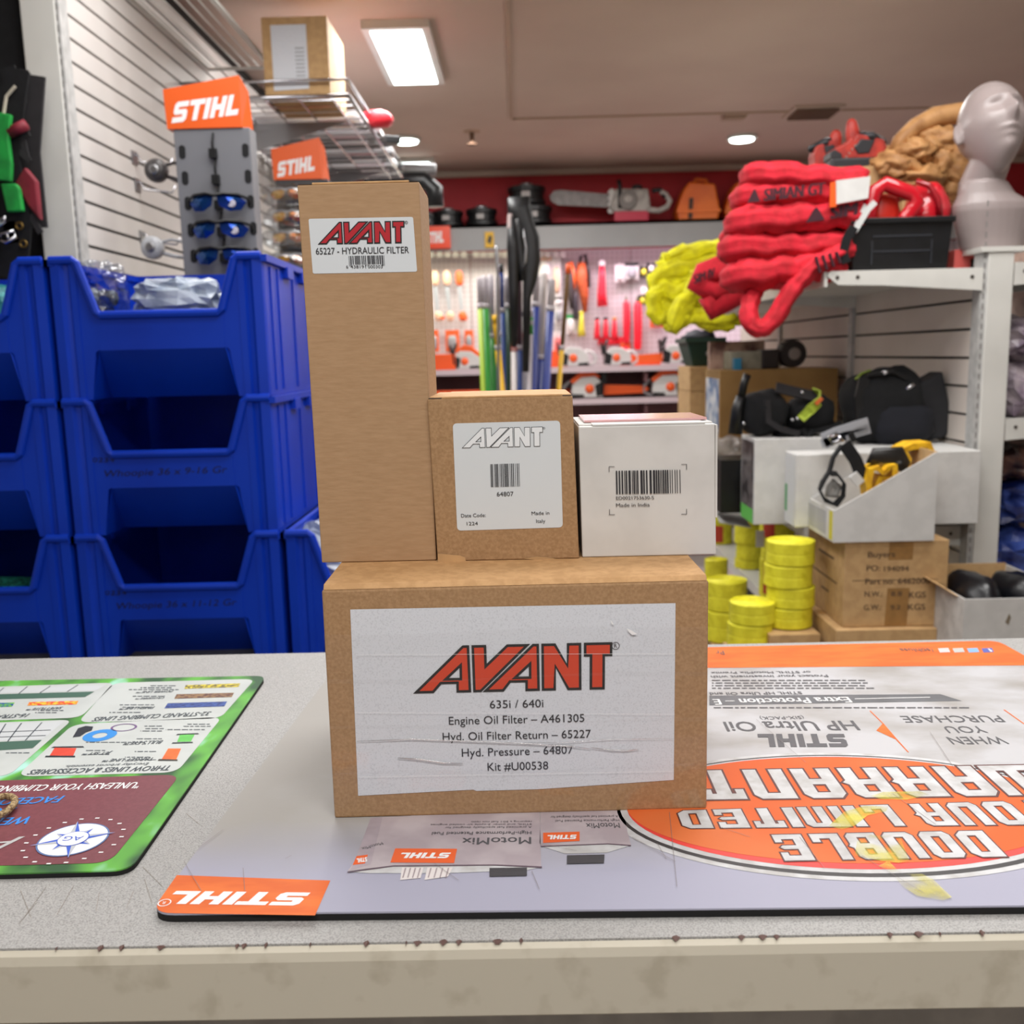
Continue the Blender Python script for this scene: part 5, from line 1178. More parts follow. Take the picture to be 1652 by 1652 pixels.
# goods on pegs
hookm = plain('peg_white', (214, 208, 206), rough=.4)
def pegged(name, label, cat, px, py, wpx, hpx, mats, shape='card', group=None, Y=PBY-.06, hook=True):
    c = at(px, py, Y); w_ = wpx/FPX*Y; h_ = hpx/FPX*Y
    t = thing(name, label, cat, (c.x, Y, c.z-h_/2), group)
    if hook: MB().tube([(c.x, PBY, c.z+h_/2+.005), (c.x, Y-.03, c.z+h_/2+.002)], .004, 6).part('hook', hookm, t)
    if shape == 'card':
        MB().box(c.x-w_/2, c.x+w_/2, Y-.004, Y+.004, c.z-h_/2, c.z+h_/2).part('backing_card', mats[0], t)
        MB().blob((c.x, Y-.018, c.z-h_*.08), (w_*.34, .02, h_*.34), 10, 8, .2, 2, px % 7, .7).part('goods', mats[1], t, smooth=True)
        if len(mats) > 2: MB().box(c.x-w_/2, c.x+w_/2, Y-.0055, Y-.0035, c.z+h_*.30, c.z+h_/2).part('header', mats[2], t)
    elif shape == 'saw':        # hand tool: handle, blade, handle
        MB().blob((c.x-w_*.05, Y-.01, c.z+h_*.36), (w_*.36, .016, h_*.16), 10, 8, .1, 2, 1, .8).part('grip', mats[0], t, smooth=True)
        MB().prism([(c.x-w_*.3, Y-.008, c.z+h_*.26), (c.x+w_*.1, Y-.008, c.z+h_*.26), (c.x+w_*.22, Y-.008, c.z-h_*.3), (c.x-w_*.02, Y-.008, c.z-h_*.34)], (0, .004, 0)).part('blade', mats[1], t)
        MB().blob((c.x+w_*.15, Y-.01, c.z-h_*.40), (w_*.38, .016, h_*.10), 10, 8, .1, 2, 1, .8).part('sheath_end', mats[2], t, smooth=True)
    elif shape == 'cone':       # hanging soft tool, wide at the foot
        m = MB(); m.tube([(c.x, Y-.02, c.z+h_*.5), (c.x, Y-.02, c.z+h_*.2), (c.x-w_*.05, Y-.02, c.z-h_*.2), (c.x+w_*.02, Y-.02, c.z-h_*.5)], [w_*.22, w_*.3, w_*.4, w_*.5], 12, rb=[.02, .03, .035, .03], hint=(1, 0, 0)); m.part('sleeve', mats[0], t, smooth=True)
        MB().blob((c.x, Y-.02, c.z+h_*.56), (w_*.34, .02, h_*.1), 10, 8).part('tip', mats[1], t, smooth=True)
    elif shape == 'bar':        # long rounded handle with a tip
        m = MB(); m.tube([(c.x, Y-.02, c.z-h_*.5), (c.x, Y-.02, c.z-h_*.44), (c.x+w_*.05, Y-.02, c.z), (c.x+w_*.02, Y-.02, c.z+h_*.42), (c.x, Y-.02, c.z+h_*.5)], [w_*.3, w_*.46, w_*.5, w_*.46, w_*.25], 12); m.part('handle', mats[0], t, smooth=True)
        MB().tube([(c.x, Y-.02, c.z+h_*.5), (c.x, Y-.02, c.z+h_*.62)], [w_*.2, w_*.1], 8).part('tip', mats[1], t, smooth=True)
    elif shape == 'pouch':
        m = MB(); m.tube([(c.x-w_*.1, Y-.02, c.z+h_*.5), (c.x-w_*.15, Y-.02, c.z+h_*.2), (c.x+w_*.05, Y-.02, c.z-h_*.15), (c.x+w_*.1, Y-.02, c.z-h_*.5)], [w_*.35, w_*.5, w_*.34, w_*.16], 10, rb=[.02, .03, .03, .02], hint=(1, 0, 0)); m.part('pouch', mats[0], t, smooth=True)
        m = MB(); m.tube([(c.x-w_*.25, Y-.03, c.z+h_*.4), (c.x-w_*.2, Y-.03, c.z+h_*.62), (c.x+w_*.15, Y-.03, c.z+h_*.66), (c.x+w_*.4, Y-.03, c.z+h_*.3), (c.x+w_*.42, Y-.03, c.z)], .010, 8); m.part('loop', mats[1], t, smooth=True)
    return t
wpk = plain('pack_white', (226, 220, 220), rough=.4); gpk = plain('pack_grey', (150, 150, 154), rough=.4); opk = plain('pack_orange', (236, 104, 50), rough=.4); pale_o = plain('pack_peach', (236, 190, 160), rough=.4); rpk = plain('tool_red', (236, 34, 56), rough=.45); blk = black_plastic; grnp = plain('pack_green', (60, 170, 90)); yel = plain('pack_yellow', (214, 206, 60)); leather = M('leather_orange', (190, 84, 36), rough=.6, c2=(150, 62, 26), scale=30)
steel_l = plain('blade_pale', (190, 194, 200), rough=.3, metal=.4)
for i, px in enumerate((704, 723, 743)):
    pegged('pruning_saw', 'packed hand saw with peach and grey ends on pegboard, %s from the tall box' % ('first', 'second', 'third')[i], 'saw', px, 478, 17, 78, (pale_o if i < 2 else opk, steel_l, pale_o if i != 2 else opk), 'saw', 'packed saws on the pegboard')
for i, px in enumerate((696, 709, 722, 735, 748, 768, 780, 792, 803, 815, 872, 884, 896, 908)):
    c = at(px, 411, PBY-.09); t = thing('hook_tag', 'white price flag near pegboard top, %d%s along its row' % (i+1, {1: 'st', 2: 'nd', 3: 'rd'}.get(i+1, 'th')), 'tag', (c.x, PBY-.09, c.z-.02), 'white price flags')
    MB().box(c.x-.018, c.x+.018, PBY-.092, PBY-.088, c.z-.018, c.z+.018).part('flag', wpk, t); MB().tube([(c.x, PBY, c.z), (c.x, PBY-.088, c.z)], .003, 5).part('hook', hookm, t)
for i, (px, w_) in enumerate(((700, 16), (730, 22), (757, 14))):
    pegged('trimmer_head_pack', 'orange carded pack with dark part low on pegboard, %s from left' % ('first', 'second', 'third')[i], 'package', px, 550, w_, 34, (opk, gpk, opk), 'card', 'orange packs low on the pegboard')
for i, px in enumerate((713, 750)): pegged('small_tag_pack', 'small orange tag below the packed saws, %s one' % ('left', 'right')[i], 'tag', px, 513, 8, 6, (opk, opk), 'card', None, hook=False)
pegged('white_pack', 'pale pack hanging above the grey poles beside the black sheath', 'package', 880, 432, 20, 36, (wpk, wpk, pale_o), 'card'); pegged('white_pack', 'pale pink pack right of the ribbed grey pole top', 'package', 898, 447, 14, 60, (wpk, pale_o), 'card'); pegged('white_pack', 'small white pack with black band right of the poles', 'package', 901, 487, 14, 12, (wpk, wpk, blk), 'card')
pegged('white_pack', 'grey white pack low on pegboard right of the poles', 'package', 901, 508, 15, 26, (wpk, gpk), 'card'); pegged('red_white_pack', 'red and white pack above the shelf right of the poles', 'package', 899, 552, 17, 34, (wpk, plain('pack_rose', (230, 120, 120)), wpk), 'card')
pegged('black_pouch', 'black tool pouch with orange edge left of the leather pouch', 'pouch', 920, 466, 15, 62, (plain('dark_pouch', (62, 54, 54), rough=.7), opk), 'pouch'); pegged('leather_pouch', 'orange brown leather pouch with black carrying loop', 'pouch', 941, 464, 20, 76, (leather, blk), 'pouch'); pegged('black_strap', 'narrow black strap hanging beside the leather pouch', 'strap', 928, 495, 9, 40, (plain('strap_dark', (60, 52, 60)), blk), 'bar')
pegged('red_tool_sleeve', 'long red tapered sleeve with white top on pegboard centre', 'tool', 971, 462, 17, 62, (rpk, wpk), 'cone')
for i, px in enumerate((963, 977, 991)): pegged('red_plumb_tool', 'short red bulb shaped tool, %s of the three in a row' % ('left', 'middle', 'right')[i], 'tool', px, 532, 11, 30, (rpk, blk if i < 2 else plain('tip_tan', (190, 140, 70))), 'cone', 'short red tools on the pegboard')
pegged('red_long_tool', 'long straight red handle on pegboard, left one of the pair', 'tool', 1010, 520, 11, 66, (rpk, plain('tip_olive', (100, 96, 70))), 'bar'); pegged('red_long_tool', 'long straight red handle on pegboard, right one of the pair', 'tool', 1028, 526, 13, 74, (rpk, plain('tip_olive', (100, 96, 70))), 'bar')
pegged('red_pack', 'jumble of small red packs above the upper chainsaw shelf', 'package', 985, 550, 40, 12, (rpk, rpk), 'card', None, PBY-.05); pegged('orange_pack', 'orange red pack just above the shelf under the left red handle', 'package', 1009, 564, 16, 22, (opk, rpk), 'card')
pegged('white_case_pack', 'white moulded case hanging high on pegboard, taller left one', 'package', 1000, 441, 16, 28, (wpk, wpk), 'card'); pegged('white_case_pack', 'white moulded case with black latch, wider right one', 'package', 1019, 437, 22, 26, (wpk, gpk, blk), 'card')
for i, (px, py, c1) in enumerate(((1038, 438, yel), (1050, 432, wpk), (1053, 448, blk), (1040, 470, wpk), (1050, 462, yel), (1036, 484, yel))):
    pegged('pulley', 'small %s climbing pulley or clip near the yellow slings, %s in its cluster' % (('lime', 'white', 'black', 'white', 'lime', 'lime')[i], ('upper left', 'upper right', 'middle right', 'lower middle', 'lower right', 'lowest left')[i]), 'pulley', px, py, 12, 15, (blk if i != 3 else wpk, c1), 'card')
pegged('green_white_pack', 'white pack with green header right of the yellow pole', 'package', 921, 523, 16, 30, (wpk, wpk, grnp), 'card'); pegged('yellow_clip', 'yellow plastic clip hanging beside the green headed pack', 'tool', 938, 525, 13, 34, (yel, yel), 'cone')
pegged('orange_edge_box', 'white pack with orange edge left of the yellow slings', 'package', 1060, 513, 22, 30, (opk, wpk), 'card'); pegged('pink_card', 'pink red header card peeking out above the yellow slings', 'card', 1110, 408, 32, 10, (plain('card_pink', (240, 84, 104)), plain('card_pink', (240, 84, 104))), 'card')

# ------------------------------------------------------------------ bundle of pruning poles
PY = 4.1
mats_p = {'grn': plain('pole_green', (46, 140, 44), rough=.4), 'lim': plain('pole_lime', (150, 178, 50), rough=.4), 'dgr': plain('pole_dark_green', (16, 62, 36), rough=.4), 'yel': plain('pole_yellow', (222, 172, 10), rough=.4), 'blu': plain('pole_blue', (28, 62, 132), rough=.35), 'nav': plain('pole_navy', (40, 56, 130), rough=.35), 'wht': plain('pole_white', (206, 198, 196), rough=.35), 'gry': plain('pole_grey', (186, 178, 182), rough=.4), 'mar': plain('pole_maroon', (72, 44, 56), rough=.4), 'brn': plain('pole_bronze', (120, 88, 50), rough=.4)}
poles = [ # px at top, py top, px at y=620, lower, upper, split y, width px, words
 (772, 447, 779, 'lim', 'gry', 493, 7, 'thin lime edged pole at left end of bundle'), (780, 445, 786, 'grn', 'gry', 493, 12, 'green pole with pinkish grey top, second from left'),
 (791, 443, 796, 'grn', 'gry', 541, 11, 'green pole with long light grey top'), (803, 444, 804, 'dgr', 'gry', 538, 9, 'dark green pole with grey top behind the yellow pole'),
 (808, 438, 812, 'blu', 'blu', 500, 9, 'slim dark blue pole with black cap'), (818, 446, 823, 'dgr', 'gry', 493, 11, 'dark green pole with grey sleeve beside the black sheath'),
 (829, 450, 829, 'wht', 'wht', 520, 9, 'white pole with small red marks'), (838, 448, 838, 'blu', 'mar', 560, 9, 'blue pole with maroon upper section'),
 (847, 446, 847, 'wht', 'wht', 505, 8, 'white grey pole right of the maroon one'), (856, 500, 854, 'gry', 'gry', 520, 8, 'short grey pole with green label'),
 (866, 444, 860, 'nav', 'gry', 490, 11, 'navy pole leaning slightly right with grey top'), (877, 440, 869, 'nav', 'wht', 575, 13, 'broad white topped pole over navy section'),
 (891, 450, 881, 'nav', 'gry', 497, 12, 'ribbed grey topped navy pole at right of bundle'), (917, 430, 902, 'yel', 'brn', 560, 7, 'thin yellow pole leaning apart at right'),
 (799, 520, 809, 'yel', 'yel', 560, 9, 'short bright yellow pole leaning in front of green ones')]
for i, (xt, yt, xb, lo, hi, ys, wd, lab) in enumerate(poles):
    Y = PY+(.0 if i != 14 else -.10)+(i % 3)*.045; r = wd*1.1/2/FPX*Y
    A = at(xt, yt, Y); B = at(xb, 620, Y); d = (B-A)/(A.z-B.z)
    k = lambda z: A+d*(A.z-z)
    sp = at((xt*(620-ys)+xb*(ys-yt))/(620-yt), ys, Y).z
    bot = k(.04)
    t = thing('pruning_pole', lab, 'pole', tuple(bot), None)
    MB().tube([bot, k(sp)], r, 12).part('lower_section', mats_p[lo], t, smooth=True)
    MB().tube([k(sp), k(A.z-.01), k(A.z)], [r*.86, r*.86, r*.6], 12).part('upper_section', mats_p[hi], t, smooth=True)
    MB().tube([k(sp-.012), k(sp+.008)], r*1.08, 12).part('collar', mats_p['gry'], t, smooth=True)
    if i in (4, 14): MB().tube([k(A.z-.004), k(A.z+.03)], r*.9, 10).part('cap', black_plastic if i == 4 else mats_p['yel'], t, smooth=True)
    if i in (6, 8): MB().tube([k(sp-.12), k(sp-.08)], r*1.03, 10).part('red_mark', plain('mark_red', (200, 70, 60)), t, smooth=True)
    if i == 9: MB().tube([k(A.z-.10), k(A.z-.03)], r*1.06, 10).part('green_label', mats_p['grn'], t, smooth=True)
    if i == 13: MB().tube([k(A.z-.03), k(A.z+.01)], r*1.1, 10).part('orange_tip', orange_p, t, smooth=True)
a = at(815, 640, PY)
t = thing('pole_tub', 'dark tub holding the bundle of pruning poles', 'tub', (a.x+.02, PY+.03, 0))
m = MB(); m.box(a.x-.2, a.x+.30, PY-.18, PY+.22, 0, .03); m.box(a.x-.2, a.x+.3, PY-.18, PY-.165, .03, .4); m.box(a.x-.2, a.x+.3, PY+.205, PY+.22, .03, .4); m.box(a.x-.2, a.x-.185, PY-.165, PY+.205, .03, .4); m.box(a.x+.285, a.x+.3, PY-.165, PY+.205, .03, .4)
m.part('tub_body', black_plastic, t)
# black curved saw sheath and steel hook rising out of the bundle
q = lambda x, y: at(x, y, PY-.06)
t = thing('pole_saw_sheath', 'tall black curved saw sheath with slot rising from the pole bundle', 'saw', tuple(q(845, 620)))
m = MB(); m.tube([q(829, 560), q(829, 470), q(828, 400), q(826, 350)], [.012, .022, .026, .016], 8, rb=.012, hint=(1, 0, 0)); m.tube([q(836, 318), q(838, 340), q(848, 360), q(856, 385), q(858, 420), q(855, 450), q(850, 480), q(848, 600)], [.044, .050, .034, .036, .036, .030, .018, .014], 10, rb=.014, hint=(1, 0, 0)); m.tube([q(836, 330), q(837, 380), q(843, 430), q(848, 452)], [.026, .016, .018, .026], 8, rb=.012, hint=(1, 0, 0))
m.part('sheath', black_plastic, t, smooth=True)
m = MB(); m.tube([q(845, 372), q(849, 400), q(848, 424), q(843, 430)], [.004, .009, .008, .003], 8, rb=.014, hint=(1, 0, 0)); m.part('blade_slot', steel, t, smooth=True)
m = MB(); m.tube([q(824, 345), q(823, 368)], .012, 8); m.part('buckle', plain('sheath_grey', (186, 170, 168)), t)
t = thing('pole_hook', 'thin silver rod tip standing above the blue pole', 'rod', (q(804, 600).x, PY-.06, .04))
MB().tube([(q(804, 600).x, PY-.06, .04), q(804, 600), q(803, 440), q(801, 402), q(800, 397)], [.006, .006, .006, .008, .004], 8).part('rod', steel, t, smooth=True)
# ------------------------------------------------------------------ right gondola
RX0 = at(1582, 600, 2.5).x; RGY = 2.5
rg = thing('shelving_gondola', 'white right hand shelving bay with slatted back and broad end post', 'shelving', (RX0+.03, 3.4, 0))
ptop = at(1600, 406, RGY).z; pr0, pr1 = at(1591, 500, RGY).x, at(1632, 500, RGY).x
MB().box(pr0, pr1, RGY, RGY+.03, 0, ptop).part('end_post', white_paint, rg, bevel=.002)
MB().box(pr0-.014, pr0, RGY+.006, RGY+.05, 0, ptop+.01).part('slot_strip', MATS['slot_strip_grey'], rg)
s = MB()
for i in range(64): s.box(pr0-.009, pr0-.005, RGY+.0052, RGY+.007, .1+i*.025, .114+i*.025)
s.part('slots', plain('slot_shade', (128, 124, 122)), rg, kind='stuff')
RXF = pr0-.012
MB().box(RXF+.012, RXF+.04, RGY+.05, 5.2, 0, ptop-.01).part('back_board', dark, rg)
beige = M('slat_beige', (214, 205, 196), rough=.5, c2=(204, 194, 184), scale=3)
zs = [onplane(1570, yy, Vector((RXF, 0, 0)), Vector((1, 0, 0))).z for yy in (484, 532, 578, 624)]
ph = (zs[0]-zs[3])/3
s0 = MB(); s0.box(RXF, RXF+.012, RGY+.05, 5.2, zs[0]+.0035, zs[0]+ph-.0035); first = s0.part('slat', beige, rg)
nup = int((ptop-zs[0])/ph)-1
for i in range(-16, nup+1):
    if i: c = first.copy(); COL.objects.link(c); c.parent = rg; c.location = (0, 0, i*ph)
for Y in (3.43, 4.38): MB().box(RXF-.012, RXF+.002, Y, Y+.035, 0, ptop-.01).part('mid_upright', MATS['slot_strip_grey'], rg)
MB().box(RXF-.01, RXF+.11, RGY-.004, 5.2, ptop, ptop+.012).part('top_cap', white_paint, rg)
SD = RXF-at(1333, 455, RGY).x           # shelf depth
# shelves: board, end bracket plates with bolts
def gshelf(label, z, y0, y1, depth, X=RXF, sgn=-1, taper=True, edge=False):
    t = thing('gondola_shelf', label, 'shelf', (X+sgn*depth/2, (y0+y1)/2, z-.05))
    xo = X+sgn*depth; lo, hi = min(X, xo), max(X, xo)
    MB().box(lo, hi, y0+.003, y1-.003, z-.012, z).part('board', white_paint, t)
    MB().box(xo-.004, xo+.004, y0+.003, y1-.003, z-.034, z+.002).part('front_lip', white_paint, t)
    for Y in (y0, y1-.003):
        m = MB(); m.prism([(X, Y, z-.052), (X, Y, z+.004), (xo-sgn*.012, Y, z+.004), (xo, Y, z-.006), (xo-sgn*.03, Y, z-.030), (X+sgn*.25*depth/.4, Y, z-.034)], (0, .003, 0)); m.part('bracket', white_paint, t)
    for u in (.07, .80, .93):
        m = MB(); x = X+sgn*depth*u; zz_ = z-.018 if u < .5 else z-.012; m.lathe((x, y0-.002, zz_), [(.004, 0), (.005, .001), (.005, .002)], 10, 'y'); m.part('bolt', plain('bolt_dark', (84, 78, 72), metal=.5), t)
    return t
TZ = at(1480, 434, RGY).z-.004
gshelf('top white shelf of right bay carrying red slings and black bin', TZ, RGY, 3.43, SD); gshelf('farther top shelf of right bay carrying yellow slings', TZ, 3.44, 4.9, SD)
MZ = at(1540, 850, 2.55).z
gshelf('middle white shelf of right bay under the white cartons', MZ, 2.55, 3.43, SD); gshelf('farther middle shelf of right bay under brown cartons', MZ, 3.44, 4.9, SD)
LZ = .53; LD = RXF-.80
gshelf('lower white shelf with yellow webbing rolls, its front edge running back', LZ, 2.62, 4.4, LD)
DZ = .20
gshelf('bottom deck shelf of right bay near the floor with yellow rolls', DZ, 2.62, 4.4, LD+.16)

# ---- red round slings
redf = M('red_sling', (206, 22, 44), rough=.8, c2=(176, 12, 30), scale=30, bump=.35, bscale=160)
def sling(label, l, r, Y, hpx, seed, dy=.10, mat=None, rib=0.0):
    """folded round sling: flattened loop, l and r are pixels of its left and right ends"""
    A, B = at(*l, Y), at(*r, Y); rz_ = hpx/2/FPX*Y
    t = thing('round_sling', label, 'sling', ((A.x+B.x)/2, Y+dy/2, min(A.z, B.z)-rz_), 'red round slings')
    pts = []; n = 14
    U = (B-A); L = U.length; U = U/L; rr = dy/2
    A2 = A+U*(rz_*.9)
    for i in range(n+1): pts.append(A2+U*((L-rz_)*(1-i/n))+Vector((0, 0, .004*sin(i*1.3+seed))))
    for i in range(1, 8): a = pi*i/8; pts.append(A2-U*(sin(a)*rr*.5)+Vector((0, rr*(1-cos(a)), 0)))
    for i in range(n+1): pts.append(A2+U*((L-rz_)*i/n)+Vector((0, dy, .004*sin(i*1.1+seed*2))))
    R_ = [rz_*(1+.10*noise.noise(Vector((i*.45, seed*3.1, 0)))+.05*sin(i*2.1+seed)) for i in range(len(pts))]
    m = MB(); m.tube(pts, [q*.96 for q in R_], 28, rb=[q*.9 for q in R_], hint=(0, 0, 1), rip=(7, .07)); m.rumple(.0035, 26, seed); m.rumple(.0028, 95, seed+1)
    m.part('sleeve', mat or redf, t, smooth=True); return t
SYY = 2.55
def printed(t, txt, p0, p1, cap, Y, mat):
    P = Vector((0, Y, 0)); n = Vector((0, 1, 0)); f = lambda x, y: onplane(x, y, P, n)
    A, B = f(*p0), f(*p1); w = MB(); put_text(w, txt, A, B, f(p0[0]+1, p0[1]-cap)-A, bold=.06)
    for i, v in enumerate(w.v): w.v[i] = v+Vector((0, .0022*abs(sin(v.x*60)), 0))
    w.part('printed_band', mat, t)
dkr = plain('sling_print', (58, 16, 30), rough=.8)
layers = [((1184, 446), (1360, 426), 48, 'lowest visible red sling of the pile on the top shelf, ribbed'), ((1180, 399), (1372, 395), 46, 'red sling second from the bottom of the pile on top shelf'),
          ((1189, 358), (1392, 345), 45, 'red sling third from the bottom of the pile, dark words at right'), ((1202, 316), (1396, 308), 42, 'red sling fourth from the bottom with dark lettering and white tag'), ((1217, 279), (1395, 292), 38, 'topmost red sling of the pile on the top shelf')]
for i, (l, r, h_, lab) in enumerate(layers):
    ts = sling(lab, l, r, SYY+.01*(i % 2), h_, i+2)
    if i == 3:
        printed(ts, '▲ SIMIAN GT', (1207, 327), (1330, 313), 19, SYY-.034, dkr)
        a, b = at(1352, 305, SYY-.042), at(1400, 320, SYY-.042)
        m = MB(); m.hexa([(a.x-.004, SYY-.045, b.z-.012), (b.x, SYY-.045, b.z), (b.x, SYY-.04, b.z), (a.x-.004, SYY-.04, b.z-.012), (a.x-.006, SYY-.045, a.z+.020), (b.x+.004, SYY-.045, a.z+.028), (b.x+.004, SYY-.04, a.z+.028), (a.x-.006, SYY-.04, a.z+.020)]); m.part('white_tag', white_board, ts)
        m = MB(); m.hexa([(a.x-.02, SYY-.0455, b.z-.02), (a.x-.004, SYY-.0455, b.z-.018), (a.x-.004, SYY-.041, b.z-.018), (a.x-.02, SYY-.041, b.z-.02), (a.x-.02, SYY-.0455, a.z+.015), (a.x-.008, SYY-.0455, a.z+.018), (a.x-.008, SYY-.041, a.z+.018), (a.x-.02, SYY-.041, a.z+.015)]); m.part('tag_edge', orange_p, ts)
    if i == 2: printed(ts, '▲ SIM', (1302, 359), (1382, 346), 20, SYY-.036, dkr)
# slings drooping over the shelf edge
f = lambda x, y, dy=0: at(x, y, 2.52+dy)
t = thing('round_sling', 'red sling drooping down over the shelf end in a hanging loop', 'sling', tuple(f(1225, 540)), 'red round slings')
pp = curve_pts([f(1372, 402, .02), f(1340, 415), f(1310, 432), f(1290, 452), f(1270, 480), f(1250, 512), f(1230, 530), f(1214, 526), f(1208, 508, .01), f(1212, 485, .03), f(1222, 460, .06), f(1240, 435, .08)], 4); m = MB(); m.tube(pp, ramp([.022, .026, .030, .029, .027, .026, .023, .020, .019, .019, .02, .02], len(pp)), 24, rb=[.022]*len(pp), hint=(0, 1, 0), rip=(6, .09)); m.rumple(.006, 40, 4); m.rumple(.003, 90, 5); m.part('sleeve', redf, t, smooth=True)
m = MB()
for k in range(4):
    a, b = f(1316+k*11, 414-k*2.5, -.030), f(1323+k*11, 440-k*5, -.030); m.tube([a, b], .004, 6)
m.part('printed_band', dkr, t)
f = lambda x, y, dy=0: at(x, y, 3.0+dy)
t = thing('round_sling', 'smaller red sling bundle hanging low between the pile and yellow slings', 'sling', tuple(f(1150, 500)), 'red round slings')
m = MB(); m.tube([f(1262, 424, .1), f(1232, 424, .05), f(1205, 432), f(1170, 432), f(1130, 446), f(1124, 452), f(1150, 470), f(1190, 462)], [.03, .036, .04, .04, .034, .034, .036, .034], 14, hint=(0, 1, 0)); m.tube([f(1140, 478), f(1150, 500), f(1170, 485), f(1205, 470)], [.03, .034, .036, .03], 12, hint=(0, 1, 0)); m.rumple(.010, 22, 6); m.rumple(.004, 70, 7); m.part('sleeve', redf, t, smooth=True)
w = MB(); A, B = f(1120, 458, -.045), f(1153, 446, -.045); put_text(w, 'SIM IV', A, B, Vector((0, 0, .026)), bold=.06); w.part('printed_band', dkr, t)
f = lambda x, y, dy=0: at(x, y, 2.75+dy)
m = MB(); m.prism([f(1163, 380), f(1178, 360), f(1200, 354), f(1290, 360), f(1300, 430), f(1220, 430), f(1186, 400), f(1172, 396)], (0, .06, 0)); m.solo('round_sling', redf, 'small red sling end poking out left of the pile', 'sling', 'red round slings', bevel=.012, smooth=True)
# yellow slings further back
yelf = M('yellow_sling', (234, 230, 14), rough=.75, c2=(206, 200, 6), scale=24, bump=.35, bscale=140)
f = lambda x, y, dy=0: at(x, y, 3.7+dy)
yl = [([(1190, 402), (1140, 408), (1095, 420), (1072, 428)], 19, 'yellow sling uppermost of the pile over the far shelf end'), ([(1150, 430), (1110, 440), (1070, 448), (1060, 458), (1090, 452)], 17, 'yellow sling just below the uppermost of the pile'), ([(1130, 455), (1100, 478), (1072, 470), (1058, 482), (1066, 505), (1100, 492)], 17, 'yellow sling folded in a round bulge at left of the pile'), ([(1140, 470), (1118, 500), (1090, 520), (1078, 510)], 16, 'yellow sling hanging to the lowest point of the pile'), ([(1186, 518), (1150, 520), (1118, 512), (1100, 522)], 12, 'yellow sling tail lying low behind the hanging red sling'), ([(1130, 440), (1120, 470), (1100, 500), (1086, 530)], 15, 'yellow sling strand running down the middle of the pile')]
for i, (pp, h_, lab) in enumerate(yl):
    t = thing('yellow_sling', lab, 'sling', tuple(f(*pp[-1])), 'yellow round slings')
    m = MB(); r = h_/FPX*3.7
    base = curve_pts([f(x, y, -.03*i+.05) for x, y in pp], 6)
    for q in range(3):
        ph = 2.1*q+i
        pts = [p+Vector((r*.42*cos(ph+j*.10), -r*.3*sin(ph), r*.50*sin(ph+j*.13))) for j, p in enumerate(base)]
        m.tube(pts, [r*(.62+.25*noise.noise(Vector((j*.3, i, q)))) for j in range(len(pts))], 16, hint=(0, 1, 0), rip=(5, .16))
    m.rumple(.012, 20, i); m.rumple(.007, 75, i+3); m.part('sleeve', yelf, t, smooth=True)
# black bin and its red goods
a, b = at(1372, 428, 2.53), at(1536, 350, 2.53)
t = thing('black_tote', 'black plastic tub at right of the top shelf holding red hard goods', 'tub', ((a.x+b.x)/2, 2.62, TZ+.001))
x0, x1, zt = a.x+.0, at(1536, 400, 2.53).x, at(1450, 352, 2.53).z
m = MB(); tp = .022; th = .004
for (pa, pb) in (((x0, 2.53), (x1, 2.53)), ((x1, 2.53), (x1, 2.74)), ((x1, 2.74), (x0, 2.74)), ((x0, 2.74), (x0, 2.53))):
    cx, cy = (x0+x1)/2, 2.635
    def g_(p, k, top): return (cx+(p[0]-cx)*k*(1 if top else .93), cy+(p[1]-cy)*k*(1 if top else .93), zt if top else TZ+.001)
    m.hexa([g_(pa, 1, 0), g_(pb, 1, 0), g_(pb, .96, 0), g_(pa, .96, 0), g_(pa, 1, 1), g_(pb, 1, 1), g_(pb, .96, 1), g_(pa, .96, 1)])
m.box(x0+.02, x1-.02, 2.55, 2.72, TZ+.001, TZ+.006)
m.part('tub_wall', black_plastic, t)
m = MB(); m.box(x0-.004, x1+.004, 2.522, 2.534, zt-.012, zt+.002); m.box(x0-.004, x1+.004, 2.736, 2.748, zt-.012, zt+.002); m.box(x0-.004, x0+.008, 2.534, 2.736, zt-.012, zt+.002); m.box(x1-.008, x1+.004, 2.534, 2.736, zt-.012, zt+.002); m.part('rim', black_plastic, t, bevel=.002)
m = MB(); zb = TZ+.02
m.box(x0+.055, x1-.05, 2.531, 2.537, zt-.045, zt-.040); m.box(x0+.055, x1-.05, 2.533, 2.539, zb+.03, zb+.035); m.box(x0+.052, x0+.056, 2.533, 2.539, zb, zt-.012); m.box(x1-.052, x1-.048, 2.533, 2.539, zb, zt-.012); m.part('moulded_ribs', plain('tub_rib', (36, 38, 44), rough=.5), t)
gl = plain('gloss_red', (190, 20, 36), rough=.22, coat=.6); gl2 = plain('gloss_red_dark', (150, 14, 28), rough=.25, coat=.5)
f = lambda x, y, dy=0: at(x, y, 2.56+dy)
t = thing('red_ratchet_frame', 'glossy red square handled frame sticking out of the black tub, left', 'handle', tuple(f(1430, 400)))
m = MB(); m.tube([f(1398, 400), f(1402, 335), f(1412, 308), f(1428, 297), f(1470, 312), f(1480, 325), f(1462, 350), f(1440, 400)], .014, 10, rb=.02, hint=(0, 1, 0)); m.part('frame', gl, t, smooth=True)
m = MB(); m.blob(f(1428, 345, .035), (.035, .02, .05), 16, 10, .15, 2, 2, .8); m.part('inner_cup', plain('red_orange_inner', (196, 40, 26), rough=.35), t, smooth=True)
t = thing('red_helmet_shell', 'glossy rounded red shell standing in the black tub, right', 'shell', tuple(f(1500, 400)))
m = MB(); m.blob(f(1494, 350, .08), (.055, .06, .085), 22, 14, .12, 1.6, 3, .9); m.part('shell', gl, t, smooth=True)
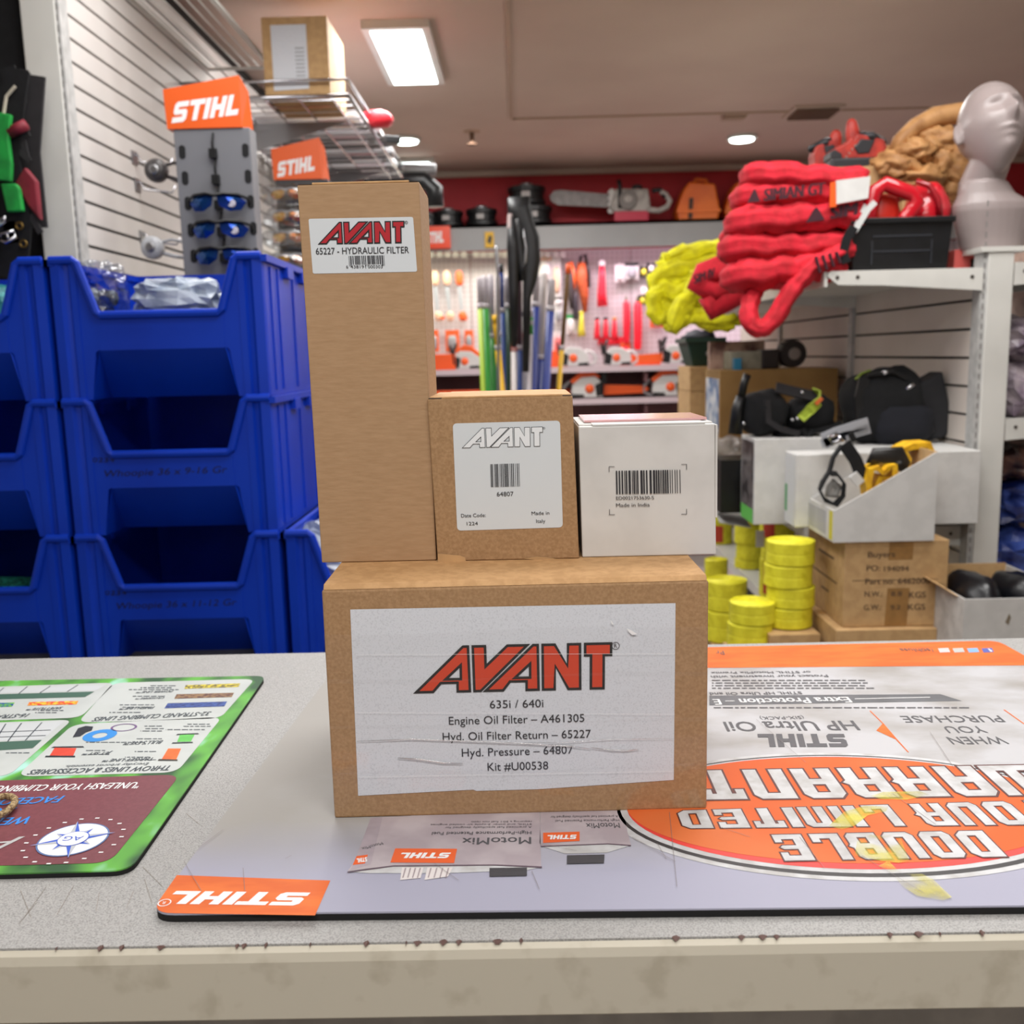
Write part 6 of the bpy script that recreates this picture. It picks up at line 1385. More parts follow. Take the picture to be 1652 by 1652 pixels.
m = MB(); m.tube([f(1478, 292, .03), f(1500, 300, .02), f(1514, 322, .015), f(1516, 352, .015)], .008, 8); m.part('raised_rib', gl2, t, smooth=True)
f = lambda x, y, dy=0: at(x, y, 2.51+dy)
t = thing('white_strap', 'white and silver strap hanging over the left end of black tub', 'strap', tuple(f(1380, 375)))
m = MB(); m.strap([f(1412, 326), f(1400, 338), f(1388, 358), f(1378, 374)], .014, .004, (1, 0, .6)); m.strap([f(1396, 330, .01), f(1386, 350, .01), f(1378, 372, .01)], .008, .004, (1, 0, .5)); m.part('webbing', plain('strap_white', (206, 208, 206), rough=.4), t)
t = thing('black_strap', 'black strap end curling beside the black tub at shelf edge', 'strap', tuple(f(1360, 425)))
m = MB(); m.strap([f(1378, 366, -.005), f(1366, 385, -.005), f(1360, 408, -.005), f(1366, 424, -.005)], .022, .006, (1, 0, .3)); m.part('webbing', black_cloth, t)
p = at(1532, 402, 2.58); p2 = at(1590, 431, 2.58)
MB().box(p.x+.022, p.x+.075, 2.60, 2.70, TZ+.001, p.z).solo('red_small_box', plain('small_red_box', (206, 90, 84), rough=.5), 'small red box beside the tub under the mannequin head', 'box', bevel=.002)
# riser carton hidden behind the slings, with boots on top
bx0, bx1 = at(1312, 270, 2.95).x, at(1415, 270, 2.95).x; bz = at(1370, 279, 2.9).z
MB().box(bx0+.01, bx1, 2.80, 3.12, TZ+.001, bz).solo('riser_carton', carton, 'plain cardboard carton behind the red slings supporting the boots', 'box')
bootr = M('boot_red', (180, 48, 32), rough=.5, c2=(150, 36, 26), scale=30); bootb = plain('boot_black', (34, 34, 38), rough=.45)
def boot(label, heel, toe, topa, topb, Y, tongue, th):
    f = lambda x, y, dy=0: at(x, y, Y+dy)
    base = f((heel[0]+toe[0])/2, max(heel[1], toe[1])); t = thing('work_boot', label, 'boot', (base.x, Y, bz), 'red and black boots')
    H = Vector((f(*heel).x, Y, bz)); T = Vector((f(*toe).x, Y, bz)); s = 1 if T.x > H.x else -1
    L = abs(T.x-H.x); zc = f(*topa).z-bz
    m = MB(); m.box(min(H.x, T.x), max(H.x, T.x), Y-.035, Y+.035, bz+.001, bz+.034); m.part('sole', bootb, t, bevel=.008)
    pr = [(0, .030), (1, .030), (1.0, .044), (.95, .058), (.82, .066), (.70, .074), (.62, .088), (.58, zc*.85), (.52, zc), (.03, zc*.82), (-.03, zc*.6), (-.01, .05)]
    m = MB(); m.prism([(H.x+s*a*L, Y-.032, bz+b) for a, b in pr], (0, .064, 0)); m.part('upper', bootr, t, bevel=.007)
    m = MB(); m.prism([(H.x+s*a*L, Y-.036, bz+b) for a, b in ((.20, zc*.80), (.46, zc*.84), (.58, zc*.60), (.50, zc*.42), (.30, zc*.44))], (0, .072, 0)); m.part('side_panel', bootb, t, bevel=.003)
    m = MB(); m.prism([(H.x+s*a*L, Y-.0345, bz+c) for a, c in ((.78, .03), (1.005, .03), (1.005, .05), (.93, .056), (.80, .044))], (0, .069, 0)); m.part('toe_rand', bootb, t, bevel=.003)
    m = MB(); m.tube([(H.x-s*.02*L, Y, bz+zc*.80), (H.x+s*.25*L, Y-.03, bz+zc*.92), (H.x+s*.52*L, Y, bz+zc), (H.x+s*.25*L, Y+.03, bz+zc*.92)], .012, 8, closed=True); m.part('collar', bootb, t, smooth=True)
    m = MB(); m.blob((H.x+s*(.50+tongue)*L, Y-.006, bz+zc*(.92+.1*(th-1))), (.019, .014, zc*.42*th), 16, 12, .0, 2, 3, .8, Matrix.Rotation(.12*s, 3, 'Y')); m.part('tongue', bootr, t, smooth=True)
    m = MB()
    for k in range(4): a = .56+.05*k; m.tube([(H.x+s*a*L, Y-.034, bz+zc*.66-.010*k), (H.x+s*(a+.05)*L, Y+.0, bz+zc*.70-.010*k)], .003, 6)
    m.part('laces', plain('lace_grey', (150, 130, 120)), t)
boot('red and black work boot at left of the pair above the slings', (1310, 265), (1372, 268), (1318, 228), (1350, 214), 2.98, .06, .9)
boot('red and black work boot at right of the pair, toe towards left', (1421, 268), (1334, 266), (1416, 218), (1390, 210), 2.88, .05, 1.25)
# tan leather heap
tan = M('tan_leather', (190, 142, 90), rough=.6, c2=(160, 114, 68), scale=26, bump=.25, bscale=120)
t0 = at(1500, 345, 2.85)
MB().box(bx1+.012, RXF-.004, 2.78, 3.1, TZ+.001, at(1480, 325, 2.8).z).solo('riser_carton', carton, 'plain cardboard carton behind the black tub supporting the tan leather heap', 'box')
f = lambda x, y, dy=0: at(x, y, 2.82+dy)
t = thing('leather_apron', 'heap of crumpled tan leather chaps beside the mannequin head', 'leather goods', tuple(f(1500, 318)))
m = MB(); m.tube([f(1440, 245), f(1452, 226), f(1475, 205), f(1510, 188), f(1550, 182), f(1580, 186)], [.012, .02, .026, .028, .028, .024], 12, rb=[.03]*6, hint=(0, 0, 1)); m.rumple(.004, 40, 2); m.part('waistband', tan, t, smooth=True)
def crumple(c, rx, ry, rz, seed, amp):
    m = MB(); m.blob(c, (rx, ry, rz), 44, 30)
    C = Vector(c)
    for i, p in enumerate(m.v):
        d = p-C; q = Vector((d.x/rx, d.y/ry, d.z/rz))
        k = 1+amp*(1-2.4*abs(noise.noise(q*1.7+Vector((seed*3.1, 0, seed)))))+amp*.5*(1-2.4*abs(noise.noise(q*3.7+Vector((0, seed*2.3, seed)))))
        m.v[i] = C+d*k
    return m
for i, (x, y, rx, rz, dy, sd) in enumerate(((1500, 268, 62, 40, .06, 2), (1440, 272, 30, 20, .0, 5), (1470, 248, 26, 17, .0, 3), (1512, 232, 34, 20, .03, 7), (1530, 272, 30, 28, .0, 8), (1480, 288, 34, 16, -.01, 9), (1545, 305, 34, 22, .02, 11))):
    crumple(f(x, y, dy), rx/FPX*2.82, .055, rz/FPX*2.82, sd, .34).part('fold', tan, t, smooth=True)
m = MB(); m.tube(curve_pts([f(1422, 282, -.04), f(1440, 258, -.05), f(1470, 262, -.06), f(1490, 284, -.05), f(1505, 292, -.05)], 4), .012, 10); m.rumple(.003, 60, 3); m.part('rolled_edge', tan, t, smooth=True)
# mannequin head
def mannequin():
    hx = at(1601, 200, RGY+.08).x; zb = ptop+.012; ztop = at(1605, 126, RGY+.05).z
    cy = RGY+.085
    H = ztop-zb                                  # whole bust height
    hz_ = zb+H*.72; sx, sy, sz = .076, .098, .112
    m = MB(); n, k = 56, 44; vs = []
    for i in range(k+1):
        th = pi*i/k
        for j in range(n):
            ph = 2*pi*j/n; x, y, z = sin(th)*cos(ph), sin(th)*sin(ph), cos(th)     # face towards -y
            px, py, pz = x*sx, y*sy, z*sz*1.08
            if z < 0: px *= 1-.34*(-z)**1.3; py *= 1-.10*(-z)
            if z < -.05 and y > .1: py *= 1-.35*min(1, (-z-.05)*1.5)               # nape
            if y < 0:
                fr = -y
                g = lambda cx, cz, wx, wz: math.exp(-((px-cx)/wx)**2-((pz-cz)/wz)**2)
                d = .026*g(0, -.018, .011, .020)+.012*g(0, .008, .008, .02)         # nose
                d += .009*g(0, -.052, .022, .006)+.007*g(0, -.063, .018, .006)-.004*g(0, -.0575, .02, .003)   # lips
                d += .013*g(0, -.092, .022, .016)                                  # chin
                d += .006*g(.027, .034, .024, .008)+.006*g(-.027, .034, .024, .008) # brow
                d -= .014*g(.029, .010, .016, .013)+.014*g(-.029, .010, .016, .013) # eye sockets
                d += .006*g(.029, .008, .010, .006)+.006*g(-.029, .008, .010, .006)
                d += .004*g(.045, -.025, .02, .02)+.004*g(-.045, -.025, .02, .02)   # cheek bones
                py -= d*(fr**.5)
            vs.append((px, py, pz))
    rot = Matrix.Rotation(radians(3), 3, 'Z') @ Matrix.Rotation(radians(-24), 3, 'X')
    fs = [(i*n+j, (i+1)*n+j, (i+1)*n+(j+1) % n, i*n+(j+1) % n) for i in range(k) for j in range(n)]
    C = Vector((hx, cy, hz_))
    m.add([C+rot @ Vector(v) for v in vs], fs)
    for sg in (-1, 1):                                                              # ears
        e = MB(); e.blob((0, 0, 0), (.008, .016, .028), 14, 10)
        base = Vector((sg*.076, .012, -.005)); m.add([C+rot @ (base+Vector((v.x+sg*.10*v.y*0+sg*(.006 if v.y > 0 else 0), v.y, v.z-v.y*.3))) for v in e.v], e.f)
    nb = rot @ Vector((0, .022, -.07)); a = C+nb
    m.tube([a, (hx-.010, cy+.025, hz_-.135), (hx-.008, cy+.02, zb+.15), (hx+.004, cy+.015, zb+.08)], [.048, .052, .058, .070], 28, hint=(0, 1, 0))
    # shoulder base
    base = []
    for r, rb_, z, ox in ((.056, .052, zb+.168, -.008), (.070, .058, zb+.138, 0), (.100, .070, zb+.112, .018), (.104, .072, zb+.096, .022), (.080, .062, zb, .024)):
        base.append([(hx+ox+r*cos(2*pi*j/32), cy+.01+rb_*sin(2*pi*j/32), z) for j in range(32)])
    vs = [p for rr in base for p in rr]
    m.add(vs, [(i*32+j, i*32+(j+1) % 32, (i+1)*32+(j+1) % 32, (i+1)*32+j) for i in range(4) for j in range(32)]+[tuple(range(32)), tuple(range(4*32+31, 4*32-1, -1))])
    o = m.solo('mannequin_head', M('mannequin_plastic', (150, 138, 136), rough=.36, c2=(145, 133, 131), scale=4), 'pale bald mannequin head and neck on top of the right end post', 'mannequin', smooth=True)
    r = o.modifiers.new('r', 'REMESH'); r.mode = 'VOXEL'; r.voxel_size = .0028; r.use_smooth_shade = True
    s = o.modifiers.new('s', 'SMOOTH'); s.factor = .5; s.iterations = 4
    dg = bpy.context.evaluated_depsgraph_get(); me = bpy.data.meshes.new_from_object(o.evaluated_get(dg))
    o.modifiers.clear(); old = o.data; o.data = me; bpy.data.meshes.remove(old)
    for p in me.polygons: p.use_smooth = True
mannequin()

# ---- cartons, middle shelf
def carton_box(name, label, x0, x1, y0, y1, z0, z1, mat, cat='box', seam_=True, group=None, bevel=.002):
    t = thing(name, label, cat, ((x0+x1)/2, (y0+y1)/2, z0), group)
    MB().box(x0, x1, y0, y1, z0, z1).part('carton_body', mat, t, bevel=bevel)
    if seam_: MB().box(x0+.004, x1-.004, (y0+y1)/2-.02, (y0+y1)/2+.02, z1-.0006, z1+.0006).part('tape', M('brown_tape', (172, 128, 74), rough=.35), t)
    return t
Yb = 2.25
A, B = at(1368, 874, Yb), at(1532, 871, Yb); A2 = at(1358, 1013, Yb)
zc1, zc0 = (A.z+B.z)/2, A2.z+.001
t = carton_box('shipping_carton', 'tan shipping carton with stencilled order lines below the slanted white tray', A.x-.006, B.x, Yb, 2.545, zc0, zc1, carton)
fx = lambda x, y, k=0: at(x, y, Yb-.0006-.0003*k); c6 = Z(1300, 680, 4.59)
w = MB(); kk = plain('stencil_ink', (92, 70, 50), rough=.8)
for s, p0, p1, cap in (('Buyers', (462, 1008), (660, 1002), 42), ('PO:', (452, 1108), (548, 1106), 42), ('194094', (580, 1110), (762, 1108), 38), ('Part no: 6462000', (442, 1205), (918, 1200), 42), ('N.W.:', (436, 1298), (566, 1296), 40), ('8.8', (632, 1294), (710, 1292), 34), ('KGS', (765, 1306), (888, 1304), 44), ('G.W.:', (430, 1398), (560, 1394), 40), ('9.2', (628, 1394), (700, 1392), 34), ('KGS', (757, 1396), (884, 1394), 44)):
    A_, B_ = fx(*c6(*p0)), fx(*c6(*p1)); put_text(w, s, A_, B_, fx(c6(*p0)[0], c6(*p0)[1]-cap/4.59)-A_, bold=.02)
w.poly([fx(*c6(345, 1182)), fx(*c6(980, 1168)), fx(*c6(980, 1164)), fx(*c6(345, 1177))])
w.part('stencil_text', kk, t)
for q in ([(620, 892), (800, 888), (790, 1022), (610, 1026)], [(605, 1235), (770, 1232), (745, 1510), (580, 1515)]): MB().poly([fx(*c6(*p), -1) for p in q]).part('brown_tape', M('tape_dark', (164, 122, 70), rough=.3), t)
w = MB(); xs = A.x-.0066
for (y0, y1, z, h_) in ((2.33, 2.45, zc1-.06, .006), (2.30, 2.5, zc1-.115, .004), (2.36, 2.42, zc1-.15, .005)): w.poly([(xs, y0, z), (xs, y1, z), (xs, y1, z+h_), (xs, y0, z+h_)])
w.part('side_stencil', kk, t)
A, B = at(1352, 1020, Yb-.02), at(1512, 1022, Yb-.02)
t = carton_box('shipping_carton', 'second tan shipping carton directly under the stencilled one', A.x-.004, B.x, Yb-.02, 2.56, zc0-.215, zc0-.001, carton)
t = carton_box('shipping_carton', 'bottom tan carton of the stack, hidden behind the counter', A.x-.004, B.x, Yb-.02, 2.56, 0, zc0-.216, carton)
m = MB(); m.lathe((at(1432, 1030, Yb).x, Yb-.021, zc0-.03), [(.003, 0), (.003, .001)], 8, 'y')
# slanted display tray with straps
Yt = 2.24
A, B, C_, D_ = at(1345, 867, Yt), at(1507, 867, Yt), at(1512, 730, Yt), at(1346, 824, Yt)
t = thing('slanted_tray', 'white slant cut display tray with yellow and black straps on the stencilled carton', 'tray', ((A.x+B.x)/2, 2.37, zc1+.001))
z0 = zc1+.001; th = .004; yb2 = 2.43
def side(y): return [(A.x, y, z0), (B.x, y, z0), (B.x, y, C_.z), (B.x-.004, y, C_.z), (A.x, y, D_.z)]
MB().prism(side(Yt), (0, th, 0)).part('side_wall', white_board, t); MB().prism(side(yb2), (0, th, 0)).part('side_wall', white_board, t)
MB().box(A.x, B.x, Yt+th, yb2, z0, z0+th).part('tray_floor', white_board, t); MB().box(A.x-.0005, A.x+th, Yt+th, yb2, z0+th, D_.z).part('front_wall', white_board, t); MB().box(B.x-th, B.x, Yt+th, yb2, z0+th, C_.z+.002).part('rear_wall', M('tray_kraft_inside', (206, 170, 120), rough=.8), t)
MB().box(A.x-.001, A.x-.0003, Yt+.01, Yt+.035, z0+.004, D_.z-.004).part('yellow_label', plain('tray_yellow', (206, 196, 60)), t); MB().box(A.x-.001, A.x-.0003, Yt+.06, Yt+.2, z0+.01, D_.z-.01).part('grey_label', plain('tray_grey', (170, 170, 172)), t)
MB().box(A.x-.001, A.x-.0002, Yt+.22, Yt+.26, z0+.006, D_.z-.02).part('dark_label', plain('tray_dark', (90, 92, 96)), t)
f = lambda x, y, dy=0: at(x, y, Yt+.08+dy)
ystr = M('yellow_webbing', (236, 186, 22), rough=.6, c2=(214, 160, 14), scale=60, bump=.3, bscale=300)
t = thing('ratchet_strap', 'yellow ratchet strap bundle with black buckle in the slanted tray', 'strap', tuple(f(1430, 800)))
m = MB(); m.strap([f(1398, 800), f(1396, 776), f(1400, 756), f(1412, 752), f(1420, 760), f(1428, 752), f(1438, 748), f(1440, 790)], .05, .012, (0, 1, .1)); m.strap([f(1405, 790, .01), f(1415, 768, .01), f(1432, 770, .01), f(1430, 795, .01)], .05, .012, (0, 1, .1)); m.rumple(.002, 60, 2); m.part('webbing', ystr, t, smooth=False)
m = MB(); m.tube([f(1410, 748, .0), f(1412, 735), f(1452, 733), f(1456, 745), f(1448, 758)], .011, 10, rb=.02, hint=(0, 1, 0)); m.part('buckle', plain('buckle_black', (30, 28, 26), rough=.35), t, smooth=True)
t = thing('ratchet_strap', 'folded yellow webbing at the high end of the slanted tray', 'strap', tuple(f(1480, 770)))
m = MB(); m.strap([f(1452, 760, .05), f(1456, 738, .05), f(1450, 724, .05), f(1465, 718, .05), f(1490, 716, .05), f(1496, 730, .05), f(1480, 760, .05)], .07, .016, (0, 1, 0)); m.rumple(.002, 50, 5); m.part('webbing', ystr, t)
t = thing('black_lanyard', 'black webbing lanyard looping out of the slanted tray at left', 'strap', tuple(f(1335, 800)))
m = MB(); m.strap([f(1362, 716), f(1380, 742), f(1392, 772)], .03, .006, (.8, 0, .5)); m.strap([f(1358, 718, .01), f(1344, 738, .01), f(1338, 760, .01), f(1328, 776), f(1322, 790), f(1330, 806), f(1348, 814), f(1360, 800), f(1362, 780), f(1350, 764), f(1338, 764)], .032, .006, (.2, 1, .1)); m.part('webbing', black_cloth, t)
m = MB(); m.strap([f(1376, 778, -.01), f(1388, 768, -.01)], .03, .007, (.5, 0, -.8)); m.part('white_label', white_board, t)
m = MB(); m.tube([f(1338, 786, .02), f(1344, 778, .02), f(1352, 786, .02), f(1348, 798, .02), f(1336, 797, .02)], .01, 8, closed=True); m.part('loop_lining', plain('lining_grey', (178, 176, 172), rough=.7), t, smooth=True)
f = lambda x, y, dy=0: at(x, y, 2.42+dy)
t = thing('tape_strap', 'silver grey strap with steel buckle lying over the white cartons', 'strap', tuple(f(1350, 715)))
m = MB(); m.strap([f(1328, 712), f(1350, 702), f(1378, 693), f(1402, 686)], .004, .04, (0, 1, 0)); m.strap([f(1325, 716), f(1402, 690)], .022, .004, (0, 0, 1)); m.part('webbing', plain('strap_silver', (160, 162, 168), rough=.35), t)
m = MB(); m.tube([f(1336, 706, -.03), f(1350, 700, -.03), f(1358, 708, -.03), f(1344, 716, -.03)], .006, 8, closed=True); m.tube([f(1352, 704, -.03), f(1360, 712, -.03)], .005, 8); m.part('buckle', chrome, t, smooth=True); m = MB(); m.strap([f(1372, 698, -.02), f(1378, 712, -.02)], .014, .006, (1, 0, 0)); m.part('keeper', black_plastic, t)
# white cartons on the middle shelf
Ym = 2.44
WZt_ = at(1540, 728, Ym).z
X = lambda px, Y=Ym: at(px, 780, Y).x
t = carton_box('white_carton', 'long plain white carton behind the slanted tray, reaching to the end post', X(1284), X(1581), Ym, Ym+.105, zc1+.002, at(1540, 728, Ym).z, white_board, seam_=False)
MB().box(X(1284)-.001, X(1284)-.0002, Ym+.010, Ym+.095, MZ+.03, at(1290, 738, Ym).z).part('end_label', plain('label_cool', (204, 206, 206)), t); MB().box(X(1284)-.0016, X(1284)-.0004, Ym+.075, Ym+.095, MZ+.06, MZ+.13).part('green_edge', plain('label_green', (70, 150, 90)), t)
carton_box('white_carton', 'white carton standing behind the long one, under the black backpack', .885, RXF-.004, 2.556, 2.95, MZ+.005, WZt_, white_board, seam_=False)
Y1 = 2.62
x0_, x1_ = at(1217, 770, Y1).x, .872
t = carton_box('white_carton', 'white carton with dark picture on its end, left of the long carton', x0_, x1_, Y1, Y1+.16, MZ+.005, at(1240, 708, Y1).z, white_board, seam_=False)
MB().box(x0_-.001, x0_-.0002, Y1+.01, Y1+.15, MZ+.02, at(1240, 714, Y1).z).part('end_picture', M('picture_dark', (52, 48, 50), rough=.3, c2=(110, 104, 104), scale=30), t); MB().box(x0_-.0016, x0_-.0004, Y1+.01, Y1+.15, MZ+.006, MZ+.045).part('green_band', plain('picture_green', (96, 190, 80)), t)
MB().box(x0_-.05, x1_-.02, 2.82, 2.96, MZ+.005, at(1240, 720, 3.2).z).solo('dark_carton', black_plastic, 'narrow black carton behind the leftmost white carton', 'box')
p = at(1178, 742, 3.3); bag('clear plastic bag slumped at far left of the middle shelf', (p.x+.03, p.y+.25, MZ+.005+.09), (.085, .09, .09), 21, None, M('bag_cream', (190, 182, 174), rough=.25, c2=(140, 132, 124), scale=14, bump=.4, bscale=40))
p = at(1178, 808, 2.9)
MB().hexa([(p.x-.04, 2.86, MZ-.03), (p.x+.05, 2.84, MZ-.045), (p.x+.06, 3.0, MZ-.02), (p.x-.03, 3.02, MZ-.005), (p.x-.04, 2.86, MZ-.028), (p.x+.05, 2.84, MZ-.043), (p.x+.06, 3.0, MZ-.018), (p.x-.03, 3.02, MZ-.003)]).solo('shelf_card', white_board, 'loose white card tilted at the front of the middle shelf, far left', 'card')
# brown cartons on the farther shelf
a, b = at(1162, 598, 3.5), at(1372, 598, 3.5)
t = carton_box('brown_carton', 'wide brown carton behind the black harness bags, dull shaded front', a.x, RXF-.03, 3.5, 3.78, MZ+.005, a.z, M('brown_board', (150, 116, 66), rough=.85, c2=(140, 106, 58), scale=8), seam_=False)
MB().box(a.x-.001, a.x, 3.52, 3.76, MZ+.05, a.z-.03).part('end_picture', M('picture_blue', (60, 110, 160), rough=.4, c2=(210, 214, 218), scale=18), t)
a, b = at(1113, 592, 4.0), at(1160, 592, 4.0); zm = at(1130, 632, 4.0).z
carton_box('brown_carton', 'small brown carton at the far end, upper one of two', a.x, b.x+.1, 4.0, 4.3, zm+.002, a.z, carton, seam_=False); carton_box('brown_carton', 'small brown carton at the far end, lower one of two', a.x, b.x+.1, 4.0, 4.3, MZ+.005, zm, carton, seam_=False)
# on top of those cartons
a, b = at(1106, 548, 4.05), at(1166, 588, 4.05)
t = thing('dark_green_tub', 'dark green tapered tub at the far shelf corner below the yellow slings', 'tub', ((a.x+b.x)/2, 4.12, at(1113, 592, 4.0).z+.001))
z0 = at(1113, 592, 4.0).z+.001; cx = (a.x+b.x)/2
dg_ = plain('tub_green', (26, 58, 50), rough=.5)
m = MB(); m.hexa([(a.x+.03, 4.05, z0), (b.x-.02, 4.05, z0), (b.x-.02, 4.25, z0), (a.x+.03, 4.25, z0), (a.x, 4.02, a.z), (b.x, 4.02, a.z), (b.x, 4.28, a.z), (a.x, 4.28, a.z)]); m.part('tub_body', dg_, t, bevel=.006)
MB().box(a.x-.006, b.x+.006, 4.012, 4.288, a.z-.012, a.z+.006).part('rim', dg_, t); MB().blob((cx, 4.14, a.z+.01), (.07, .09, .03), 14, 8, .4, 3, 2).part('dark_contents', M('dark_bits', (46, 46, 60), rough=.6), t, smooth=True)
for i, (px, py) in enumerate(((1143, 570), (1155, 570))):
    p = at(px, py, 4.018); m = MB(); m.lathe(p, [(.008, -.002), (.011, 0), (.011, .006)], 10, 'y'); m.part('rivet', steel, t)
z5 = at(1162, 598, 3.5).z+.001
p = at(1200, 573, 3.62); MB().box(at(1178, 580, 3.6).x, at(1228, 580, 3.6).x, 3.58, 3.72, z5, at(1200, 567, 3.6).z).solo('grey_green_box', M('box_sage', (140, 136, 118), rough=.6), 'low grey green box on the wide brown carton', 'box', bevel=.003)
MB().box(at(1182, 580, 3.57).x, at(1194, 580, 3.57).x, 3.545, 3.572, z5, at(1190, 578, 3.57).z).solo('small_blue_pack', plain('pack_blue', (36, 120, 156)), 'small blue pack in front of the grey green box', 'package')
def blk(label, px, py, w_, h_, Y, name='black_gear', z=None):
    a = at(px, py, Y); m = MB(); m.blob((a.x, Y, z+h_/2), (w_/2, .06, h_/2), 18, 12, .3, 2.2, px % 9, .8); return m.solo(name, black_cloth, label, 'gear', smooth=True)
p = at(1262, 560, 3.62)
t = thing('camera_reel', 'dark round reel with pale centre on the wide brown carton', 'reel', (p.x, 3.62, z5)); zc = z5+.052
MB().lathe((p.x+.03, 3.58, zc), [(.045, 0), (.05, .005), (.05, .06), (.045, .065)], 20, 'y').part('drum', M('reel_dark', (44, 36, 34), rough=.5), t); MB().lathe((p.x+.035, 3.578, zc), [(.020, 0), (.022, .002)], 16, 'y').part('centre', plain('reel_centre', (150, 140, 132)), t); MB().box(p.x-.085, p.x-.022, 3.57, 3.66, z5, z5+.07).part('housing', M('reel_dark', (44, 36, 34)), t, bevel=.006)
MB().box(at(1150, 545, 3.68).x, at(1240, 545, 3.68).x, 3.735, 3.775, z5, at(1200, 550, 3.68).z).solo('mixed_packs', M('mixed_maroon', (92, 60, 56), rough=.6, c2=(170, 140, 124), scale=14), 'row of dull maroon packs at the back of the wide brown carton', 'package')
# black bags and harnesses on the white cartons
WZt = at(1540, 728, Ym).z; zq = at(1240, 708, Y1).z
f = lambda x, y, dy=0: at(x, y, 2.72+dy)
t = thing('black_backpack', 'large black tool backpack on the long white carton beside the slats', 'bag', (f(1455, 710).x, 2.72, WZt+.001))
m = MB(); m.blob((f(1418, 655).x, 2.70, WZt+.1), (.105, .075, .105), 26, 18, .18, 1.8, 2, .75); m.part('main_pocket', black_cloth, t, smooth=True)
m = MB(); m.prism([f(1450, 636, -.06), f(1480, 622, -.06), f(1522, 598, -.06), f(1526, 618, -.06), f(1534, 655, -.06), f(1544, 682, -.06), f(1526, 706, -.06), f(1490, 714, -.06), f(1456, 700, -.06)], (0, .08, 0)); m.part('side_flap', M('black_flap', (34, 34, 38), rough=.85), t, bevel=.008)
m = MB(); m.blob((f(1440, 690).x, 2.66, WZt+.055), (.085, .05, .06), 20, 12, .15, 2, 5, .8); m.part('front_pocket', M('navy_pocket', (16, 18, 28), rough=.9), t, smooth=True)
for q_, w_, d_, sd_ in (([f(1385, 615, -.07), f(1400, 605, -.07), f(1440, 600, -.07), f(1462, 612, -.07)], .022, .008, (0, 1, 0)), ([f(1392, 690, -.08), f(1388, 640, -.08), f(1395, 610, -.08)], .03, .006, (1, 0, 0)), ([f(1526, 610, -.03), f(1545, 602, -.03)], .012, .006, (0, 1, 0))): MB().strap(q_, w_, d_, sd_).part('strap', black_plastic, t)
for q_ in ([f(1462, 628, -.085), f(1474, 620, -.085)], [f(1424, 602, -.085), f(1432, 600, -.085)]): MB().tube(q_, .006, 8).part('buckle', chrome, t, smooth=True)
m = MB(); m.strap([f(1380, 612, -.06), f(1390, 602, -.06), f(1404, 597, -.06)], .01, .004, (0, 1, 0)); m.part('lime_piping', plain('lime_trim', (120, 140, 40)), t)
f = lambda x, y, dy=0: at(x, y, 2.72+dy)
t = thing('black_saddle_harness', 'black padded saddle harness with lime strap on the leftmost white carton', 'harness', (f(1265, 700).x, 2.72, zq+.001))
m = MB(); m.blob((f(1232, 665).x, 2.71, zq+.064), (.064, .06, .064), 22, 14, .15, 2, 1, .8); m.blob((f(1305, 670).x, 2.72, zq+.056), (.068, .055, .056), 20, 12, .2, 2, 6, .8); m.part('padding', black_cloth, t, smooth=True)
m = MB(); m.tube([f(1196, 640, -.02), f(1200, 620, -.02), f(1206, 604, -.02)], .011, 8); m.tube([f(1186, 700, -.02), f(1190, 660, -.02), f(1196, 640, -.02)], [.02, .018, .014], 8); m.part('handle_post', black_plastic, t, smooth=True)
m = MB(); m.strap([f(1238, 646, -.07), f(1240, 680, -.07), f(1260, 692, -.07), f(1290, 700, -.07)], .016, .006, (1, 0, .3)); m.strap([f(1252, 625, -.05), f(1280, 632, -.05), f(1316, 640, -.05)], .03, .006, (0, .5, 1)); m.part('webbing', M('dark_webbing', (40, 38, 40)), t)
m = MB(); m.strap([f(1292, 676, -.085), f(1308, 660, -.09), f(1322, 648, -.085)], .028, .006, (.6, 0, .8)); m.strap([f(1320, 648, -.07), f(1322, 634, -.06), f(1312, 628, -.05)], .024, .005, (0, 1, 0)); m.part('lime_strap', plain('lime_strap', (150, 168, 44), rough=.6), t)
m = MB(); m.strap([f(1316, 652, -.095), f(1326, 642, -.092)], .01, .004, (.8, 0, -.5)); m.part('orange_patch', plain('patch_orange', (196, 96, 40)), t)
m = MB()
for x, y in ((1198, 682), (1276, 676), (1284, 674), (1292, 632)): m.tube([f(x, y, -.09), f(x+4, y+2, -.09)], .004, 8)
m.part('rings', chrome, t, smooth=True)
f = lambda x, y, dy=0: at(x, y, 2.68+dy)
t = thing('black_strap', 'flat black strap spilled over the white cartons toward the silver strap', 'strap', (f(1300, 700).x, 2.72, WZt))
m = MB(); m.strap([f(1250, 706), f(1275, 698), f(1300, 694), f(1330, 690), f(1360, 686)], .05, .010, (0, 1, .2)); m.tube([f(1295, 692, -.03), f(1302, 704, -.03), f(1312, 696, -.03)], .008, 8); m.part('webbing', black_cloth, t)

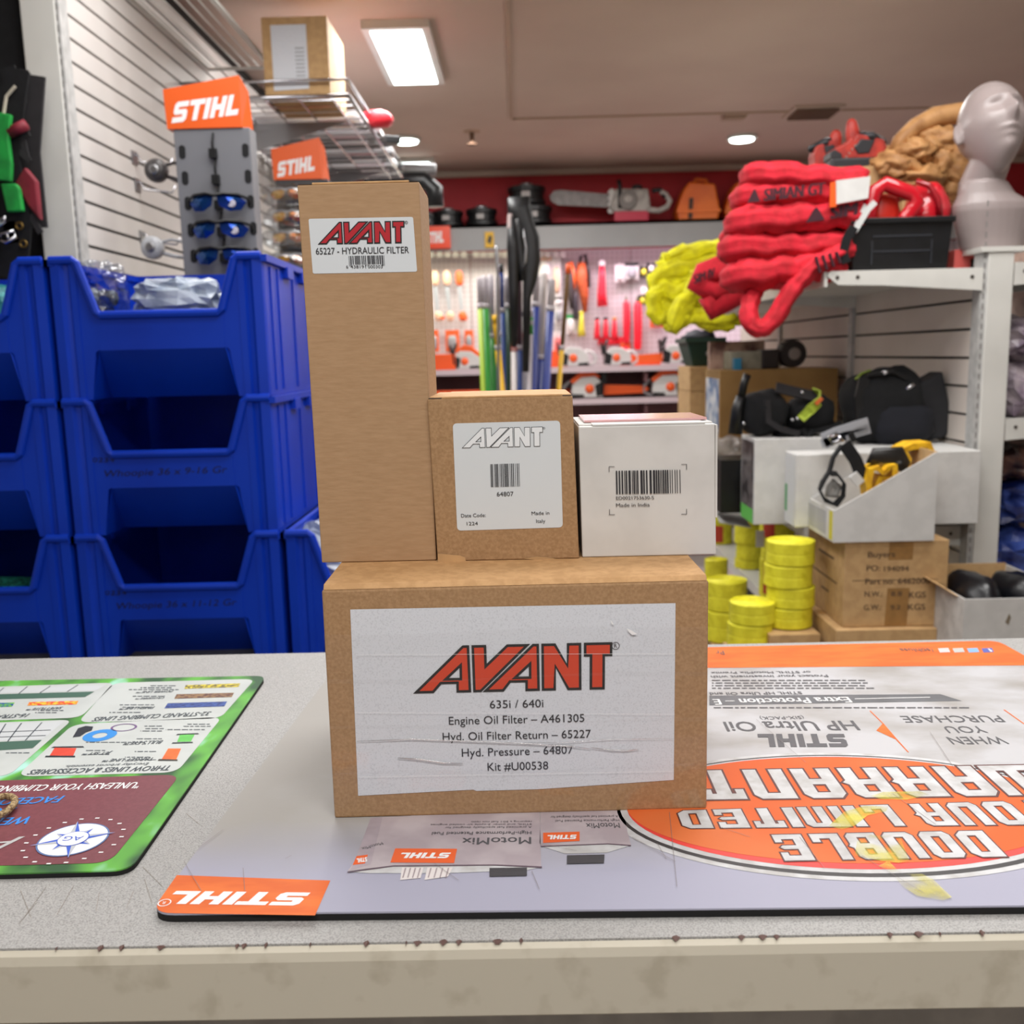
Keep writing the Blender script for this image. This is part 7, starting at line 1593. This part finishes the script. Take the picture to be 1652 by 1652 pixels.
# ---- rolls of yellow webbing
yroll = M('yellow_roll', (232, 226, 52), rough=.65, c2=(214, 206, 36), scale=40, bump=.3, bscale=220)
redlab = plain('roll_label_red', (190, 62, 40), rough=.5)
proto = {}
def roll(label, x, y, z, r, h_, lab_ang=None, rz=0):
    t = thing('webbing_roll', label, 'roll', (x, y, z), 'yellow webbing rolls')
    pr = [(.012, .002), (r*.96, .001), (r, h_*.04), (r*.99, h_*.46), (r*.975, h_*.5), (r*.99, h_*.54), (r, h_*.96)]
    n = 9
    for i in range(n): a = r*(1-i/n*.82); pr += [(a-.0012, h_), (a-r*.045, h_-.0025)]
    MB().lathe((x, y, z), pr, 30).part('coil', yroll, t)
    MB().lathe((x, y, z), [(.010, h_*.5), (.013, h_*.95)], 10).part('core', plain('roll_core', (60, 58, 40)), t)
    if lab_ang is not None:
        m = MB(); k = 5; vs = []
        for i in range(k+1):
            a = lab_ang-.35+.7*i/k; vs += [(x+cos(a)*(r+.0012), y+sin(a)*(r+.0012), z+h_*.12), (x+cos(a)*(r+.0012), y+sin(a)*(r+.0012), z+h_*.9)]
        m.add(vs, [(2*i, 2*i+2, 2*i+3, 2*i+1) for i in range(k)]); m.part('red_label', redlab, t)
    w = MB(); a = -1.9
    return t
def stack(px0, px1, rows, Y, words, z0=None, ang=None, base=None):
    xm = (px0+px1)/2
    for i, (pt, pb) in enumerate(rows):
        zt, zb = at(xm, pt, Y).z, at(xm, pb, Y).z; r = (px1-px0)/2/FPX*Y
        if z0 is not None: zb2 = z0+.0012; h_ = max(.03, zt-z0-.002)
        else: zb2, h_ = zb, zt-zb
        t = roll(words[i], at(xm, (pt+pb)/2, Y).x+(i % 2)*.006, Y+r, zb2, r, h_, ang if ang and i % 2 == 0 else None)
        z0 = zb2+h_
# in front of the shelves, on a hidden low carton
def pedestal(label, px, Y, r, z):
    x = at(px, 1000, Y).x; MB().box(x-r, x+r, Y, Y+2*r, 0, z-.001).solo('roll_stand', carton, label, 'box')
zB = at(1283, 1018, 2.34).z; pedestal('cardboard stand under the front stack of yellow rolls', 1283, 2.31, .062, zB)
stack(1242, 1322, [(985, 1018), (952, 987), (916, 950), (878, 914)], 2.34, ['front stack of yellow rolls, lowest roll', 'front stack of yellow rolls, third roll from top', 'front stack of yellow rolls, second roll from top', 'front stack of yellow rolls, topmost roll beside the stencilled carton'], zB)
zB = at(1218, 1050, 2.32).z; pedestal('cardboard stand under the short stack of yellow rolls', 1218, 2.29, .055, zB)
stack(1180, 1256, [(1012, 1050), (978, 1012)], 2.32, ['lower roll of the short yellow stack just behind the counter', 'upper roll of the short yellow stack just behind the counter'], zB)
w_ = None
stack(1190, 1238, [(905, 930), (880, 905), (848, 880), (818, 846)], 3.52, ['shelf stack of yellow rolls, lowest roll', 'shelf stack of yellow rolls, third from top', 'shelf stack of yellow rolls, second from top', 'shelf stack of yellow rolls, topmost under the white carton'], LZ, None)
stack(1232, 1290, [(905, 935), (872, 905), (838, 870)], 3.08, ['yellow roll with red label, lowest of the shelf middle stack', 'yellow roll in the middle of the shelf middle stack', 'yellow roll with red label, top of the shelf middle stack'], LZ, -2.3)
stack(1146, 1186, [(845, 872), (812, 845), (778, 812)], 4.0, ['far yellow roll with red label beside the white box, lowest', 'far yellow roll beside the white box, middle one', 'far yellow roll with red label beside the white box, top'], LZ, -1.9)
zB = at(1190, 975, 2.9).z
stack(1140, 1210, [(990, 1035), (942, 990)], 2.78, ['lower deck yellow roll, bottom of pair right of the taped box', 'lower deck yellow roll, top of pair right of the taped box'], at(1180, 1040, 2.78).z, -.9); x_ = at(1182, 1000, 2.78).x
MB().box(x_-.06, x_+.06, 2.78, 2.90, DZ+.005, at(1180, 1040, 2.78).z).solo('roll_stand', carton, 'cardboard stand on the bottom deck under the rolls right of the taped box', 'box')
stack(1140, 1178, [(905, 940)], 3.35, ['far deck yellow roll seen past the white box corner'], at(1158, 945, 3.35).z); x_ = at(1159, 930, 3.35).x
MB().box(x_-.05, x_+.05, 3.35, 3.44, DZ+.005, at(1158, 945, 3.35).z).solo('roll_stand', carton, 'cardboard stand on the bottom deck under the far roll', 'box')
w = MB(); p = at(1226, 858, 2.82); MB().box(p.x-.012, p.x+.012, 2.815, 2.818, at(1226, 882, 2.82).z, p.z+.004).solo('shelf_label', white_board, 'small white shelf label in front of the yellow shelf stacks', 'label')

# ---- lower right: open white box, bags beyond the post
Yw = 2.1
a, b = at(1556, 968, Yw), at(1660, 972, Yw)
zw = at(1600, 966, Yw).z
t = thing('open_white_box', 'open white carton of black boots at lower right corner', 'box', (a.x+.1, Yw+.15, 0))
xb = a.x+.26
MB().box(a.x, xb, Yw, Yw+.004, .55, zw).part('front_wall', white_board, t); MB().box(a.x, a.x+.004, Yw+.004, Yw+.34, .55, zw).part('left_wall', M('shade_white_board', (206, 204, 200), rough=.6), t); MB().box(xb-.004, xb, Yw+.004, Yw+.34, .55, zw).part('right_wall', white_board, t); MB().box(a.x+.004, xb-.004, Yw+.336, Yw+.34, .55, zw+.004).part('back_wall', carton, t); MB().box(a.x+.004, xb-.004, Yw+.004, Yw+.336, .55, .556).part('box_floor', carton, t)
m = MB(); m.hexa([(a.x-.004, Yw+.03, zw), (a.x, Yw+.03, zw), (a.x, Yw+.33, zw), (a.x-.004, Yw+.33, zw), (a.x-.03, Yw+.06, zw+.018), (a.x-.026, Yw+.06, zw+.018), (a.x-.026, Yw+.32, zw+.018), (a.x-.03, Yw+.32, zw+.018)]); m.part('open_flap', carton, t)
MB().prism([at(1622, 1004, Yw-.001), at(1628, 990, Yw-.001), at(1631, 996, Yw-.001), at(1627, 1008, Yw-.001)], (0, .0008, 0)).part('smudge', plain('smudge_brown', (130, 118, 100)), t)
MB().box(a.x-.02, xb+.02, Yw-.01, Yw+.36, 0, .549).solo('box_stand', carton, 'large carton under the open white box, hidden behind counter', 'box')
for i, (px, r) in enumerate(((1584, .050), (1656, .050))):
    c = at(px, 958, Yw+.1); t = thing('black_boot', 'glossy black boot shape in the open white carton, %s one' % ('left', 'right')[i], 'boot', (c.x, Yw+.15, .557))
    m = MB(); m.blob((c.x, Yw+.15, zw-.05), (r, .11, .075), 20, 14, .15, 1.8, i+3, .85); m.tube([(c.x, Yw+.17, .557), (c.x, Yw+.17, zw-.06)], .042, 14); m.part('leather', plain('black_leather', (16, 17, 22), rough=.28), t, smooth=True)
RB2 = pr1+.002
gshelf('small piece of white shelf right of the end post, upper', at(1645, 432, RGY).z+.01, RGY, 3.3, .36, RB2, 1); gshelf('white shelf right of the end post at mid height', at(1645, 690, RGY).z+.02, RGY, 3.3, .36, RB2, 1)
MB().box(RB2+.38, RB2+.40, RGY+.1, 3.3, 0, 1.75).solo('side_panel', M('panel_warm', (190, 160, 146), rough=.7), 'warm beige panel beyond the right end post', 'panel')
pu = M('bag_lilac', (190, 178, 186), rough=.25, c2=(128, 112, 130), scale=16, bump=.5, bscale=50); pb = M('bag_blue', (70, 92, 170), rough=.2, c2=(26, 40, 100), scale=12, lo=.42, hi=.58, bump=.6, bscale=40)
zz1 = at(1645, 690, RGY).z+.021
bag('lilac clear bag on the shelf right of the post, lower one', (RB2+.085, RGY+.15, zz1+.075), (.08, .1, .075), 31, None, pu); bag('lilac clear bag on the shelf right of the post, upper one', (RB2+.09, RGY+.15, zz1+.205), (.082, .1, .055), 33, None, pu)
zt9 = at(1630, 950, RGY).z
MB().box(RB2+.004, RB2+.3, RGY+.05, RGY+.4, 0, zt9-.03).solo('bag_carton', carton, 'carton below the blue wrapped bags right of the post', 'box')
bag('blue shiny wrapped bag low right of the post', (RB2+.10, RGY+.2, zt9-.029+.085), (.095, .12, .085), 35, None, pb); bag('blue and clear wrapped bag above it right of the post', (RB2+.10, RGY+.2, zt9-.029+.235), (.095, .12, .062), 37, None, pb); bag('brownish clear bag uppermost under the white shelf right of the post', (RB2+.10, RGY+.2, zt9-.029+.345), (.09, .11, .045), 39, None, M('bag_brown', (150, 110, 96), rough=.25, c2=(60, 44, 50), scale=14, bump=.5, bscale=40))
